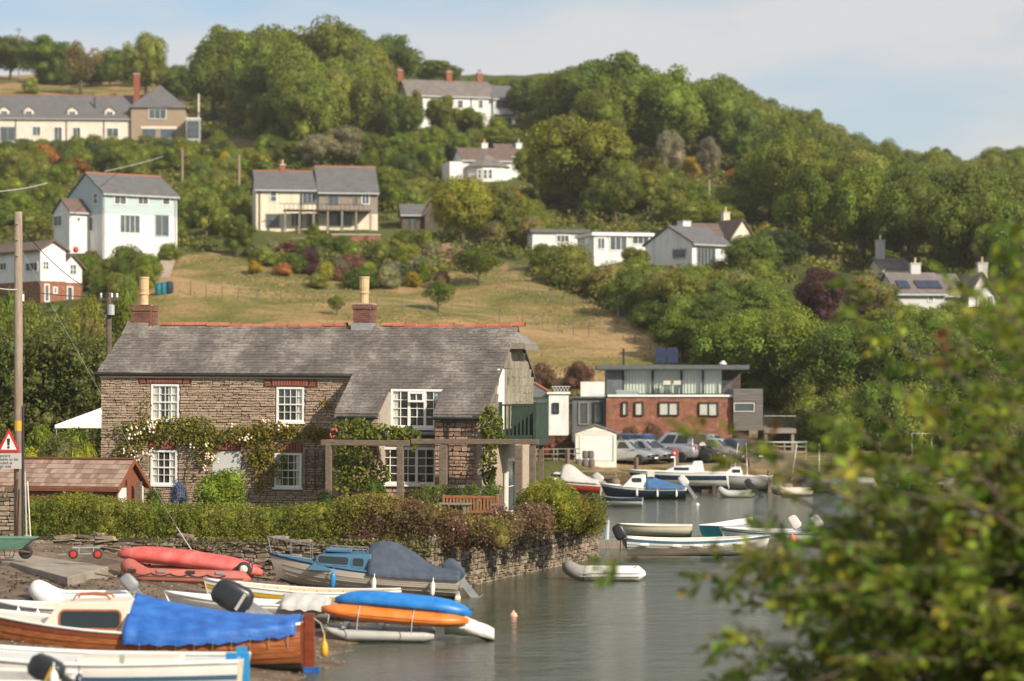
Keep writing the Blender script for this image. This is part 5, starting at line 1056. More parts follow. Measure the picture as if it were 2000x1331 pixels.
def inflatable(name, label, loc, rz, L_, B_, r, tube, bow=None, floor='pvc_grey', trans='gel_grey', stripe=None, ry=0, up=.22, inner=None):
    t_ = thing(name, label, 'inflatable boat', loc, rz, None, 0, ry); hb = B_/2-r; k = hb*1.15
    path = [(0.22, -hb, r)]+[(-x, -hb, r) for x in np.linspace(0, L_-k-r, 8)]
    for a in np.linspace(0, math.pi, 13)[1:-1]: path.append((-(L_-r-k)-k*math.sin(a), -hb*math.cos(a), r+up*math.sin(a)**2))
    path += [(-x, hb, r) for x in np.linspace(L_-k-r, 0, 8)]+[(.22, hb, r)]
    rs = [r*.12]+[r]*(len(path)-2)+[r*.12]
    if bow:
        a, b_ = 8, len(path)-8; MB().tube(path[:a+1], rs[:a+1], 12).build('tube', tube, t_, True); MB().tube(path[a:b_], rs[a:b_], 12, cap=False).build('bow_tube', bow, t_, True); MB().tube(path[b_-1:], rs[b_-1:], 12).build('tube', tube, t_, True)
    else: MB().tube(path, rs, 12).build('tube', tube, t_, True)
    MB().box(-(L_-r-k), -hb, r*.5, -.05, hb, r*.62).build('floor', floor, t_); MB().box(-.12, -hb+r*.7, r*.4, -.07, hb-r*.7, r*2.1).build('transom', trans, t_)
    if stripe:
        for z in stripe[1]: MB().tube([(x, (y-math.copysign(0, y))+(-r*math.cos(R(z)) if y < 0 else r*math.cos(R(z))), zz+r*math.sin(R(z))) for x, y, zz in path[1:-1] if abs(y) > hb*.9 and y < 0], .018, 5).build('rubbing_strake', stripe[0], t_)
    return t_
def bz(X_, Y_): return float(beach_z(X_, Y_))
# --- varnished cabin boat
h = Hull(7.7, 2.4, .93, .42, .55, .22, .4, .02, 2.4, 2.3); WB = boat('cabin_boat', 'varnished wooden boat with cream cabin and bright blue tarpaulin on the beach', h, P(592, 1313, 57.6), R(-5), planks=8, plank_mats=('antifoul_dark', 'antifoul_dark', 'varnish', 'varnish', 'varnish', 'varnish', 'varnish', 'varnish_dark'), deck='gel_cream', rail='gel_white', rr=.035, dz=.02)
zc = h.zs(.6)-.08; zt = 1.62; trunk(WB, -5.85, -3.78, .86, .74, zc, zt, 'gel_cream', .42, .02, zt-.06)
yat = lambda z: .86+(.74-.86)*(z-zc)/(zt-zc)
port(WB, -5.35, -4.0, 1.03, 1.4, yat, 'car_glass', 'varnish', .09)
for y in (-.42, .0): MB().tube([(-5.15, y, zt), (-5.1, y, zt+.11), (-4.75, y, zt+.13), (-4.4, y, zt+.11), (-4.3, y, zt+.02)], .025, 6).build('grab_rail', 'varnish', WB)
cover(WB, h, .012, .495, lambda t: .12+.62*((t-.012)/.483)**1.35, 'tarp_blue', .3, 44, 1.15, .05, seed=3, radial=.042)
for i in range(9): a = h.at(.03+i*.052, 1, -1); b_ = h.at(.03+i*.052, .62, -1); MB().tube([(a[0], a[1]-.12, a[2]-.2), (a[0]-.04, b_[1]-.04, b_[2])], .009, 4).build('lashing', 'tree_wire', WB)
m = MB(); m.box(.03, -.05, -.05, .26, .05, 1.32); m.box(-.02, -.035, 1.0, .03, .035, 1.25); rd = m.build('rudder', 'varnish_dark', WB, bevel=.012); MB().box(.02, -.056, -.14, .36, .056, .12).build('rudder_foot', 'tarp_blue', rd)
MB().lathe([(.01, -.2), (.07, -.17), (.09, -.05), (.07, .1), (.02, .2), (.012, .35)], 10, (.5, -.1, .55)).build('fender', 'yellow', WB, True)
MB().tube([(.2, -.02, 1.25), (.42, -.08, 1.1), (.5, -.1, .85)], .012, 5).build('fender_rope', 'tree_wire', WB)
# --- white and blue boat along the bottom edge
h = Hull(7.2, 2.3, .85, .62, .5, .05, .4, .1, 2.6); WW = boat('motor_boat', 'white boat with blue band and bright blue rudder along the bottom edge', h, P(468, 1372, 51.3), R(-4), bands=(('hull_bottom', .25, 'antifoul_dark'), ('hull', .66, 'gel_white'), ('stripe', .76, 'stripe_blue'), ('topside', 1, 'gel_white')), deck='gel_white', deck_to=1, rail='gel_white', rr=.045, transom='gel_cream', dz=.05)
MB().box(.02, -.06, -.05, .2, .06, 1.0).build('rudder', 'bright_blue', WW, bevel=.02)
for y in (-.62, .55): MB().box(-.16, y-.05, .6, .06, y+.05, 1.06).build('stern_post', 'bright_blue', WW, bevel=.01)
MB().box(.06, -.35, .1, .1, -.28, .85).build('ladder', 'yellow_wood', WW)
x, y, z = h.at(.25, 1, -1); 
for t in (.3, .52): x, y, z = h.at(t, 1, -1); MB().box(x-.05, y-.03, z+.03, x+.05, y+.05, z+.2).build('cleat', 'gel_grey', WW)
m = MB(); m.box(-3.2, -.5, h.zs(.3)-.05, -1.2, .5, h.zs(.3)+.06); m.build('hatch', 'gel_cream', WW, bevel=.03)
# --- boat with dark outboard in the bottom left corner
h = Hull(4.6, 1.9, .75, .85, .35, .0, .4, .08, 2.8); WM = boat('motor_boat', 'white open boat with dark tilted outboard in the bottom left corner', h, P(118, 1406, 46.2), R(-12), bands=(('hull_bottom', .3, 'antifoul_dark'), ('hull', 1, 'gel_white')), inner='gel_grey', deck='gel_white', deck_to=.5, thwarts=((.2, 'gel_cream'), (.4, 'gel_cream')), rr=.05)
outboard(WM, (.05, -.1, .62), 1.05, R(62), R(-8), 'cowl_black', 'cowl_black', 'yellow')
MB().box(-2.2, -.35, .55, -1.7, .35, 1.0).build('console', 'gel_white', WM, bevel=.05)
fender(WM, (.28, -1.0, .75), 'pvc_white', s=1.0); fender(WM, (.75, -1.0, .7), 'navy', s=1.0)
# --- grey dinghy and white inflatable behind the cabin boat
h = Hull(2.4, 1.4, .5, .8, .25, 0, .2, .1, 2.6); GD = boat('dinghy', 'grey dinghy with white fenders behind the varnished boat bow', h, P(192, 1224, 63.5), R(-3), bands=(('hull', 1, 'gel_grey'),), inner='gel_cream', rail='gel_white', thwarts=((.3, 'gel_cream'), (.6, 'gel_cream')), rr=.04)
for t in (.75, .55): x, y, z = h.at(t, 1, -1); fender(GD, (x, y-.12, z-.25), s=.8)
WI = inflatable('inflatable_boat', 'white inflatable with blue inside and small grey outboard on the beach', P(262, 1190, 66), R(-5), 2.75, 1.5, .22, 'pvc_white', None, 'tarp_mid', up=.3); outboard(WI, (.0, 0, .42), .75, R(40), 0, 'cowl_grey', 'cowl_grey')
MB().box(-2.1, -.5, .1, -.4, .5, .38).build('cover', 'tarp_mid', WI, bevel=.08)
# --- red rigid inflatable and red canoe lying on it
RB = inflatable('inflatable_boat', 'faded red inflatable dinghy with rope loops below the quay wall', P(478, 1144, 75.0), R(2), 3.65, 1.6, .235, 'rib_red', None, 'pvc_grey', stripe=('rib_stripe', (-22, 4)), ry=R(2))
rp = []
for i in range(41): u = i/40; rp.append((-.5-2.7*u, -.8-.012, .34-.07*abs(math.sin(u*math.pi*5))))
MB().tube(rp, .016, 5).build('grab_rope', 'cable', RB)
for i in range(4): MB().box(-.8-i*.85, -.8, .36, -.55-i*.85, -.72, .44).build('rope_patch', 'black_rubber' if i % 2 else 'pvc_grey', RB)
p = P(372, 1097, 75.4); RK = thing('canoe', 'red canoe lying upside down on the red inflatable with trolley wheel', 'canoe', p, R(1), None, 0, R(7.5))
kayak(RK, 4.3, .8, .52, 'kayak_red', (0, 0, 0), (0, 0, 0), 'canoe_hull', flip=True); MB().tube([(-2.1, 0, .12), (0, 0, .335), (2.1, 0, .12)], .02, 5).build('keel_line', 'kayak_red', RK)
for y in (-.5, .35):
    M = Matrix.Translation((1.62, y, .02)) @ Matrix.Rotation(R(90), 4, 'X'); wl = MB().lathe([(.1, -.05), (.19, -.06), (.215, -.03), (.215, .03), (.19, .06), (.1, .05)], 18, M=M).build('wheel', 'black_rubber', RK, True); MB().lathe([(.02, -.075), (.1, -.07), (.12, -.055), (.12, .055), (.02, .065)], 14, M=M).build('rim', 'gel_cream', wl, True)
MB().tube([(1.62, -.5, .02), (1.62, .35, .02)], .02, 6).build('axle', 'steel', RK); 
for x in (1.75, 1.85): MB().tube([(x, -.28, -.05), (x, -.2, .16), (x, 0, .27), (x, .2, .16)], .012, 5).build('strap', 'black_rubber', RK)
# --- yellow-lined gig
h = Hull(5.0, 1.55, .58, .55, .45, .12, .2, .1, 2.3); YG = boat('rowing_boat', 'white clinker rowing boat with yellow wooden inside beside the cabin cruiser', h, P(775, 1200, 69), R(3), planks=6, plank_mats=('gel_white', 'gel_white', 'gel_white', 'gel_white', 'yellow', 'gel_white'), inner='yellow_wood', rail='gel_white', transom='gel_white', thwarts=((.2, 'yellow_wood'), (.42, 'yellow_wood'), (.62, 'yellow_wood'), (.8, 'gel_cream')), ry=R(1.5))
for i in range(12):
    t = .08+i*.07
    for sd in (-1, 1): MB().tube([h.at(t, u, sd, -.06) for u in (.3, .6, .98)], .014, 4).build('rib', 'yellow_wood', YG)
# --- pale dinghy with grey cover, in front of it a dinghy with black outboard
h = Hull(3.95, 1.5, .5, .75, .4, 0, .3, .05, 2.4); PD = boat('dinghy', 'pale grey open dinghy with crumpled grey cover on its stern', h, P(640, 1219, 66.3), R(1), bands=(('hull', .86, 'gel_grey'), ('sheer_strake', 1, 'gel_white')), inner='gel_white', thwarts=((.45, 'gel_cream'), (.7, 'gel_cream')), ry=R(2), rail='gel_white')
cover(PD, h, .0, .3, lambda t: .1+.14*math.sin(t*9), 'tarp_grey', .16, 12, 1.6, .07, seed=5)
h = Hull(3.0, 1.4, .5, .85, .25, 0, .2, .05, 2.6); BD = boat('dinghy', 'low white dinghy carrying the big black outboard behind the tarpaulin', h, P(492, 1252, 61.8), R(-2), bands=(('hull', 1, 'gel_white'),), inner='gel_grey', thwarts=((.3, 'gel_cream'),))
ob = outboard(BD, (-.05, 0, .62), 1.55, R(58), R(2), 'cowl_black', 'cowl_grey', 'sign_grey'); MB().box(.0, -.088, -.42, .12, -.079, -.2, 0, Matrix.Rotation(-R(58), 4, 'Y')).build('leg_badge', 'red', ob)
# --- blue cabin cruiser
h = Hull(5.35, 2.0, .72, .85, .42, .03, .35, .1, 2.5); BC = boat('cabin_cruiser', 'blue and cream cabin cruiser with navy canopy drawn up at the quay wall', h, P(888, 1172, 77.6), R(2), R(4.2), bands=(('hull_bottom', .14, 'antifoul_dark'), ('hull', .93, 'hull_pale'), ('sheer_strake', 1, 'boat_blue')), deck='boat_blue', deck_to=1, rail='boat_blue', rr=.035, dz=.02)
for u in (.3, .45, .6, .76):
    MB().tube([h.at(i/NT, u, -1, .006) for i in range(NT)], .009, 4).build('lap_line', 'gel_grey', BC)
zc = h.zs(.6)-.1; zt = 1.22; yb, yt = .84, .72; yat = lambda z: yb+(yt-yb)*(z-zc)/(zt-zc); trunk(BC, -4.5, -2.6, yb, yt, zc, zt+.02, 'boat_blue', .42, .0, zt-.1)
port(BC, -4.18, -3.28, .88, 1.1, yat, 'car_glass', 'stripe_blue', .07, -.0); port(BC, -3.15, -2.82, .86, 1.1, yat, 'car_glass', 'stripe_blue', .06)
MB().box(-4.0, -.4, zt-.02, -3.2, .4, zt+.09).build('hatch', 'boat_blue', BC, bevel=.03)
for y in (-.55, .55): MB().tube([(-3.9, y, zt+.03), (-3.85, y, zt+.12), (-2.75, y, zt+.14), (-2.7, y, zt+.05)], .014, 6).build('roof_rail', 'steel', BC)
br = MB()
for sd in (-1, 1):
    q = [h.at(.99, 1, sd), h.at(.9, 1, sd), h.at(.8, 1, sd)]; top = [(a-.05, b_, c_+.5) for a, b_, c_ in q]; top[0] = (top[0][0]-.1, 0, top[0][2])
    br.tube(top+[q[2]], .014, 6)
    for a, b_ in zip(q[:2], top[:2]): br.tube([a, b_], .012, 6)
br.build('bow_rail', 'steel', BC)
cover(BC, h, .0, .5, lambda t: .17+(.68*math.sin(math.pi/2*min(1, max(0, (t-.1)/.3)))**1.6 if t < .44 else .68*(1-(t-.44)*4)), 'tarp_navy', .16, 22, 1.5, .03, seed=9, name='canopy')
outboard(BC, (.1, 0, .5), 1.15, R(42), 0, 'tarp_navy', 'cowl_grey'); MB().box(-.02, -.9, .02, .16, .9, .2).build('swim_step', 'gel_cream', BC, bevel=.05)
x, y, z = h.at(.68, 1, -1); fender(BC, (x, y-.12, z-.38), 'bright_blue', s=.95); x, y, z = h.at(.46, 1, -1); fender(BC, (x, y-.1, z-.36), 'pvc_white', s=.85); x, y, z = h.at(.14, 1, -1); fender(BC, (x, y-.1, z-.36), 'pvc_white', s=.85)
# --- raft with two kayaks
RF = thing('raft', 'grey pontoon raft with white wrapped end carrying two kayaks', 'raft', P(760, 1247, 64.5), R(0))
for y in (-.45, .55):
    m = MB(); rows = [[(x, y+r_*math.cos(a), .12+r_*.8*math.sin(a)+up) for a in [k*2*math.pi/10 for k in range(10)]] for x, r_, up in ((-1.62, .02, .2), (-1.4, .12, .1), (-1.0, .19, 0), (.9, .19, -.02), (1.15, .08, -.02))]; m.rings(rows, close=True, capa=True, capb=True); m.build('pontoon', 'pvc_grey' if y > 0 else 'gel_grey', RF, True)
for x in (-1.1, -.2, .7): MB().box(x-.06, -.6, .3, x+.06, .7, .36).build('cross_bar', 'galv', RF)
m = MB(); rows = []
for i in range(9):
    u = i/8; x = 1.4+u*1.25; w_ = .55*(1-.55*u**2); zc_ = .42-.36*u**1.4; hh = .30*(1-.5*u)
    rows.append([(x, w_*math.cos(a)+.05, zc_+hh*math.sin(a)+.04*math.sin(a*5+u*7)) for a in [k*2*math.pi/16 for k in range(16)]])
m.rings(rows, close=True, capa=True, capb=True); m.build('white_cover', 'tarp_white', RF, True)
p = P(788, 1181, 64.2); KB = kayak(None, 3.45, .78, .46, 'kayak_blue', p, (0, R(5.5), R(-1)), 'kayak', flip=True); MB().tube([(-1.66+i*.17, -.385*max(.1, 1-abs((-1.66+i*.17)/1.72)**4.5), -.03) for i in range(20)], .012, 5).build('seam', 'navy', KB); MB().tube([(1.6, -.03, .02), (1.74, -.05, .06), (1.8, 0, .02)], .012, 5).build('grab_handle', 'cable', KB); tag(KB, 'bright blue kayak upside down on top of the raft', 'kayak'); KB.color = (1, 1, 1, 1)
p = P(771, 1207, 64.0); KO = kayak(None, 3.7, .8, .4, 'kayak_orange', p, (0, R(4.8), R(0)), 'kayak'); MB().tube([(-1.78+i*.18, -.395*max(.1, 1-abs((-1.78+i*.18)/1.85)**4.5), .03) for i in range(20)], .012, 5).build('seam', 'rust', KO); tag(KO, 'orange kayak lying under the blue kayak on the raft', 'kayak')
for x in (-.9, .45): MB().tube([(x, -.42, -.35), (x, -.42, .0), (x+.02, -.3, .22), (x, .3, .25)], .012, 5).build('strap', 'tree_wire', KO)
# --- boats afloat
AI = inflatable('inflatable_boat', 'white inflatable tender with grey bow floating at the quay wall', P(1248, 1133, 84.4), R(-2), 2.55, 1.35, .22, 'pvc_white', 'pvc_grey', stripe=('gel_grey', (-18, 10)), up=.2); MB().box(-1.5, -.6, .38, -1.2, .6, .42).build('thwart', 'gel_white', AI)
MB().tube([(-2.5, .1, .5), (-2.6, 1.0, .8), (-2.9, 3.0, 1.5)], .012, 4).build('painter', 'cable', AI)
h = Hull(5.1, 1.75, .6, .7, .3, .15, .2, .05, 2.2); CB = boat('rowing_boat', 'white clinker boat with blue gunwale and row of white fenders afloat', h, P(1226, 1086, 95.2), R(178), planks=7, plank_mats=('antifoul_red', 'gel_white', 'gel_white', 'gel_white', 'gel_white', 'gel_white', 'stripe_blue'), inner='gel_cream', rail='gel_white', transom='gel_white', thwarts=((.25, 'yellow_wood'), (.5, 'yellow_wood'), (.75, 'yellow_wood')))
outboard(CB, (.05, 0, .62), .95, R(-30), 0, 'cowl_black', 'cowl_grey')
for i, t in enumerate((.12, .35, .5, .65, .8)): x, y, z = h.at(t, .8, 1); fender(CB, (x, y+.1, z-.03), 'pvc_white', True, .75); 
h = Hull(3.0, 1.3, .5, .75, .12, 0, .1, .05, 2.6); D1 = boat('dinghy', 'small plain white dinghy afloat behind the clinker boat', h, P(1350, 1050, 107.5), R(-4), bands=(('hull', 1, 'gel_cream'),), inner='gel_white', rail='gel_cream', thwarts=((.4, 'gel_cream'),))
h = Hull(3.3, 1.25, .62, .92, .25, 0, .3, .1, 3.2); T1 = boat('tender', 'grey tender with teal blue transom afloat beside the clinker boat', h, P(1392, 1056, 106.5), R(-122), bands=(('hull_bottom', .25, 'antifoul_red'), ('hull', 1, 'gel_grey')), transom='teal', inner='gel_white', rail='gel_white', thwarts=((.4, 'gel_cream'),))
h = Hull(3.7, 1.5, .6, .85, .2, 0, .3, .1, 2.6); E1 = boat('motor_boat', 'white open boat with covered outboards and orange buoy behind the leaves', h, P(1600, 1066, 103), R(-5), bands=(('hull_bottom', .15, 'antifoul_dark'), ('hull', .8, 'gel_white'), ('stripe', .9, 'stripe_blue'), ('topside', 1, 'gel_white')), inner='gel_grey', thwarts=((.3, 'gel_white'), (.6, 'gel_white')))
outboard(E1, (.0, .3, .6), .9, R(30), 0, 'tarp_white', 'cowl_grey'); outboard(E1, (-.9, -.1, .6), .9, R(30), 0, 'tarp_white', 'cowl_grey')
x, y, z = h.at(.3, 1, -1); MB().lathe([(.02, -.2), (.12, -.15), (.17, 0), (.12, .14), (.03, .2), (.02, .28)], 12, (x, y-.18, z-.3)).build('buoy', 'buoy', E1, True)
# --- boats on the far mud
h = Hull(2.35, 1.1, .45, .75, .2, 0, .1, .05, 2.6); F1 = boat('rowing_boat', 'small white rowing boat with navy gunwale afloat off the hedge', h, P(1254, 990, 134), R(-6), bands=(('hull_bottom', .12, 'antifoul_dark'), ('hull', .7, 'gel_white'), ('sheer_strake', 1, 'navy')), inner='gel_cream', rail='navy', transom='gel_white', thwarts=((.35, 'yellow_wood'),))
h = Hull(4.1, 1.8, .75, .85, .35, 0, .4, .1, 2.6); F2 = boat('speed_boat', 'orange red hulled speedboat with grey canopy on the far mud', h, P(1172, 970, 147), R(-8), R(4), bands=(('hull_bottom', .28, 'gel_white'), ('hull', .84, 'hull_orange_red'), ('topside', 1, 'gel_white')), deck='gel_white', deck_to=1, transom='gel_white')
trunk(F2, -3.2, -2.0, .7, .55, .75, 1.25, 'gel_white', .5, .0, 1.15); port(F2, -2.85, -2.15, .95, 1.12, lambda z: .7-.15*(z-.75)/.5, 'car_glass'); cover(F2, h, .05, .55, lambda t: .15+.75*math.exp(-((t-.47)/.2)**2), 'tarp_grey', .06, 14, 1.4, .02, name='canopy', seed=2); outboard(F2, (.05, 0, .75), 1.0, R(50), 0, 'tarp_grey', 'cowl_grey')
h = Hull(4.4, 1.75, .68, .85, .35, 0, .35, .1, 2.4); F3 = boat('cabin_boat', 'navy hulled boat with small white cabin and blue cover on the far shore', h, P(1338, 977, 143), R(-4), bands=(('hull_bottom', .25, 'antifoul_dark'), ('hull', .85, 'navy'), ('topside', 1, 'gel_white')), deck='gel_white', transom='navy')
trunk(F3, -3.5, -2.15, .68, .5, .72, 1.42, 'gel_white', .55, .05, 1.3); port(F3, -2.95, -2.4, 1.0, 1.25, lambda z: .68-.18*(z-.72)/.7, 'car_glass', None, .08, -.1); cover(F3, h, .02, .49, lambda t: .08+.6*(t/.49)**1.5, 'tarp_mid', .08, 12, 1.4, .025, seed=4); outboard(F3, (.05, 0, .7), 1.0, R(35), 0, 'tarp_white', 'cowl_grey')
for t in (.6, .35, .12): x, y, z = h.at(t, 1, -1); fender(F3, (x, y-.08, z-.3), s=.7)
MB().box(-2.1, -.4, 1.3, -1.7, .2, 1.62).build('locker_box', 'gel_cream', F3)
h = Hull(5.5, 1.9, 1.0, .7, .12, 0, .5, -.12, 2.3); F4 = boat('yacht', 'white sailing yacht with broad navy stripe propped on the far mud', h, P(1424, 968, 150.5), R(-10), bands=(('hull_bottom', .30, 'antifoul_dark'), ('hull', .62, 'gel_white'), ('stripe', .86, 'navy'), ('topside', 1, 'gel_white')), deck='gel_white', transom='gel_white')
F4.location.z += .35; trunk(F4, -3.9, -2.0, .62, .5, 1.02, 1.42, 'gel_white', .7, .1, 1.3); port(F4, -3.2, -2.3, 1.12, 1.3, lambda z: .62-.12*(z-1.02)/.4, 'car_glass'); trunk(F4, -2.2, -1.5, .45, .35, 1.05, 1.62, 'gel_white', .1, .1, 1.6, 'spray_hood')
MB().prism([(-2.6, .1), (-1.6, .1), (-1.7, -.8), (-2.5, -.8)], -.08, .08, 'y').build('keel', 'antifoul_dark', F4); MB().box(-.35, -.06, -.7, -.1, .06, .5).build('rudder', 'antifoul_dark', F4); MB().box(-.9, -.8, -.75, -.7, -.6, .35).build('leg', 'dark_wood', F4)
h = Hull(3.6, 1.6, .85, .75, .15, 0, .4, .1, 2.4); F5 = boat('yacht', 'small grey white cabin yacht right of the navy striped one', h, P(1506, 962, 152.5), R(-8), bands=(('hull_bottom', .2, 'antifoul_dark'), ('hull', 1, 'gel_grey')), deck='gel_white', transom='gel_white')
F5.location.z += .12; trunk(F5, -2.9, -1.7, .55, .4, .9, 1.4, 'gel_white', .5, .1, 1.3); port(F5, -2.3, -1.8, 1.05, 1.25, lambda z: .55-.15*(z-.9)/.5, 'car_glass'); MB().lathe([(.02, -.2), (.14, -.14), (.19, 0), (.14, .14), (.03, .2)], 12, (-3.1, -.95, .3)).build('buoy', 'buoy', F5, True)
F6 = inflatable('inflatable_boat', 'pale grey inflatable with dark outboard moored under the yachts', P(1466, 972, 145.5), R(-5), 1.9, 1.2, .2, 'gel_grey', None, 'navy'); outboard(F6, (.1, 0, .45), .95, R(40), 0, 'cowl_black', 'navy')
F7 = inflatable('inflatable_boat', 'worn beige inflatable dinghy on the mud right of the yachts', P(1574, 967, 147), R(28), 2.3, 1.3, .22, 'pvc_beige', None, 'pvc_beige')
h = Hull(2.6, 1.4, .6, .7, .3, 0, .2, .1, 2.4); F8 = boat('dinghy', 'white dinghy with blue cover on the mud behind the leaves', h, P(1642, 964, 150), R(-40), bands=(('hull', .75, 'gel_white'), ('sheer_strake', 1, 'stripe_blue')), deck='gel_white'); cover(F8, h, .05, .9, lambda t: .5*math.sin(t*3), 'tarp_mid', .1, 10, 1.6, .03, seed=6)
h = Hull(2.8, 1.3, .55, .75, .3, 0, .2, .1, 2.4); F9 = boat('dinghy', 'white dinghy at the right shore behind the leaves', h, P(1742, 952, 155), R(10), bands=(('hull', 1, 'gel_white'),), inner='gel_grey')
h = Hull(3.6, 1.5, .7, .8, .3, 0, .3, .1, 2.4); FA = boat('motor_boat', 'dark green hulled boat with white wheelhouse at the right shore', h, P(1838, 962, 150), R(-3), bands=(('hull', .8, 'green_paint'), ('topside', 1, 'gel_white')), deck='gel_white'); trunk(FA, -1.5, -.4, .55, .5, .7, 1.5, 'gel_white', .1, .05); cover(FA, h, .45, .95, lambda t: .45*math.sin(t*2.8), 'tarp_white', .1, 10, 1.6, .03, seed=8)
for t in (.55, .7): x, y, z = h.at(t, 1, -1); fender(FA, (x, y-.08, z-.3), s=.7)
h = Hull(3.2, 1.4, .6, .8, .2, 0, .2, .1, 2.4); FB = boat('dinghy', 'weathered grey dinghy at the far right of the shore', h, P(1920, 955, 153), R(12), bands=(('hull', 1, 'gel_grey'),), inner='gel_grey')
# ---------------------------------------------------------------- garden: hedges, climbers, shed, bench
def leafy(name, label, cat, v, f, c, parent=None, group=None):
    o = link(name, np_mesh(name, v, f, 'leaf', c), parent); o.color = (1, 1, 1, 1)
    return tag(o, label, cat, group) if label else o
def wall_at(px):                                    # the front wall line under a pixel column
    k = (px-CX)/F; d = QB-QA; u = (k*QA.y-QA.x)/(d.x-k*d.y); return QA+d*u
def hedge_run(px0, px1, tops, cols, flowers, step=8, r0=.36, zb=1.45, back=.5, n=20000, leaf=.075, fl=.03, over=0.0):
    lobes = []; px = px0
    while px < px1:
        q = wall_at(px); top = CH-(np.interp(px, [t[0] for t in tops], [t[1] for t in tops])-HY)*q.y/F-.27; z = zb+r0*.6-over
        while z < top-r0*.5:
            rr = r0*random.uniform(.8, 1.15); cz_ = min(z, top-rr); lobes.append(((q.x+random.uniform(-.1, .1), q.y+back+random.uniform(-.06, .06), cz_), rr)); z += r0*.6
        rr = r0*random.uniform(.7, 1.0); lobes.append(((q.x, q.y+back+.3, top-rr), rr)); px += step
    v, f, c = blob_foliage(lobes, n, leaf, cols, .9, .74, sc_=(.8, 1.32)); nc = len(f)-len(lobes)*32; nf = int(nc*fl); sel = rng.choice(nc, nf, replace=False)
    for i in sel: c[i*4:i*4+4] = flowers
    return v, f, c
gcol = palette([(.20, .235, .032), (.26, .285, .038), (.165, .205, .03), (.33, .325, .04), (.24, .23, .045)], 1.5, 3)
v, f, c = hedge_run(52, 700, [(50, 958), (150, 950), (230, 962), (330, 970), (480, 974), (560, 975), (640, 966), (700, 958)], gcol, (.6, .5, .42), n=52000, over=.12, leaf=.068, fl=.012)
leafy('hedge', 'long clipped green hedge on the quay wall in front of the cottage', 'hedge', v, f, c)
ycol = palette([(.18, .095, .06), (.24, .135, .085), (.17, .15, .05), (.36, .31, .03), (.27, .26, .035)], 1.6, 5, extra=lambda p: np.stack([0*p[:, 2], 0*p[:, 2]-.2, 0*p[:, 2], (p[:, 2]-2.35)*2.2, (p[:, 2]-2.3)*1.8], 1))
v, f, c = hedge_run(668, 985, [(660, 962), (720, 948), (800, 962), (870, 980), (930, 994), (985, 1003)], ycol, (.62, .45, .4), n=26000, over=.0, back=.45)
leafy('hedge', 'brown and yellow flowering hedge above the corner of the quay wall', 'hedge', v, f, c)
def bush(name, label, cat, blobs, cols, n, leaf=.075, flowers=None, fl=0.0):
    lobes = [(tuple(P(px, py, d)), r_*d/F) for px, py, r_, d in blobs]; v, f, c = blob_foliage(lobes, n, leaf, palette(cols, 2.0, len(label)), .9, .72, sc_=(.8, 1.3))
    if flowers is not None:
        for i in rng.choice(len(f)-len(lobes)*32, int(len(f)*fl), replace=False): c[i*4:i*4+4] = flowers
    return leafy(name, label, cat, v, f, c)
bush('shrub', 'pinkish brown flowering bush on the corner of the quay', 'shrub', [(985+random.uniform(-22, 22), random.uniform(1012, 1046), random.uniform(16, 24), 80.2) for _ in range(14)]+[(1050+random.uniform(-25, 25), random.uniform(1000, 1035), 20, 82.2) for _ in range(12)], [(.27, .16, .11), (.2, .13, .08), (.24, .17, .07)], 9000, .07, (.6, .42, .36), .05)
bush('shrub', 'bright yellow green bush at the right end of the pergola', 'shrub', [(random.uniform(1025, 1110), random.uniform(958, 1005), random.uniform(18, 27), random.uniform(83, 86)) for _ in range(26)], [(.22, .25, .025), (.17, .21, .025), (.28, .28, .03)], 12000, .085)
bush('shrub', 'rounded green bush at the water end of the quay wall', 'shrub', [(random.uniform(1085, 1160), random.uniform(985, 1028), random.uniform(18, 27), random.uniform(86.5, 93.5)) for _ in range(34)], [(.15, .17, .025), (.2, .19, .03), (.12, .15, .025), (.27, .22, .03)], 15000, .08)
def climber(name, label, patches, cols, flower=None, nf=0, ly=-.16, leaf=.11, stems=()):
    parts = []; t = thing(name, label, 'climbing plant', cot.location, R(-11)); w2 = []
    for px, py, rx, ry, n in patches:
        n = int(n*.62); rx *= 1.08; ry *= 1.2
        a = rng.uniform(0, 2*np.pi, n); rr = np.sqrt(rng.uniform(0, 1, n)); q = [hit(cot, px+rx*rr[i]*math.cos(a[i]), py+ry*rr[i]*math.sin(a[i])+random.uniform(-4, 4), ly+rng.uniform(-.22, .12)) for i in range(n)]
        parts.append(cards(np.array([tuple(k) for k in q]), np.tile([0, -1, .35], (n, 1)), leaf, np.array([cols[k] for k in rng.integers(len(cols), size=n)])*rng.uniform(.75, 1.25, (n, 1)), .7, .55))
        w2.append((px, py, rx, ry))
    v, f, c = join(parts); o = link('foliage', np_mesh('foliage', v, f, 'leaf', c), t); o.color = (1, 1, 1, 1)
    if nf:
        pr = []
        for i in range(nf):
            px, py, rx, ry = random.choice(flower[1]); cx_, cy_ = px+random.uniform(-rx, rx), py+random.uniform(-ry, ry)
            for k in range(3): pr.append(ball(tuple(hit(cot, cx_+random.uniform(-7, 7), cy_+random.uniform(-6, 6), ly-.22)), random.uniform(.03, .05), np.array([1, 1, 1]), 6, 4))
        v, f, c = join(pr); tag(link('blossom', np_mesh('blossom', v, f, flower[0]), t), kind='stuff')
    for pts in stems: MB().tube([hit(cot, a, b_, ly+.03) for a, b_ in pts], .025, 5).build('stem', 'twig', t)
    return t
rc = [(.16, .19, .028), (.25, .25, .032), (.12, .15, .026), (.32, .28, .035), (.2, .18, .04)]
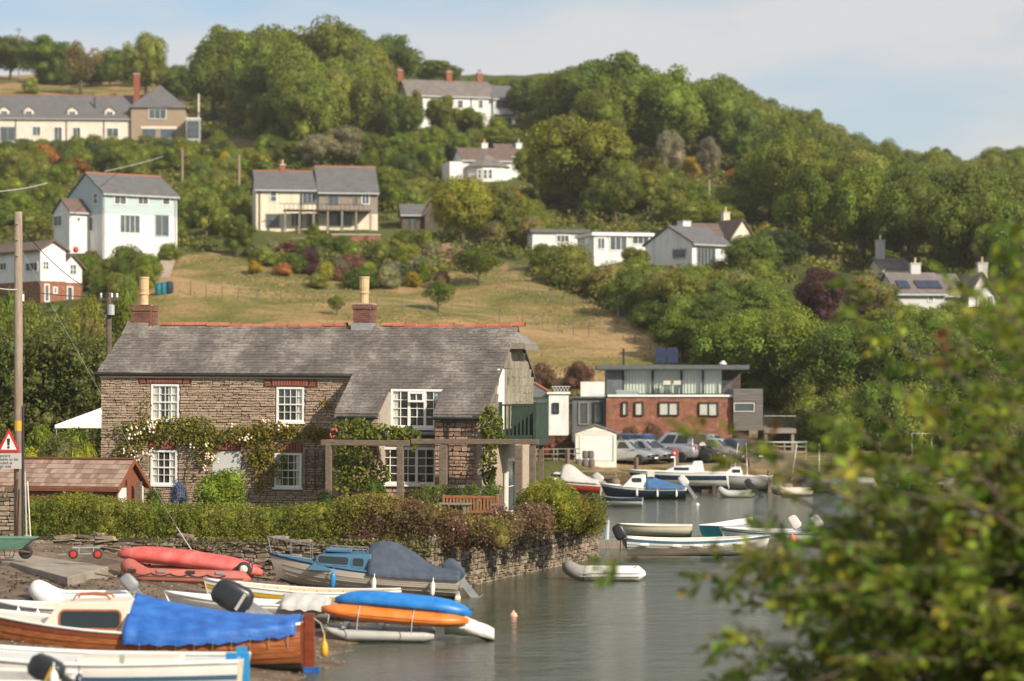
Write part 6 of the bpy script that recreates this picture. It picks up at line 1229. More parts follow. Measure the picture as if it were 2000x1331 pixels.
climber('climbing_rose', 'climbing rose with cream blooms over the left ground floor window', [(275, 838, 48, 16, 520), (340, 836, 45, 17, 620), (385, 842, 34, 24, 520), (402, 872, 26, 30, 420), (258, 872, 28, 12, 160), (245, 886, 22, 16, 200), (330, 860, 60, 10, 220), (285, 800, 10, 25, 60), (420, 850, 26, 14, 240)], rc, ('rose', [(262, 842, 26, 12), (268, 888, 26, 12), (398, 888, 22, 20), (412, 905, 14, 14), (300, 832, 18, 8)]), 30, stems=([(360, 965), (372, 900), (385, 850), (330, 838), (250, 840)], [(235, 950), (240, 890), (252, 850)]))
climber('climbing_plant', 'yellow green climber trained over the cottage door and right window', [(470, 850, 36, 14, 420), (530, 842, 50, 14, 520), (590, 846, 46, 12, 420), (505, 872, 28, 36, 800), (515, 915, 22, 38, 420), (545, 900, 14, 30, 160), (625, 850, 24, 10, 160), (640, 790, 16, 8, 50)], [(.2, .2, .025), (.26, .23, .03), (.14, .16, .022), (.3, .2, .03)], ('rose', [(452, 826, 10, 4), (514, 826, 8, 6), (478, 858, 8, 8), (556, 834, 14, 6)]), 8, stems=([(500, 965), (498, 900), (505, 860), (560, 842), (640, 850)],))
climber('vine', 'lush green vine over the left end of the pergola', [(690, 840, 40, 18, 700), (740, 846, 50, 12, 700), (795, 848, 26, 10, 320), (690, 890, 34, 34, 700), (720, 930, 40, 26, 600), (670, 920, 20, 40, 380), (810, 866, 8, 16, 100)], [(.19, .22, .025), (.13, .17, .022), (.25, .25, .035), (.09, .13, .02)], ('rose_pink', [(649, 845, 5, 7), (822, 950, 20, 8)]), 5, ye2-.9 if False else -3.2, .13)
climber('vine', 'green vine climbing the front corner of the slate-hung gable', [(958, 828, 22, 26, 420), (965, 855, 20, 14, 260), (955, 905, 14, 42, 480)], [(.15, .18, .022), (.1, .13, .02), (.2, .2, .03)], None, 0, ye2-.1, .14)
def gs(px, top, wpx, d, c, label, shape='dome', z0=1.5, cat='shrub'):
    p = P(px, 1000, d); p.z = z0; return shrub(p, wpx*d/F, CH-(top-HY)*d/F-z0, K2[c], label, None, 'shrub', shape, cat)
K2 = dict(g=(.085, .13, .018), l=(.21, .27, .03), y=(.33, .33, .035), d=(.05, .08, .02), b=(.12, .15, .26), o=(.14, .14, .04), p=(.3, .16, .14), w=(.3, .3, .2))
gs(436, 903, 135, 89.4, 'l', 'round clipped green bush in front of the cottage door'); gs(350, 938, 50, 90.8, 'b', 'blue flowering shrub below the left cottage window'); gs(300, 950, 50, 91, 'g', 'low green bush beside the blue flowering shrub')
gs(820, 946, 70, 85.5, 'o', 'low garden bush with pink flowers behind the hedge'); gs(895, 940, 90, 85.0, 'd', 'dark green leafy plants behind the teak bench'); gs(955, 936, 60, 85.5, 'g', 'green leafy plants by the right pergola post'); gs(735, 925, 70, 87, 'g', 'green bush under the vine inside the pergola'); gs(640, 950, 60, 86, 'd', 'dark bush at the left pergola post')
for i, (px, top, w_, d, c) in enumerate(((20, 832, 110, 94.5, 'o'), (75, 818, 110, 95, 'l'), (130, 822, 110, 95, 'l'), (176, 850, 60, 93.8, 'y'), (40, 862, 120, 92.5, 'y'), (120, 850, 130, 92.8, 'o'), (160, 866, 90, 91.5, 'y'), (70, 880, 120, 91, 'l'))):
    gs(px, top, w_, d, c, '%s garden bush %s' % ({'o': 'olive', 'l': 'light green', 'y': 'yellow green'}[c], ['behind the warning sign', 'left of the white canopy', 'right below the white canopy', 'against the cottage corner', 'low behind the sign pole', 'in the middle above the shed roof', 'just above the shed ridge', 'above the left shed roof'][i]), z0=1.9)
lob = [(tuple(P(px+random.uniform(-9, 9), 700, d+random.uniform(-.5, .5))[:2])+(z+random.uniform(-.3, .3),), random.uniform(.35, .85)) for px in np.arange(-40, 215, 8) for d in (112+random.uniform(0, 3),) for z in np.arange(2.2, CH-((676+22*math.sin(px*.05)+random.uniform(-14, 14))-HY)*d/F, .55)]
v, f, c = blob_foliage(lob, 60000, .17, palette([(.11, .145, .03), (.085, .12, .028), (.15, .17, .036), (.18, .17, .05)], 1.2, 8), .9, .5, sc_=(.62, 1.35)); leafy('laurel_hedge', 'tall dark laurel hedge filling the gap left of the cottage', 'hedge', v, f, c)
# spiky plants by the pergola
for i, px in enumerate((838, 862, 905, 928, 968)):
    p = P(px, 1010, 84.8); m = []; n = 26; pt = np.array([[random.gauss(0, .12), random.gauss(0, .12), random.uniform(.2, 1.5)] for _ in range(n*4)]); q = cards(pt, np.tile([0, -1, 0], (n*4, 1)), .3, np.array([.13, .18, .03])*rng.uniform(.7, 1.3, (n*4, 1)), .14, .4)
    o = link('garden_plant', np_mesh('garden_plant', *q[:2], 'leaf', q[2]), None, (p.x, p.y, 1.6)); o.color = (1, 1, 1, 1); tag(o, 'tall spiky green garden plant behind the hedge, %s from the left' % ('first', 'second', 'third', 'fourth', 'fifth')[i], 'plant', 'spiky plants behind the hedge')
# lattice trellis on the wall
lt = thing('trellis', 'dark square lattice trellis on the cottage wall left of the pergola', 'trellis', cot.location, R(-11)); a = hit(cot, 598, 955, -.12); b_ = hit(cot, 632, 880, -.12)
for i in range(3): x = a.x+(b_.x-a.x)*i/2; MB().box(x-.025, -.14, a.z, x+.025, -.11, b_.z).build('upright', 'dark_wood', lt)
for i in range(4): z = a.z+(b_.z-a.z)*(i+.4)/4; MB().box(a.x-.1, -.165, z-.025, b_.x+.1, -.142, z+.025).build('cross_bar', 'dark_wood', lt)
dg_ = []
for i in range(2600):
    u = random.uniform(-.1, l2); v_ = QT+.1-abs(random.gauss(0, .3))*(1 if u < 12 else .5); loc, rz = p2(u, v_); q = np.array([[loc[0]+QB.x+.16+random.uniform(-.05, .1), loc[1]+QB.y-.06, loc[2]]]); dg_.append(q)
q = np.concatenate(dg_); nr = np.tile([math.sin(a2), -math.cos(a2), .2], (len(q), 1)); A_ = cards(q, nr, .17, np.array([(.33, .27, .17), (.26, .22, .12), (.2, .21, .06)])[rng.integers(3, size=len(q))], .22, .35)
leafy('dry_grass', 'dry pale grass draping over the right face of the quay wall', 'grass', *A_)
dg_ = []
for i in range(900):
    u = random.choice([random.uniform(6, l1), random.uniform(l1-3.5, l1)]); v_ = QT+.05-abs(random.gauss(0, .22)); loc, rz = p1(u, v_); dg_.append([loc[0]+QB.x, loc[1]+QB.y-.14-random.uniform(0, .08), loc[2]])
A_ = cards(np.array(dg_), np.tile([0, -1, .3], (len(dg_), 1)), .11, np.array([(.12, .16, .03), (.2, .2, .04), (.28, .22, .13)])[rng.integers(3, size=len(dg_))], .5, .5); leafy('wall_plant', 'green and dry plants hanging over the front of the quay wall', 'plant', *A_)
# --- red-brown shed
p = P(46, 985, 87.0); sh = thing('garden_shed', 'red brown timber shed with shingled roof beside the hedge', 'shed', (p.x-1.2, p.y+.3, 1.5), R(-16))
x1 = hit(sh, 229, 940, 0).x; ze = hit(sh, 150, 948, 0).z; zr = hit(sh, 150, 897, 1.15).z; dS = 2.3
MB().prism([(0.05, -.2), (dS-.05, -.2), (dS-.05, ze-.05), (dS/2, zr-.1), (0.05, ze-.05)], .05, x1-.05, 'x').build('wall', 'shed_red', sh)
n = 5
for i in range(n): MB().box(0, -.02+.0, ze-.2-(i+1)*.22, x1, .045, ze-.205-i*.22).build('plank', 'shed_red', sh)
MB().box(-.1, -.16, ze-.2, x1+.1, -.1, ze-.03).build('fascia', 'shed_red', sh)
k_ = math.atan2(zr-ze, dS/2); sl_ = math.hypot(zr-ze, dS/2)
for sgn in (0, 1): MB().prism([(dS/2, zr), ((-.14 if sgn == 0 else dS+.14), ze-.14*(zr-ze)/(dS/2)), ((-.14 if sgn == 0 else dS+.14), ze-.06-.14*(zr-ze)/(dS/2)), (dS/2, zr-.06)], -.1, x1+.1, 'x').build('roof', 'shed_red', sh)
SG = MB().box(-.5, -.5, 0, .5, .5, 1).mesh('shingle', 'shingle')
for j in range(6):
    u = (j+.5)/6; y = -.14+u*(dS/2+.12); z = ze+(zr-ze)*(y/(dS/2)); x = -.1-(j % 2)*.08
    while x < x1+.1:
        w_ = random.uniform(.12, .24); a, b_ = max(x, -.1), min(x+w_, x1+.1); x += w_
        if b_-a > .04: link('shingle', SG, sh, ((a+b_)/2, y, z+.008+random.uniform(0, .006)), (k_-.06, 0, random.uniform(-.01, .01)), ((b_-a)*.97, sl_/6*1.25, .016))
MB().box(-.12, dS/2-.1, zr+.01, x1+.12, dS/2+.1, zr+.06).build('ridge_board', 'shed_red', sh)
for sgn in (-1, 1):
    M = Matrix.Translation((x1+.1, dS/2, zr+.0)) @ Matrix.Rotation(sgn*k_, 4, 'X'); m = MB(); m.box(0, (0 if sgn < 0 else 0), -.16, .04, 0, .0) if False else None
    y0, y1 = (dS/2, -.18) if sgn < 0 else (dS/2, dS+.18); z1 = ze-.16*(zr-ze)/(dS/2)
    MB().prism([(y0, zr+.03), (y1, z1), (y1, z1-.14), (y0, zr-.13)], x1+.1, x1+.14, 'x').build('bargeboard', 'shed_red', sh)
MB().box(x1-.045, .15, -.2, x1-.01, dS-.15, ze-.1).build('end_wall', 'render_white', sh); MB().box(x1-.008, .75, -.2, x1+.03, 1.45, zr-.65).build('door', 'shed_red', sh)
MB().box(x1+.25, .95, -.4, x1+.42, 1.1, ze+.1).build('gate_post', 'beam', sh)
# --- white canopy in the garden behind
gz = thing('garden_canopy', 'white peaked fabric garden canopy left of the cottage', 'canopy', P(176, 846, 106)); w_ = 1.25; zt = P(190, 800, 106).z-P(160, 850, 106).z
MB().add([(-w_, -1.2, .35), (w_, -1.2, .35), (w_, 1.6, .35), (-w_, 1.6, .35), (.5, .1, zt), (-w_, -1.2, .22), (w_, -1.2, .22), (w_, 1.6, .22), (-w_, 1.6, .22)], [(0, 1, 4), (1, 2, 4), (2, 3, 4), (3, 0, 4), (0, 5, 6, 1), (1, 6, 7, 2), (2, 7, 8, 3), (3, 8, 5, 0)]).build('roof_fabric', 'white', gz)
for x, y in ((-w_+.05, -1.1), (w_-.05, -1.1), (w_-.05, 1.5), (-w_+.05, 1.5)): MB().tube([(x, y, -2.6), (x, y, .25)], .03, 6).build('pole', 'steel', gz)
lw_ = thing('stone_wall', 'grey rubble wall at the left edge behind the utility pole', 'stone wall', P(-30, 1045, 83.2)); MB().box(0, .1, -1, 1.15, .6, 1.45).build('core', 'quay_fill', lw_); lz = stone_protos('stone', 'quay_stone', 5, 31)
stones(lw_, 'stone', lz, rubble(0, 1.2, -.3, 1.55, (.1, .2), (.15, .45), .14, seed=32), 120, 'quay_stone', lambda u, v: ((u, .08, v), 0))
# --- teak bench and table
bn = thing('garden_bench', 'red brown teak bench with slatted back behind the flowering hedge', 'bench', P(868, 1030, 82.6), R(-16)); bw = 1.75
bzz = P(868, 968, 82.6).z-P(868, 1030, 82.6).z
MB().box(0, 0, bzz-.09, bw, .05, bzz).build('top_rail', 'teak', bn, bevel=.012); MB().box(0, 0, bzz-.55, bw, .04, bzz-.48).build('back_rail', 'teak', bn)
for i in range(15): x = .06+i*(bw-.16)/14; MB().box(x, .005, bzz-.478, x+.055, .035, bzz-.092).build('slat', 'teak', bn)
for i in range(4): MB().box(0, .1+i*.12, bzz-.6, bw, .2+i*.12, bzz-.57).build('seat_slat', 'teak', bn)
for x in (-.06, bw): MB().box(x, -.02, bzz-1.1, x+.06, .06, bzz+.03).build('leg', 'teak', bn); MB().box(x, .5, bzz-1.1, x+.06, .57, bzz-.3).build('leg', 'teak', bn); MB().box(x-.005, .061, bzz-.35, x+.065, .57, bzz-.29).build('arm_rest', 'teak', bn)
gt_ = thing('garden_table', 'weathered wooden garden table left of the teak bench', 'table', P(868, 1032, 81.9), R(-14)); zz = P(868, 984, 81.9).z-P(868, 1032, 81.9).z
for i in range(4): MB().box(-.25, i*.16, zz-.04, .75, i*.16+.15, zz).build('table_slat', 'timber_grey', gt_)
for x, y in ((-.15, .05), (.6, .05), (-.15, .5), (.6, .5)): MB().box(x, y, -.3, x+.07, y+.07, zz-.042).build('leg', 'timber_grey', gt_)
MB().box(-.06, -.06, -.3, .06, .06, 1.1).build('post', 'beam', bevel=.01, loc=P(978, 1025, 80.6)); tag(bpy.data.objects['post'] if False else C.objects[-1], 'short grey wooden gate post beside the teak bench', 'post'); C.objects[-1].name = 'gate_post'
# ---------------------------------------------------------------- pole, sign, wires, barrow, trolley
po = P(36, 1050, 80.0); pole = thing('utility_pole', 'tall weathered wooden utility pole carrying the warning sign', 'pole', po)
ht = P(36, 414, 80).z-po.z; MB().tube([(0, 0, -.8), (0, 0, ht*.5), (.0, 0, ht)], [.145, .135, .12], 12).build('shaft', 'pole_wood', pole, True)
MB().tube([(.15, -.06, -.3), (.15, -.05, 4.1)], .045, 8).build('cable_guard', 'black_rubber', pole); MB().lathe([(.141, 0), (.141, .32)], 12, (0, 0, P(36, 842, 80).z-po.z), cap=False).build('yellow_band', 'yellow', pole)
MB().box(.13, -.06, P(40, 505+84, 80).z-po.z, .17, .06, P(40, 575, 80).z-po.z).build('tag_plate', 'white', pole)
for i in range(3): MB().box(-.02, -.18, ht-.4-i*.5, .02, -.1, ht-.36-i*.5).build('step_bolt', 'galv', pole)
sg = thing('warning_sign', 'red bordered triangular warning sign with flood notice plate on the pole', 'sign', P(17, 884, 79.75)); u = 79.75/F
def tri(w_, h_, z0, y, mt, nm): MB().prism([(-w_/2, z0), (w_/2, z0), (0, z0+h_)], y, y+.012, 'y').build(nm, mt, sg, bevel=.004)
tri(46*u, 47*u, 0, 0, 'sign_red', 'red_border'); tri(31*u, 32*u, 5*u, -.016, 'sign_white', 'white_triangle')
MB().prism([(-.03, 14*u), (.03, 14*u), (.048, 27*u), (-.048, 27*u)], -.03, -.02, 'y').build('exclamation_stroke', 'ink', sg); MB().lathe([(.0, -.005), (.04, -.005), (.04, .005), (0, .005)], 12, M=Matrix.Translation((0, -.025, 10*u)) @ Matrix.Rotation(R(90), 4, 'X')).build('exclamation_dot', 'ink', sg)
MB().box(-44*u, 0, -32*u, 25*u, .012, -1.5*u).build('notice_plate', 'sign_grey', sg)
def text(par, s_, loc, size, mt, name='lettering', rot=(R(90), 0, 0), align='CENTER'):
    cu = bpy.data.curves.new(name, 'FONT'); cu.body = s_; cu.size = size; cu.align_x = align; cu.extrude = .001; o = bpy.data.objects.new('tmp', cu); C.objects.link(o)
    dg = bpy.context.evaluated_depsgraph_get(); me = bpy.data.meshes.new_from_object(o.evaluated_get(dg)); bpy.data.objects.remove(o); me.name = name; me.materials.clear(); me.materials.append(mat(mt)); return link(name, me, par, loc, rot)
for i, s_ in enumerate(('Beware', 'Road liable to be', 'flooded at', 'high tide')): text(sg, s_, (-9*u, -.006, (-9-i*7)*u), 8*u, 'ink')
def wire(a, b_, sag, r_, label, mt='cable', name='overhead_wire', n=14):
    a, b_ = Vector(a), Vector(b_); pts = [a.lerp(b_, i/n)-Vector((0, 0, sag*4*(i/n)*(1-i/n))) for i in range(n+1)]; return tag(MB().tube(pts, r_, 5).build(name, mt), label, 'wire')
p2 = P(213, 700, 112); pole2 = thing('utility_pole', 'dark short utility pole standing left of the cottage roof', 'pole', (p2.x, p2.y, 1.8)); h2 = P(213, 572, 112).z-1.8
MB().tube([(0, 0, -.5), (0, 0, h2)], [.15, .11], 10).build('shaft', 'dark_wood', pole2, True); MB().box(-.45, -.05, h2-.35, .45, .05, h2-.23).build('cross_arm', 'dark_wood', pole2)
for x in (-.35, .12, .35): MB().lathe([(.03, 0), (.06, .05), (.04, .1), (.06, .15), (.02, .2)], 8, (x, 0, h2-.22)).build('insulator', 'white', pole2)
MB().lathe([(.0, 0), (.16, .02), (.16, .45), (0, .5)], 10, (.12, -.2, h2-1.0)).build('transformer', 'galv', pole2)
wire(P(38, 440, 80), P(213, 574, 112), .5, .016, 'dark service wire sloping from the sign pole to the short pole'); wire(P(36, 566, 80), P(215, 577, 112), .12, .016, 'dark level wire between the sign pole and the short pole'); wire(P(-60, 545, 76), P(36, 566, 80), .1, .022, 'pale thick cable entering from the left edge to the sign pole', 'tree_wire')
wire(P(-40, 376, 150), P(92, 358, 190), .15, .035, 'pale cable across the upper left hedges', 'tree_wire'); wire(P(205, 335, 235), P(318, 306, 300), .1, .035, 'pale cable above the blue-clad house roof', 'tree_wire')
wire(P(37, 480, 80), P(345, 1030, 80), .05, .005, 'thin pale stay wire running down across the cottage front', 'galv', 'stay_wire'); wire(P(345, 1030, 80), P(379, 1082, 79.5), 0, .016, 'thick lower guard of the stay wire at the quay wall', 'tree_wire', 'stay_wire_guard')
# wheelbarrow
wb = thing('wheelbarrow', 'green wheelbarrow with black tyre at the left edge of the slipway', 'wheelbarrow', P(42, 1092, 74.4), R(-4)); U = .0149
m = MB(); bt_ = [(-.62, -.28, .28), (.05, -.24, .30), (.05, .24, .30), (-.62, .28, .28)]; tp = [(-.9, -.36, .62), (.42, -.34, .62), (.42, .34, .62), (-.9, .36, .62)]; m.add(bt_+tp, [(3, 2, 1, 0), (0, 1, 5, 4), (1, 2, 6, 5), (2, 3, 7, 6), (3, 0, 4, 7)]); m.build('tray', 'barrow_green', wb, solid=.02); MB().tube(tp, .02, 6, close=True).build('tray_rim', 'barrow_green', wb)
M = Matrix.Translation((.12, 0, .2)) @ Matrix.Rotation(R(90), 4, 'X'); wl = MB().lathe([(.12, -.05), (.18, -.06), (.205, -.02), (.205, .02), (.18, .06), (.12, .05)], 18, M=M).build('wheel', 'black_rubber', wb, True); MB().lathe([(.02, -.04), (.12, -.03), (.12, .03), (.02, .04)], 14, M=M).build('rim', 'rust', wl)
for y in (-.24, .24): MB().tube([(.28, y*.4, .2), (-.1, y, .27), (-.7, y*1.05, .3), (-1.3, y*1.2, .62)], .018, 6).build('handle', 'rust', wb); MB().tube([(-.25, y, .27), (-.32, y, .02), (-.55, y, .02), (-.6, y, .28)], .016, 6).build('leg', 'rust', wb)
# boat trolley with red wheels
tr = thing('launching_trolley', 'small launching trolley with red hubs on the slipway', 'trolley', P(168, 1091, 74.0), R(3))
for x in (-.35, .35):
    M = Matrix.Translation((x, -.12, .13)) @ Matrix.Rotation(R(90), 4, 'X'); wl = MB().lathe([(.08, -.04), (.12, -.05), (.14, -.02), (.14, .02), (.12, .05), (.08, .04)], 16, M=M).build('wheel', 'black_rubber', tr, True); MB().lathe([(.01, -.05), (.085, -.045), (.085, .045), (.01, .05)], 14, M=M).build('hub', 'red', wl)
MB().tube([(-.35, -.05, .13), (.35, -.05, .13)], .02, 6).build('axle', 'galv', tr)
for x in (-.2, .22): MB().tube([(x, -.05, .13), (x, -.05, .3)], .018, 6).build('upright', 'galv', tr)
MB().box(-.38, -.08, .3, .42, -.02, .34).build('cradle_bar', 'galv', tr); MB().tube([(-.3, .0, .13), (-.8, .1, .1)], .018, 6).build('drawbar', 'galv', tr)
pl_ = thing('oar', 'pair of pale poles leaning on the hedge beside the pole', 'oars', P(52, 1048, 79.3)); MB().tube([(0, 0, 0), (-.1, .25, 2.0)], .025, 6).build('shaft', 'gel_grey', pl_); MB().tube([(.12, 0, 0), (-.02, .25, 1.7)], .02, 6).build('shaft', 'gel_cream', pl_)
tag(MB().lathe([(.0, -.12), (.08, -.09), (.12, 0), (.08, .09), (.03, .12), (.02, .17)], 12).build('mooring_buoy', 'buoy_pink', loc=P(1003, 1204, 71.3), smooth=True), 'small pink mooring buoy floating below the quay corner', 'buoy')
tag(MB().lathe([(.0, -.12), (.08, -.09), (.12, 0), (.08, .09), (.03, .12)], 12).build('mooring_buoy', 'gel_white', loc=P(1362, 987, 136), smooth=True), 'small white mooring buoy off the far boats', 'buoy')
ptm = thing('mooring_pontoon', 'low grey raft with pole beside the clinker boat stern', 'pontoon', P(1190, 1072, 101)); MB().box(-.6, -.6, -.1, .5, .6, .35).build('float', 'timber_grey', ptm); MB().tube([(.42, -.55, -.6), (.42, -.55, .75)], .06, 8).build('post', 'dark_wood', ptm); MB().tube([(-.1, .2, .35), (-.05, .2, 1.1)], [.1, .07], 8).build('blue_post', 'blue_clad', ptm)
# ---------------------------------------------------------------- far shore: cars, tables, posts, rocks
def car(label, body, loc, rz, kind='hatch', L_=4.1, W_=1.72, Hc=1.45, group='cars in the waterside car park'):
    """nose towards local +x"""
    t = thing('car', label, 'car', loc, rz, group); h2 = W_/2; hl = L_/2
    belt, hood = (.92, .82) if kind != 'suv' else (1.08, 1.0)
    st = [(-hl, .45, .72 if kind == 'hatch' else .8, .86), (-hl+.12, .3, belt-.03, .95), (-hl*.55, .24, belt, 1.0), (0, .22, belt, 1.0), (hl*.42, .24, belt-.02, 1.0), (hl*.62, .26, hood, .98), (hl-.25, .3, hood-.14, .93), (hl, .42, hood-.3, .8)]
    m = MB(); m.rings([[(x, -h2*w_*.92, z0), (x, -h2*w_, z0+.18), (x, -h2*w_, z1-.16), (x, -h2*w_*.93, z1), (x, 0, z1+.03), (x, h2*w_*.93, z1), (x, h2*w_, z1-.16), (x, h2*w_, z0+.18), (x, h2*w_*.92, z0)] for x, z0, z1, w_ in st], close=True, capa=True, capb=True); m.build('body', body, t, True)
    r0, r1 = (-hl*.52, hl*.12) if kind == 'hatch' else ((-hl*.88, hl*.1)); b0, b1 = (-hl*.93, hl*.5) if kind == 'hatch' else (-hl*.96, hl*.45)
    yb, yt = h2*.93, h2*.72; q = [(b0, yb, belt-.02), (b1, yb, belt-.02), (r1, yt, Hc), (r0, yt, Hc)]
    m = MB(); m.add([(x, -y, z) for x, y, z in q]+[(x, y, z) for x, y, z in q]+[(r0, 0, Hc+.05), (r1, 0, Hc+.05)], [(0, 1, 2, 3), (7, 6, 5, 4), (0, 3, 8, 7, 4), (2, 1, 5, 6, 9), (3, 2, 9, 8), (8, 9, 6, 7)]); m.build('cabin', body, t, bevel=.05)
    def pan(pts, nm, mt='car_glass'): MB().add(pts, [tuple(range(len(pts)))]).build(nm, mt, t)
    for sd in (-1, 1):
        f = lambda u, v: (q[0][0]+(q[1][0]-q[0][0])*u+((q[3][0]-q[0][0])*(1-u)+(q[2][0]-q[1][0])*u)*v, sd*(yb+(yt-yb)*v+.012), belt-.02+(Hc-belt+.02)*v)
        for u0, u1 in ((.13, .48), (.52, .86)): pan([f(u0, .14), f(u1, .14), f(u1-.02, .86), f(u0+.02, .86)][::sd], 'side_window')
        for x in (-hl*.6, hl*.62):
            M = Matrix.Translation((x, sd*h2*.93, .31)) @ Matrix.Rotation(R(90), 4, 'X'); wl = MB().lathe([(.19, -.1), (.29, -.1), (.315, -.06), (.315, .06), (.29, .1), (.19, .1)], 18, M=M).build('wheel', 'black_rubber', t, True); MB().lathe([(.02, -.07), (.2, -.085), (.2, .085), (.02, .07)], 14, M=M).build('rim', 'galv', wl)
        MB().box(hl-.32, sd*h2*.62-.17, hood-.36, hl-.06, sd*h2*.62+.17, hood-.2).build('headlight', 'lamp_glass', t, bevel=.04); MB().box(-hl-.01, sd*h2*.72-.12, belt-.32, -hl+.14, sd*h2*.72+.12, belt-.06).build('tail_light', 'tail_red', t, bevel=.03)
        MB().box(hl*.36, sd*(h2+.02)-.09, belt+.0, hl*.46, sd*(h2+.02)+.09, belt+.14).build('mirror', body, t, bevel=.03)
    g_ = lambda s0, s1, k: [(s0[0]+(s1[0]-s0[0])*.12+k, -(yb-.12), s0[2]+.08), (s0[0]+(s1[0]-s0[0])*.12+k, yb-.12, s0[2]+.08), (s0[0]+(s1[0]-s0[0])*.88+k, yt-.06, Hc-.06), (s0[0]+(s1[0]-s0[0])*.88+k, -(yt-.06), Hc-.06)]
    pan(g_(q[1], q[2], .03), 'windscreen'); pan(g_(q[0], q[3], -.03)[::-1], 'rear_window')
    MB().box(hl-.03, -h2*.4, .42, hl+.03, h2*.4, .56).build('grille', 'black_metal', t); MB().box(hl+.005, -.26, .34, hl+.045, .26, .44).build('number_plate', 'white', t); MB().box(-hl-.04, -.26, .58, -hl+.005, .26, .7).build('number_plate', 'yellow', t)
    return t
def cp_(px, d): p = P(px, 900, d); return Vector((p.x, p.y, float(H(p.x, p.y))))
car('silver hatchback parked nearest the white garage', 'car_silver', cp_(1228, 162.6), R(-34)); car('silver saloon second from the garage', 'car_silver', cp_(1262, 163.2), R(-38)); car('dark blue estate behind the two silver cars', 'car_blue', cp_(1262, 166.4), R(-32), 'suv', 4.6, 1.8, 1.62)
car('silver four wheel drive showing its pale spare wheel cover', 'car_silver', cp_(1316, 164.6), R(140), 'suv', 4.4, 1.85, 1.8); MB().lathe([(.0, 0), (.3, 0), (.34, .04), (.34, .14), (0, .15)], 16, M=Matrix.Translation((-2.35, 0, .95)) @ Matrix.Rotation(R(90), 4, 'Y')).build('spare_wheel', 'gel_cream', [o for o in C.objects if o.name.startswith('car') and o.type == 'EMPTY'][-1])
car('black car parked right of the four wheel drive', 'car_black', cp_(1362, 164.0), R(-36)); car('silver hatchback behind the hanging leaves', 'car_silver', cp_(1402, 164.2), R(-40)); car('dark navy car at the right end of the row', 'car_navy', cp_(1436, 164.4), R(-42))
car('grey car in the second row behind the black one', 'car_silver', cp_(1385, 169), R(-36))
def picnic(px, d, rz, label, mt='timber_grey'):
    p = cp_(px, d); t = thing('picnic_table', label, 'picnic table', p, rz, 'picnic tables on the shore')
    for i in range(5): MB().box(-.85, -.36+i*.145, .7, .85, -.225+i*.145, .74).build('top_board', mt, t)
    for y in (-.75, .62): MB().box(-.85, y, .42, .85, y+.13, .46).build('seat_board', mt, t); 
    for x in (-.55, .5):
        MB().box(x, -.75, .36, x+.05, .75, .42).build('cross_bar', mt, t)
        for s_ in (-1, 1): MB().prism([(s_*.25, .7), (s_*.35, .7), (s_*.62, 0), (s_*.52, 0)], x+.05, x+.1, 'x').build('leg', mt, t)
for i, (px, d, a) in enumerate(((1062, 155.5, 5), (1105, 156.2, -6), (1148, 155.2, 3), (1185, 155.4, -4))): picnic(px, d, R(a), 'weathered picnic table on the shore grass, %s from the left' % ('first', 'second', 'third', 'fourth')[i])
picnic(1642, 160, R(8), 'dark picnic table on the right shore behind the leaves', 'dark_wood'); picnic(1888, 160, R(4), 'picnic table at the far right of the shore', 'timber_grey')
for i, (px, d, h_) in enumerate(((1243, 158, .95), (1322, 158.5, 1.25), (1427, 159.5, 1.1), (1465, 160, .9), (1182, 151.5, 1.0), (1108, 152, 1.2), (1502, 152, 1.4), (1716, 166, 1.1))):
    p = cp_(px, d); o = MB().box(-.11, -.11, -.3, .11, .11, h_).build('bollard', 'beam', loc=p, bevel=.02, rot=(0, R(random.uniform(-4, 4)), random.random())); tag(o, 'rough wooden mooring post on the far shore, %s' % ('beside the silver cars', 'in front of the four wheel drive', 'in front of the navy car', 'right of the cars', 'left of the navy cabin boat', 'behind the red speedboat', 'right of the small grey yacht', 'under the right shore trees')[i], 'post', 'shore posts')
o = thing('life_ring_post', 'red and white lifebuoy on a post in front of the four wheel drive', 'lifebuoy', cp_(1318, 158.3)); MB().box(-.04, -.04, 0, .04, .04, 1.3).build('post', 'white', o)
m = MB(); pts = [(.17*math.cos(a), -.1, 1.2+.17*math.sin(a)) for a in np.linspace(0, 2*math.pi, 17)[:-1]]; m.tube(pts, .045, 8, close=True); m.build('ring', 'red', o, True)
fe = thing('railing', 'low white post and rail fence at the right of the car park', 'fence', cp_(1468, 166)); L3 = 3.6
for i in range(6): MB().box(i*.7, 0, -.2, i*.7+.08, .08, 1.15).build('post', 'timber_grey', fe)
for z in (.45, .8, 1.08): MB().box(-.05, -.03, z, L3, -.002, z+.1).build('rail', 'timber_grey' if z < 1 else 'gel_grey', fe)
for i, (px, tp, d, a) in enumerate(((1432, 868, 153, 9), (1460, 862, 153, -2), (1546, 868, 154, 10), (1600, 872, 154, 0))): p = P(px, 928, d); tag(MB().tube([(0, 0, -.3), (math.sin(R(a))*1.9, 0, 1.9)], .03, 6).build('mast', 'gel_cream', loc=p), 'thin pale spar standing on the far shore, %s' % ('leaning above the striped yacht', 'upright above the striped yacht', 'leaning behind the beige inflatable', 'upright behind the blue covered dinghy')[i], 'mast')
gp = thing('goal_frame', 'thin white goal frame on the grass under the right trees', 'goal', cp_(1790, 170)); MB().tube([(-.3, 0, -.1), (-.3, 0, 1.45), (1.0, 0, 1.45), (1.0, 0, -.1)], .03, 6).build('frame', 'white', gp)
rk = []
for i in range(6):
    v, f, c = ball((0, 0, 0), .5, np.array([1, 1, 1]), 9, 6); v = v*np.array([1, .8, .65])*(1+rng.normal(0, .07, (len(v), 1))); rk.append(np_mesh('boulder', v, f, 'rock'))
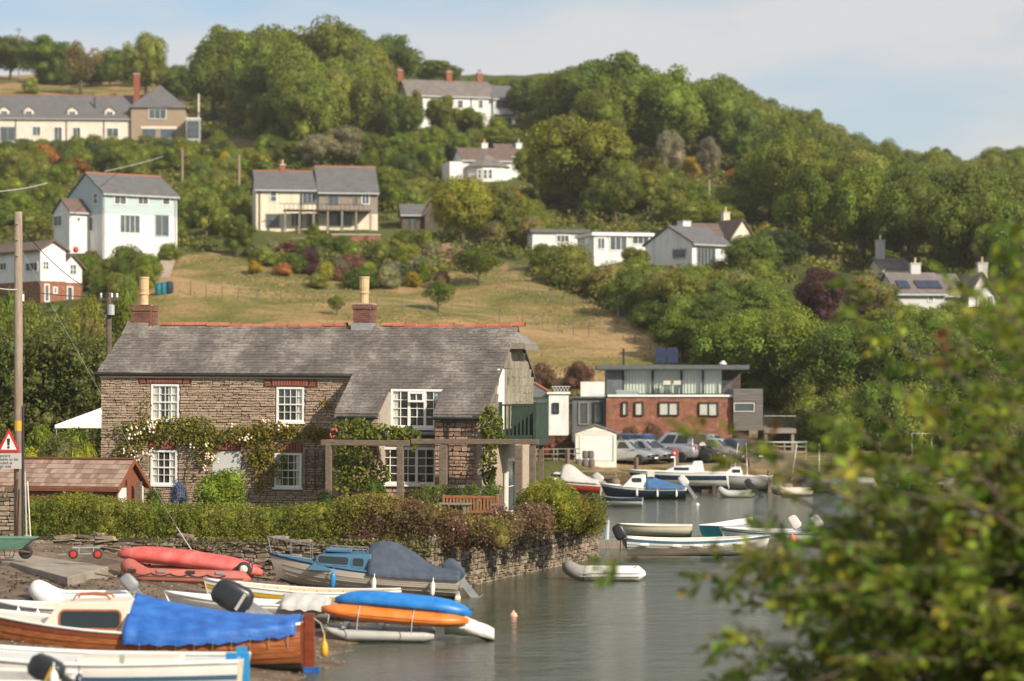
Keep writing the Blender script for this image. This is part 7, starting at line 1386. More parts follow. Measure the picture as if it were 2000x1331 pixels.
for i in range(110):
    x = random.uniform(3.8, 46); y = random.uniform(151.2, 155.5); s_ = random.uniform(.3, .95); tag(link('boulder', random.choice(rk), None, (x, y, float(H(x, y))+s_*.12), (random.random(), random.random(), random.random()*6), (s_, s_, s_)), 'weathered brown boulder of the far shore bank', 'boulder', 'boulders along the far shore')
# planting round the brick house and garage
for px, py, w_, h_, c, lab in ((1085, 893, 46, 30, 'g', 'low green plant bed at the small white cottage'), (1068, 870, 60, 34, 'r', 'red flowering shrub below the balcony'), (1098, 855, 54, 42, 'o', 'olive shrub beside the white porch'), (1110, 880, 44, 26, 'm', 'pinkish low shrub left of the garage'), (1213, 893, 16, 40, 'l', 'yellow green shrub at the right garage corner'), (1232, 868, 50, 40, 'm', 'reddish spiky shrub at the brick house corner'), (1275, 868, 60, 46, 'm', 'reddish brown shrub under the brick house window'), (1248, 876, 60, 34, 'o', 'olive shrub behind the blue estate car'), (1320, 870, 60, 34, 'o', 'olive shrub behind the four wheel drive'), (1090, 842, 60, 36, 'm', 'heather coloured shrub above the shore tables')):
    d = 171 if px > 1215 else 163; p = P(px, py, d); p.z = float(H(p.x, p.y))-.1; zt = P(px, py-h_, d).z; shrub(p, w_*d/F, max(.5, zt-p.z), dict(g=(.1, .15, .02), r=(.36, .10, .05), o=(.14, .13, .035), m=(.2, .1, .07), l=(.24, .25, .03))[c], lab)
hy = thing('barrel_stack', 'stack of grey barrels in front of the garage door', 'barrels', cp_(1140, 158.6))
for i, (x, z) in enumerate(((-.3, 0), (.1, 0), (.5, 0), (.1, .5), (.45, .5))): MB().lathe([(.16, 0), (.19, .1), (.2, .25), (.19, .4), (.16, .48)], 12, (x, 0, z)).build('barrel', 'clad_grey', hy)
pb = []
pv, pf, _ = ball((0, 0, 0), .5, np.array([1, 1, 1]), 6, 4)
for i in range(3200):
    x, y = random.uniform(-17, -2.5), random.uniform(54, 82); s_ = random.uniform(.03, .11)*(1 if random.random() < .93 else 2.2); z = bz(x, y)
    if z > -.05 and not (x < -11 and 65 < y < 80 and z > .8): pb.append((pv*np.array([s_, s_, s_*.55])+np.array([x, y, z]), pf, np.ones((len(pv), 3))))
v, f, c = join(pb); tag(link('pebbles', np_mesh('pebbles', v, f, 'rock')), 'pebbles strewn over the brown beach', 'pebbles', kind='stuff')
for lab, pts in (('mooring rope trailing from the cabin cruiser bow up the beach', [(560, 1118, .95), (520, 1150, .5), (430, 1160, .55), (330, 1150, .75), (215, 1112, 1.25)]), ('wet mooring chain across the mud by the grey dinghy', [(640, 1225, .1), (560, 1228, .25), (420, 1190, .5), (300, 1170, .72)]), ('thin rope from the red inflatable to the slipway slab', [(250, 1120, .75), (225, 1128, .85), (195, 1112, 1.22)])):
    q = [zp(*t_) for t_ in pts]; tag(MB().tube([(p_.x, p_.y, max(p_.z, bz(p_.x, p_.y)+.03)) for p_ in q], .018, 5).build('mooring_rope', 'old_mortar' if 'thin' in lab else 'dark_wood'), lab, 'rope')
sw = []
for i in range(2600):
    cx_, cy_ = random.choice([(-6.5, 70), (-9, 66), (-5, 74), (-11, 62), (-8, 78), (-13, 70)]); x, y = random.gauss(cx_, 1.4), random.gauss(cy_, 2.2); z = bz(x, y)
    if z > -.02: sw.append([x, y, z+.02])
A_ = cards(np.array(sw), np.tile([0, 0, 1], (len(sw), 1)), .14, np.array([(.05, .04, .02), (.09, .065, .03), (.12, .10, .04)])[rng.integers(3, size=len(sw))], .4, .35); o = leafy('seaweed', None, None, *A_); tag(o, 'dark seaweed strewn over the beach', 'seaweed', kind='stuff')
# ---------------------------------------------------------------- field fences, hill poles, bins, greenhouse
def fence(label, pts, n, hgt=1.15):
    g0 = G(*pts[0]); t = thing('wire_fence', label, 'fence', g0); pos = []
    for i in range(n):
        u = i/(n-1)*(len(pts)-1); k = min(int(u), len(pts)-2); u -= k; p = G(pts[k][0]+(pts[k+1][0]-pts[k][0])*u, pts[k][1]+(pts[k+1][1]-pts[k][1])*u); q = p-g0; pos.append(q); MB().box(-.04, -.04, -.2, .04, .04, hgt*random.uniform(.85, 1.1)).build('post', 'beam', t, loc=q, rot=(0, R(random.uniform(-3, 3)), 0))
    for z in (.35, .7, 1.0): MB().tube([p+Vector((0, -.07, z*hgt)) for p in pos], .007, 4).build('wire', 'galv', t)
fence('post and wire fence across the left of the grass field', [(372, 580), (480, 588), (640, 596)], 8); fence('post and wire fence across the middle of the grass field', [(735, 610), (900, 622), (1050, 640), (1150, 662)], 11); fence('post and wire fence at the lower right of the field', [(1150, 640), (1240, 670), (1300, 700)], 5, .9); fence('short post and wire fence above the apple tree', [(985, 560), (1080, 590), (1160, 610)], 5, .9)
def hpole(px, py, top, label, mt='pole_wood'):
    p = G(px, py); t = thing('utility_pole', label, 'pole', p); h_ = (py-top)*p.y/F; MB().tube([(0, 0, -.5), (0, 0, h_)], [.16, .12], 8).build('shaft', mt, t); MB().box(-.7, -.05, h_-.5, .7, .05, h_-.38).build('cross_arm', 'dark_wood', t)
hpole(37, 160, 55, 'tall pole on the skyline at the upper left'); hpole(533, 288, 215, 'pole below the big skyline tree group'); hpole(467, 410, 302, 'pole left of the cream house'); hpole(356, 372, 293, 'pole behind the blue-clad house'); hpole(388, 270, 184, 'pale pole right of the stone tower', 'gel_cream'); hpole(1385, 435, 352, 'pole in the gardens behind the flat-roofed houses'); hpole(1678, 470, 418, 'pole in the right hillside wood'); hpole(1070, 300, 210, 'pole left of the great oak clump')
for i, px in enumerate((310, 320, 331)):
    p = G(px, 576); t = MB().lathe([(.3, 0), (.36, .5), (.33, .9), (.36, .92), (.2, 1.05)], 12).build('compost_bin', 'green_paint', loc=p); t.data.materials[0] = mat('teal' if i < 2 else 'navy'); tag(t, 'dark plastic compost bin above the cottage roof, %s of three' % ('left', 'middle', 'right')[i], 'bin', 'compost bins')
p = G(222, 572); gh = thing('greenhouse', 'small grey glazed greenhouse left of the first chimney', 'greenhouse', p); w_ = 2.2
for x in np.linspace(-w_/2, w_/2, 6): MB().box(x-.03, 0, 0, x+.03, .05, .75).build('post', 'galv', gh); MB().box(x-.03, 0, 0, x+.03, .9, .05).build('rafter', 'galv', gh, loc=(0, 0, .75), rot=(R(40), 0, 0))
MB().box(-w_/2, .06, 0, w_/2, .07, .74).build('pane', 'green_glass', gh); MB().box(-w_/2, 0, -.02, w_/2, .9, 0).build('roof_pane', 'green_glass', gh, loc=(0, .02, .76), rot=(R(40), 0, 0)); MB().box(-w_/2-.05, .62, 1.3, w_/2+.05, .7, 1.38).build('ridge', 'galv', gh); MB().box(-w_/2, 1.3, -.1, w_/2, 1.35, 1.3).build('back_wall', 'clad_grey', gh)
p = G(1218, 622); hv = thing('hen_house', 'small grey timber arbour at the lower right of the field', 'arbour', p); gabled(hv, -.55, .55, 0, .8, 0, 1.25, 1.65, 'y', 'timber_grey', 'timber_grey', .12, .08, th=.05); MB().box(-.4, -.02, .1, .4, -.004, 1.1).build('opening', 'dark_wood', hv)
m = MB(); pts = [G(330, 505), G(322, 530), (G(312, 556))]; rows = [[(p.x-.7, p.y, p.z+.12), (p.x+.7, p.y, p.z+.12)] for p in pts]; m.rings(rows); tag(m.build('path', 'path'), kind='structure')
p = G(850, 512); m = MB(); rows = []
for j in range(6):
    rows.append([])
    for i in range(13): a, b_ = 795+i*9, 478+j*8; g_ = G(a, b_); rows[-1].append((g_.x, g_.y, g_.z+.10))
m.rings(rows); tag(m.build('earth_bank', 'earth_red', smooth=True), kind='structure')
tag(MB().lathe([(0, 0), (.22, .05), (.28, .3), (.22, .55), (0, .6)], 12).build('water_butt', 'red', loc=P(148, 494, 243), smooth=True), 'round red container at the foot of the blue-clad house porch', 'container')
ac = MB(); p = G(430, 470); 
# ---------------------------------------------------------------- leafy branches hanging in front, right
BR0 = Vector((8.7, 30.0, 1.3)); nb_ = thing('foreground_bush', 'out of focus leafy bush close to the camera at the right', 'bush', BR0)
ms = MB(); ms.tube([(0, 0, -.4), (-.1, 0, .8), (-.3, .1, 2.0)], [.12, .1, .06], 8); ms.build('trunk', 'twig', nb_, True)
edge = [(400, 1985), (470, 1970), (540, 1950), (600, 1830), (640, 1740), (700, 1680), (760, 1650), (820, 1600), (880, 1570), (940, 1600), (1000, 1580), (1050, 1520), (1090, 1470), (1120, 1390), (1160, 1500), (1220, 1530), (1280, 1450), (1331, 1390), (1400, 1360)]
ey = [e_[0] for e_ in edge]; exx = [e_[1] for e_ in edge]
tips = []
for py, px in edge: tips.append((px, py))
while len(tips) < 190:
    py = random.choice([random.uniform(520, 1400), random.uniform(900, 1400)]); lo = np.interp(py, ey, exx); px = lo+(2080-lo)*random.random()**.75; tips.append((px, py))
tips += [(1345, 852), (1395, 880), (1440, 850), (1180, 1088), (1500, 868), (1540, 905), (1385, 1118), (1690, 640), (1760, 650), (1640, 560), (1900, 480), (1450, 1180), (1420, 1260), (1560, 790), (1480, 940), (1400, 1100), (1440, 1075), (1470, 1110), (1510, 1090), (1350, 1105), (1500, 1060), (1430, 1300), (1460, 1240), (1400, 1330), (1975, 420), (1985, 500)]
lp, ln_, lc = [], [], []; tw = MB()
for px, py in tips:
    d = random.uniform(27, 33); e_ = P(px, py, d)-BR0; s0 = Vector((random.uniform(-.3, .3), random.uniform(-.2, .2), random.uniform(.3, 3.4)))
    mid = s0.lerp(e_, .5)+Vector((random.uniform(-.1, .2), random.uniform(-.2, .2), random.uniform(0, .35)))
    pts = [s0*(1-u)**2+mid*2*u*(1-u)+e_*u*u for u in [i/9 for i in range(10)]]
    far_out = px < 1560 and 800 < py < 920 or px < 1300
    if not far_out or True: MB().tube(pts if not far_out else pts[6:], [.024*(1-i/12) for i in range(10 if not far_out else 4)], 5).build('branch', 'twig', nb_)
    n = 3 if far_out else (8 if py < 850 else 13)
    for k in range(n):
        u = random.uniform(.35, 1.0)**.7 if not far_out else random.uniform(.95, 1.0); i = min(8, int(u*9)); q = pts[i].lerp(pts[i+1], min(1, u*9-i)); tg = (pts[i+1]-pts[i]).normalized()
        dr = (tg*random.uniform(.2, 1)+Vector((random.gauss(0, .6), random.gauss(0, .6), random.gauss(.1, .5)))).normalized(); ln2 = random.uniform(.25, .6)*(.6 if far_out else 1)
        e2 = q+dr*ln2-Vector((0, 0, .12*ln2)); tw.tube([q, q.lerp(e2, .5)+Vector((0, 0, .04)), e2], [.007, .005, .002], 4)
        cc = random.choice([(.17, .25, .027), (.14, .205, .024), (.25, .31, .034), (.12, .175, .022), (.31, .345, .037)]) if random.random() > .012 else (.22, .10, .04); sd_ = dr.cross(Vector((random.gauss(0, .5), random.gauss(0, .5), 1))).normalized(); nl_ = random.randint(6, 9)
        for j in range(nl_):
            w_ = (j+1)/nl_; o_ = (sd_*(1 if j % 2 else -1)+dr*.8+Vector((random.gauss(0, .25), random.gauss(0, .25), random.gauss(-.15, .3)))).normalized()
            lp.append(q.lerp(e2, w_)); ln_.append(o_); lc.append(tuple(x*random.uniform(.8, 1.25) for x in cc))
tw.build('twigs', 'twig', nb_)['kind'] = 'stuff'
order = list(range(len(lp))); random.shuffle(order)
lv = [(0, 0, 0), (.32, -.24, .03), (.7, -.2, .03), (1, 0, -.06), (.7, .2, .03), (.32, .24, .03), (.35, 0, -.02), (.7, 0, -.03)]; lf = [(0, 1, 6), (1, 2, 7, 6), (2, 3, 7), (3, 4, 7), (4, 5, 6, 7), (5, 0, 6)]
LM = []
for cc in [(.15, .215, .025), (.115, .17, .022), (.22, .27, .032), (.09, .135, .02)]:
    me = bpy.data.meshes.new('leaf'); me.from_pydata(lv, [], lf); a = me.color_attributes.new('Col', 'FLOAT_COLOR', 'POINT'); a.data.foreach_set('color', [x for _ in lv for x in (*cc, 1)]); me.materials.append(mat('near_leaf')); LM.append(me)
V_, F3, F4, Cc = [], [], [], []
for k, i in enumerate(order):
    s_ = random.uniform(.13, .24); rot = ln_[i].to_track_quat('X', 'Z').to_matrix() @ Matrix.Rotation(random.uniform(-.9, .9), 3, 'X')
    if k < 300: o = link('leaf', random.choice(LM), nb_, lp[i], rot.to_euler(), (s_, s_, s_))
    else:
        b_ = len(V_); V_ += [tuple(rot @ Vector(q)*s_+lp[i]) for q in lv]; F3 += [tuple(b_+j for j in f_) for f_ in lf]; Cc += [lc[i]]*len(lv)
me = bpy.data.meshes.new('foliage'); me.from_pydata(V_, [], F3); a = me.color_attributes.new('Col', 'FLOAT_COLOR', 'POINT'); a.data.foreach_set('color', [x for q in Cc for x in (*q, 1)]); me.materials.append(mat('near_leaf')); tag(link('foliage', me, nb_), kind='stuff')
# ---------------------------------------------------------------- trees and shrubs of the hillside
K_ = dict(g=(0.158, 0.205, 0.027), d=(0.115, 0.158, 0.026), y=(0.235, 0.250, 0.030), o=(0.190, 0.212, 0.038), b=(0.250, 0.215, 0.070), p=(.24, .235, .12), r=(.34, .16, .045), u=(.085, .036, .040), l=(.19, .24, .032), h=(.42, .31, .025), k=(.06, .085, .026), w=(.28, .26, .16), m=(.20, .105, .065))
CW = dict(g='mid green', d='dark green', y='yellow green', o='olive', b='brownish', p='pale grey green', r='rust red', u='purple', l='light green', h='golden', k='very dark', w='pale', m='reddish')
FILLED = []
def ORD(n): return '%d%s' % (n, 'th' if 10 < n % 100 < 14 else {1: 'st', 2: 'nd', 3: 'rd'}.get(n % 10, 'th'))
HR = [(85, 335, 350, 492, 247), (485, 325, 745, 462, 272), (0, 465, 168, 590, 222), (-80, 185, 400, 276, 380), (775, 150, 1010, 250, 402), (868, 280, 1033, 365, 332), (1038, 445, 1410, 518, 243), (1375, 435, 1475, 474, 270), (1738, 520, 1955, 600, 225), (775, 400, 865, 452, 276), (1015, 690, 1500, 880, 174), (1565, 530, 1650, 628, 400)]
def clear(px, py, w_, h_, D):
    for x0, y0, x1, y1, d in HR:
        if D < d+9 and px+w_*.5 > x0 and px-w_*.5 < x1 and py > y0 and py-h_ < y1-4: return False
    return True
def PL(px, py, w_, h_, c, shape, label, group=None, kind=None, y0=100.0, name=None):
    p = G(px, py, y0); s_ = p.y/F; cc = K_[c]; v = random.uniform(.82, 1.25); cc = tuple(q*v*random.uniform(.95, 1.05) for q in cc)
    if shape in ('dome',) or kind == 's': return shrub(p-Vector((0, 0, .1)), w_*s_, h_*s_, cc, label, group, name or 'shrub', shape)
    return tree(p, w_*s_, h_*s_, cc, label, shape, group, name or 'tree')
TREES = '''
20 160 130 95 d round|dark tree at the far left of the skyline hedgerow
86 166 120 95 d round|second dark skyline tree from the left edge
158 185 95 105 b open|brown thinly leaved tree above the long terrace
60 183 40 36 o dome|round olive bush in the upper field behind the terrace
215 172 90 80 d round|dark skyline tree between the brown tree and the tall oak
286 205 104 140 o round|tall oak behind the brick tower chimney
345 205 80 75 d round|dark low tree right of the stone tower roof
418 236 118 178 g tall|tall green tree on the skyline right of the tower
470 250 90 120 o tall|narrow olive tree at the left foot of the big tree group
520 250 150 190 g round|left dome of the big skyline tree group
628 258 210 228 g round|tallest tree of the big skyline group
700 262 150 180 o round|broad olive tree in the middle of the big tree group
610 318 150 170 g round|green tree in the front row of the big tree group
735 300 120 170 o tall|tall olive tree at the right side of the big group
560 300 110 150 d round|dark green tree low in the big tree group
668 330 112 86 p round|pale grey green willow above the cream house
620 330 90 64 p round|smaller pale willow left of the large pale willow
505 290 60 100 o tall|slim olive tree above the golden bushes
780 305 110 120 d round|dark tree just left of the long white house
850 178 110 62 d round|dark round tree top behind the long white house
765 190 60 60 d round|small dark tree at the left chimney of the long white house
810 265 44 90 o tall|young olive tree against the left end of the long white house
862 290 80 104 o round|olive tree in front of the long white house
915 278 80 66 g round|green tree below the middle of the long white house
968 285 80 62 l dome|light green hedge bush below the right wing of the white house
1030 245 90 92 d round|dark tree right of the long white house
1110 300 150 165 g round|left dome of the great oak clump
1205 310 200 206 d round|highest crown of the great oak clump
1310 318 190 188 g round|broad crown in the middle of the great oak clump
1400 322 150 172 g round|right crown of the great oak clump
1445 350 110 150 d round|dark crown at the right foot of the great oak clump
1130 425 245 208 y round|big yellow green tree right of the white bay house
1045 390 90 110 y round|yellow green tree beside the white bay house
1200 440 120 130 o round|olive lower crown right of the big yellow green tree
1310 352 70 98 w tall|pale round-headed tree in front of the great oak clump
1382 356 62 90 w tall|pale drooping tree right of the round-headed pale one
1348 348 60 46 h dome|golden bush between the two pale trees
1265 350 50 44 h dome|small golden bush left of the pale trees
1265 420 80 90 o round|olive bushy tree beside the yellow green tree
1345 440 130 54 l dome|bright lime bush behind the flat-roofed houses
1410 440 90 44 l dome|second bright lime bush by the brown roof
1295 385 50 36 m dome|reddish bush in the gardens below the oak clump
1440 360 60 34 r dome|rusty orange bush at the edge of the wood
905 482 120 138 y round|tall yellow green bush at the red earth bank
960 470 110 120 o round|olive bush right of the yellow green one
870 470 60 110 y tall|narrow yellow green bush beside the dark outbuilding
1010 440 60 78 r dome|rust red bush below the white bay house
1050 460 70 60 o dome|olive bush left of the flat-roofed annexe
800 395 130 70 d dome|dark hedge above the dark outbuilding
720 345 60 60 g dome|green bush behind the right end of the cream roof
935 558 112 78 g open|wide apple tree standing in the grass field
856 612 72 66 g open|small fruit tree in the field above the cottage roof
658 618 42 42 l open|young pale green tree in the field left of the second chimney
808 560 46 34 h dome|bright yellow round bush at the edge of the field
705 566 92 46 d dome|dark clipped bush in the cream house garden
760 566 60 48 p dome|pale pampas bush beside the yellow round bush
862 560 44 34 m dome|reddish low bush right of the yellow round bush
622 566 50 32 o dome|round olive bush at the lower garden edge
660 548 44 36 m dome|reddish brown bush in the cream house garden
690 540 70 50 m dome|brown bush left of the pampas
602 538 60 56 u dome|dark red bush below the timber deck
588 532 36 40 h dome|yellow bush below the timber deck
552 540 44 30 r dome|orange flowering bush at the garden's left end
498 535 42 30 h dome|small yellow bush at the left end of the garden
520 520 60 40 o dome|olive bush behind the small yellow one
640 500 60 46 g dome|green bush at the verandah steps
670 498 50 44 d dome|dark green bush right of the verandah steps
745 520 70 54 o dome|olive bush on the brick garden wall
612 460 28 26 l dome|small lime bush against the verandah
462 505 76 86 d round|dark round tree left of the cream house
402 470 90 100 o round|olive bush right of the blue-clad house
398 425 60 50 h dome|golden bush behind the blue-clad house corner
345 470 60 56 g dome|green bush at the blue-clad house wall
250 540 92 64 d dome|dark round bush below the blue-clad house
292 552 60 60 l dome|light green bush below the blue-clad house corner
330 510 56 40 l dome|pale green bush by the field path
440 355 62 66 h dome|large golden bush above the cream house
505 345 66 54 y dome|yellow green bush right of the golden bush
1606 660 112 138 u round|dark purple-leaved tree in the right wood
1180 600 30 52 o dome|upright olive bush beside the field fence
1062 758 60 56 m dome|reddish bush above the white porch
1130 762 74 60 m dome|larger reddish bush left of the brick house
1445 790 200 185 g round|broad green tree beside the brick house
1540 800 220 205 g round|tallest green tree right of the brick house
1640 830 200 190 d round|dark green tree at the right shore
1630 880 120 130 o dome|olive bush at the right shore path
1500 690 120 110 g round|green crown behind the broad shore trees
1480 680 160 130 d round|dark crown between the field and the shore trees
1395 700 150 120 d round|dark hedge tree at the lower field corner
1330 640 130 110 o round|olive hedge tree along the field
1260 600 110 84 o dome|olive bush in the field hedge
1190 585 110 76 b dome|brownish bush in the field hedge
1110 560 130 86 o dome|olive bush at the top of the field hedge
1060 530 90 60 g dome|green bush at the top corner of the field
1240 560 90 66 g dome|green bush under the flat-roofed bungalow
1240 540 66 60 o round|small olive tree in front of the flat-roofed bungalow
1400 565 90 60 b dome|brown bush under the glazed corner house
1345 570 90 50 g dome|green bush right of the bungalow hedge
1470 560 120 100 d round|dark tree right of the glazed corner house
1520 540 110 90 k round|very dark tree left of the purple one
1890 470 140 150 o round|olive crown above the solar panel house
1955 560 60 40 r dome|orange bush right of the white gable
1850 600 60 50 o dome|olive bush in front of the solar panel house
1690 640 130 100 b round|brownish crown below the solar panel house
1760 680 150 90 o round|olive crown below the solar panel roof
1870 690 190 90 o round|broad olive crown under the white gable
1772 636 74 44 g dome|green bush in front of the left end of the solar panel house
1862 642 96 56 o dome|olive bush in front of the middle of the solar panel house
1925 640 66 34 g dome|green bush below the white gable balcony
1735 600 60 50 g dome|green bush at the left corner of the solar panel house
30 350 90 70 o dome|olive bush at the left edge below the terrace
90 330 90 54 r dome|rust tinged bush below the terrace
150 345 70 40 r dome|orange bush behind the blue-clad roof
40 445 90 70 g dome|green bush above the white bungalow
180 420 60 60 o dome|olive bush behind the blue-clad house gable'''
for ln in TREES.strip().split('\n'):
    a, lab = ln.split('|'); q = a.split(); PL(*[float(x) for x in q[:4]], q[4], q[5], lab)
def fill(poly, n, wr, hr, cols, label, group, shape=('round',), gap=1.0, tries=4000, dmin=0):
    poly = [(float(a), float(b)) for a, b in poly]; xs_ = [p[0] for p in poly]; ys_ = [p[1] for p in poly]; got = []; c = 0
    while len(got) < n and c < tries:
        c += 1; px, py = random.uniform(min(xs_), max(xs_)), random.uniform(min(ys_), max(ys_))
        if not inpoly(np.array([px]), np.array([py]), poly)[0]: continue
        p = G(px, py); 
        if p.y > 900: continue
        w_, h_ = random.uniform(*wr), random.uniform(*hr); s_ = F/p.y
        if any((p.x-a)**2+(p.y-b)**2 < ((w_+e)*.5*gap)**2 for a, b, e in got) or not clear(px, py, w_*s_, h_*s_, p.y): continue
        got.append((p.x, p.y, w_)); k = random.choice(cols); FILLED.append((label, k, px, PL(px, py, w_*s_, h_*s_, k, random.choice(shape), label, group)))
fill([(1480, 290), (1600, 345), (1700, 385), (2040, 392), (2040, 640), (1960, 620), (1720, 505), (1650, 560), (1560, 520), (1480, 440)], 90, (7, 10.5), (8, 11.5), 'ggddoog', 'tree of the dense wood on the right slope', 'trees of the right hillside wood', ('round', 'round', 'tall'), .62)
fill([(1550, 600), (1720, 620), (2040, 640), (2040, 860), (1700, 860), (1560, 700)], 40, (6, 9), (6, 10), 'gddg', 'tree on the wooded bank behind the right shore', 'trees behind the right shore', ('round',), .65)
fill([(1440, 230), (1520, 282), (1700, 384), (1900, 386), (2040, 386), (2040, 400), (1690, 400), (1440, 270)], 22, (7, 11), (7, 10), 'ddog', 'skyline tree of the wood on the right ridge', 'skyline trees on the right ridge', ('round',), .6)
fill([(440, 190), (760, 190), (790, 290), (600, 320), (450, 260)], 16, (9, 13), (11, 16), 'ggod', 'inner tree of the big skyline tree group', 'inner trees of the big skyline group', ('round', 'tall'), .5)
fill([(1080, 250), (1450, 260), (1450, 330), (1090, 320)], 14, (10, 14), (9, 12), 'ggd', 'inner oak of the great oak clump', 'inner oaks of the great clump', ('round',), .5)
fill([(0, 292), (430, 290), (440, 335), (220, 340), (0, 330)], 26, (3.5, 6), (2.8, 4.5), 'dgdk', 'bush of the hedge bank below the long terrace', 'bushes below the long terrace', ('dome',), .6)
fill([(0, 330), (150, 330), (120, 400), (90, 460), (0, 460)], 18, (3, 5), (2.4, 4), 'gooyd', 'bush in the gardens left of the blue-clad house', 'bushes left of the blue-clad house', ('dome',), .7)
fill([(350, 300), (520, 300), (490, 470), (360, 480)], 24, (2.8, 5), (2.2, 4), 'goldy', 'bush between the blue-clad and the cream house', 'bushes between two houses', ('dome',), .7)
fill([(520, 305), (900, 300), (870, 400), (745, 450), (740, 330), (520, 320)], 30, (3.5, 6), (3, 5), 'godgd', 'bush in the hedges behind the cream house', 'bushes behind the cream house', ('dome', 'round'), .7)
fill([(1030, 380), (1480, 380), (1480, 430), (1030, 440)], 22, (3.5, 6), (2.8, 4.6), 'golgo', 'bush in the gardens behind the flat-roofed houses', 'bushes behind the flat-roofed houses', ('dome',), .7)
fill([(860, 380), (1040, 380), (1050, 500), (880, 480)], 14, (3, 5), (2.6, 4), 'goyb', 'bush in the gardens below the white bay house', 'bushes below the white bay house', ('dome',), .7)
fill([(1020, 510), (1150, 540), (1400, 545), (1500, 580), (1420, 690), (1340, 690), (1170, 585), (1040, 540)], 46, (3.2, 5.5), (2.6, 4.4), 'ogobgd', 'bush of the mixed hedge along the right field edge', 'bushes of the right field hedge', ('dome',), .6)
fill([(1320, 690), (1420, 690), (1560, 760), (1560, 800), (1480, 790), (1350, 740)], 12, (4, 6), (3.5, 6), 'dgd', 'tree at the field foot behind the brick house', 'dark trees behind the brick house', ('round', 'dome'), .6)
fill([(490, 480), (860, 480), (860, 560), (700, 566), (480, 520)], 26, (1.6, 3), (1.1, 2.2), 'gompdy', 'small bush in the flower garden below the cream house', 'small bushes of the cream house garden', ('dome',), .8)
fill([(170, 500), (300, 500), (300, 560), (240, 600), (170, 600)], 14, (2.5, 4), (2, 3.2), 'gdolo', 'bush on the bank between the bungalow and the field', 'bushes beside the bungalow', ('dome',), .7)
fill([(1000, 250), (1060, 250), (1050, 330), (1010, 330)], 6, (4, 6), (3, 5), 'gdo', 'bush between the long white house and the oak clump', 'bushes right of the white house', ('dome',), .7)
fill([(760, 262), (1010, 262), (1030, 285), (870, 330), (780, 320)], 14, (3.5, 6), (3, 6), 'gogd', 'bush below the long white house', 'bushes below the long white house', ('dome', 'round'), .7)
for i, px in enumerate(range(-20, 360, 34)): PL(px, 292+random.uniform(-2, 4), 48, 24 if px < 150 else 30, 'd' if px < 150 else 'o', 'dome', 'bush of the clipped dark hedge directly below the terrace, %s from left' % ORD(i+1), 'clipped hedge below the terrace', name='hedge_bush')
for i in range(14):
    px = 90+i*24; 
    PL(px, 163+random.uniform(-2, 4) if px < 330 else 180, 55, random.uniform(40, 62), 'd', 'dome', 'low dark tree of the upper field hedgerow on the skyline, %s from left' % ORD(i+1), 'skyline hedgerow trees')
for i in range(12): PL(760+i*28, 190+random.uniform(-3, 3), 60, random.uniform(30, 42), 'd', 'dome', 'low dark skyline tree behind the long white house, %s from left' % ORD(i+1), 'low skyline trees')
fill([(1575, 838), (2040, 838), (2040, 884), (1600, 884)], 20, (3.5, 6), (3, 5.5), 'gogd', 'bush along the right shore path', 'bushes along the right shore path', ('dome',), .55)
fill([(1500, 700), (2040, 700), (2040, 838), (1570, 838)], 26, (4, 7), (4, 7), 'gogd', 'bush on the slope above the right shore path', 'bushes above the right shore path', ('dome', 'round'), .55)
from collections import defaultdict
gr = defaultdict(list)
for lab, k, px, o in FILLED: gr[lab, k].append((px, o))
for (lab, k), l_ in gr.items():
    for i, (px, o) in enumerate(sorted(l_, key=lambda q: q[0])):
        n = i+1; o['label'] = '%s %s, %d%s from left' % (CW[k], lab, n, 'th' if 10 < n % 100 < 14 else {1: 'st', 2: 'nd', 3: 'rd'}.get(n % 10, 'th')) if len(l_) > 1 else CW[k]+' '+lab
# trees behind the laurel hedge left of the cottage
for px, top, w_, d, c, lab in ((60, 590, 4.2, 150, 'o', 'olive tree behind the laurel hedge by the utility pole'), (130, 612, 5, 152, 'o', 'olive brown tree behind the laurel hedge in the middle'), (20, 575, 3.5, 155, 'g', 'green tree behind the laurel hedge at the left edge'), (180, 610, 3, 146, 'b', 'brownish tree behind the laurel hedge beside the roof'), (245, 560, 3.4, 150, 'g', 'green tree rising left of the first chimney'), (165, 575, 3.5, 165, 'y', 'yellow green tree under the white bungalow')):
    p = P(px, 760, d); p.z = float(H(p.x, p.y))-.2; tree(p, w_, CH-(top-HY)*d/F-p.z, K_[c], lab, 'round', lift=.03)
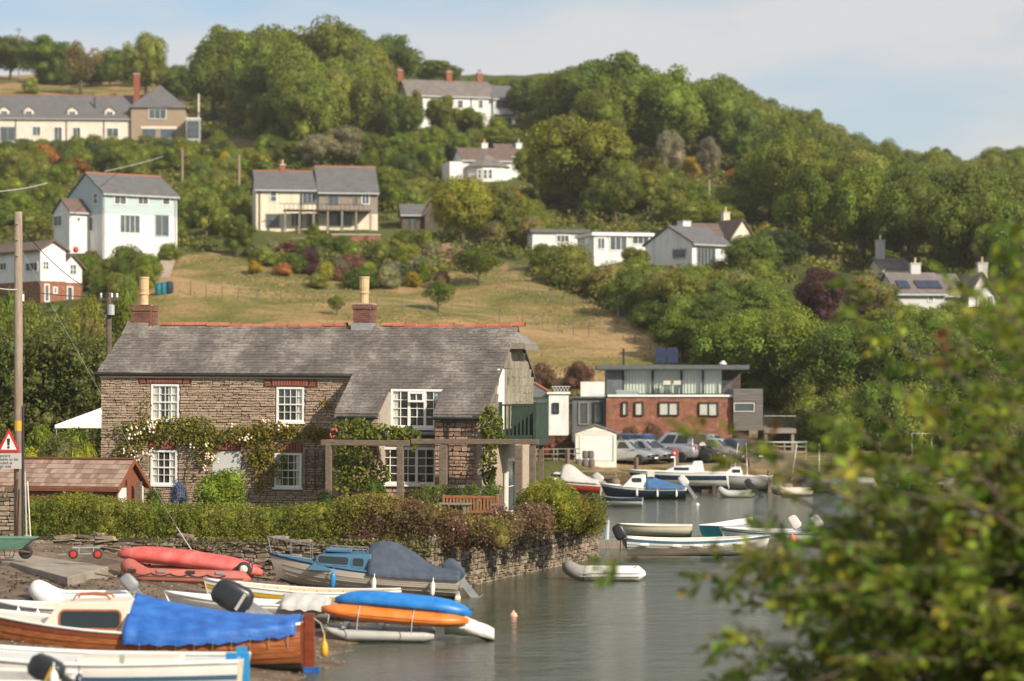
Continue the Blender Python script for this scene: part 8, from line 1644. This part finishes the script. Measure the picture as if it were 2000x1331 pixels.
# undergrowth: rough low growth nobody could count
ub, ut, usz, parts = [], [], [], []
r = np.random.default_rng(4); Xu = r.uniform(-75, 110, 9000); Yu = r.uniform(183, 440, 9000); Zu = H(Xu, Yu); pxu = CX+Xu*F/Yu; pyu = HY-(Zu-CH)*F/Yu
okf = ~(inpoly(pxu, pyu, FIELDS[0]) | inpoly(pxu, pyu, FIELDS[1])) & (pxu > -60) & (pxu < 2060)
uc = [(.15, .175, .03), (.115, .15, .028), (.19, .19, .038), (.24, .24, .04), (.21, .18, .06)]
for i in np.nonzero(okf)[0]:
    w_, h_ = r.uniform(1.4, 3.2), r.uniform(.5, 1.3); s_ = F/Yu[i]
    if not clear(pxu[i], pyu[i], w_*s_, h_*s_, Yu[i]): continue
    n = 44; d = r.normal(0, 1, (n, 3)); d[:, 2] = abs(d[:, 2])+.1; d /= np.linalg.norm(d, axis=1, keepdims=True)
    pt = d*np.array([w_*.5, w_*.5, h_])*r.uniform(.7, 1.1, (n, 1))+np.array([Xu[i], Yu[i], Zu[i]-.05]); parts.append(cards(pt, d, .42, np.array(uc[r.integers(5)])*r.uniform(.8, 1.2), .7))
v, f, c = join(parts); tag(link('undergrowth', np_mesh('undergrowth', v, f, 'leaf', c)), 'rough green undergrowth between the hillside gardens', 'undergrowth', kind='stuff')

# tufts of dry and green grass over the field
Xf = r.uniform(-60, 45, 60000); Yf = r.uniform(186, 262, 60000); Zf = H(Xf, Yf); pf_ = CX+Xf*F/Yf; qf_ = HY-(Zf-CH)*F/Yf; ok_ = inpoly(pf_, qf_, FIELDS[0]) & (np.sin(Xf*.31+Yf*.17)+np.sin(Xf*.12-Yf*.23+1)+r.normal(0, .7, 60000) > .9)
pt = np.stack([Xf, Yf, Zf+.08], 1)[ok_]; tc_ = np.array([(.40, .30, .15), (.30, .24, .10), (.18, .19, .05), (.24, .22, .07), (.34, .25, .12)])[r.integers(5, size=len(pt))]
v, f, c = cards(pt, np.tile([0, -.8, .5], (len(pt), 1)), .24, tc_, .5, .5); tag(link('grass_tufts', np_mesh('grass_tufts', v, f, 'leaf', c)), 'tufts of dry grass scattered over the sloping field', 'grass', kind='stuff')
# ---------------------------------------------------------------- the air between
hz_ = MB().box(-345, -45, -4, 435, 1410, 105); hm = bpy.data.materials.new('haze'); hm.use_nodes = True; t_ = hm.node_tree; t_.nodes.clear(); ho = N(t_, 'ShaderNodeOutputMaterial')
vp = N(t_, 'ShaderNodeVolumePrincipled', i_Density=0.00016, i_Anisotropy=0.2); vp.inputs['Color'].default_value = (0.95, 0.93, 0.88, 1); L(t_, vp.outputs[0], ho.inputs['Volume'])
tag(hz_.build('haze', hm), kind='stuff')
bpy.context.view_layer.update()
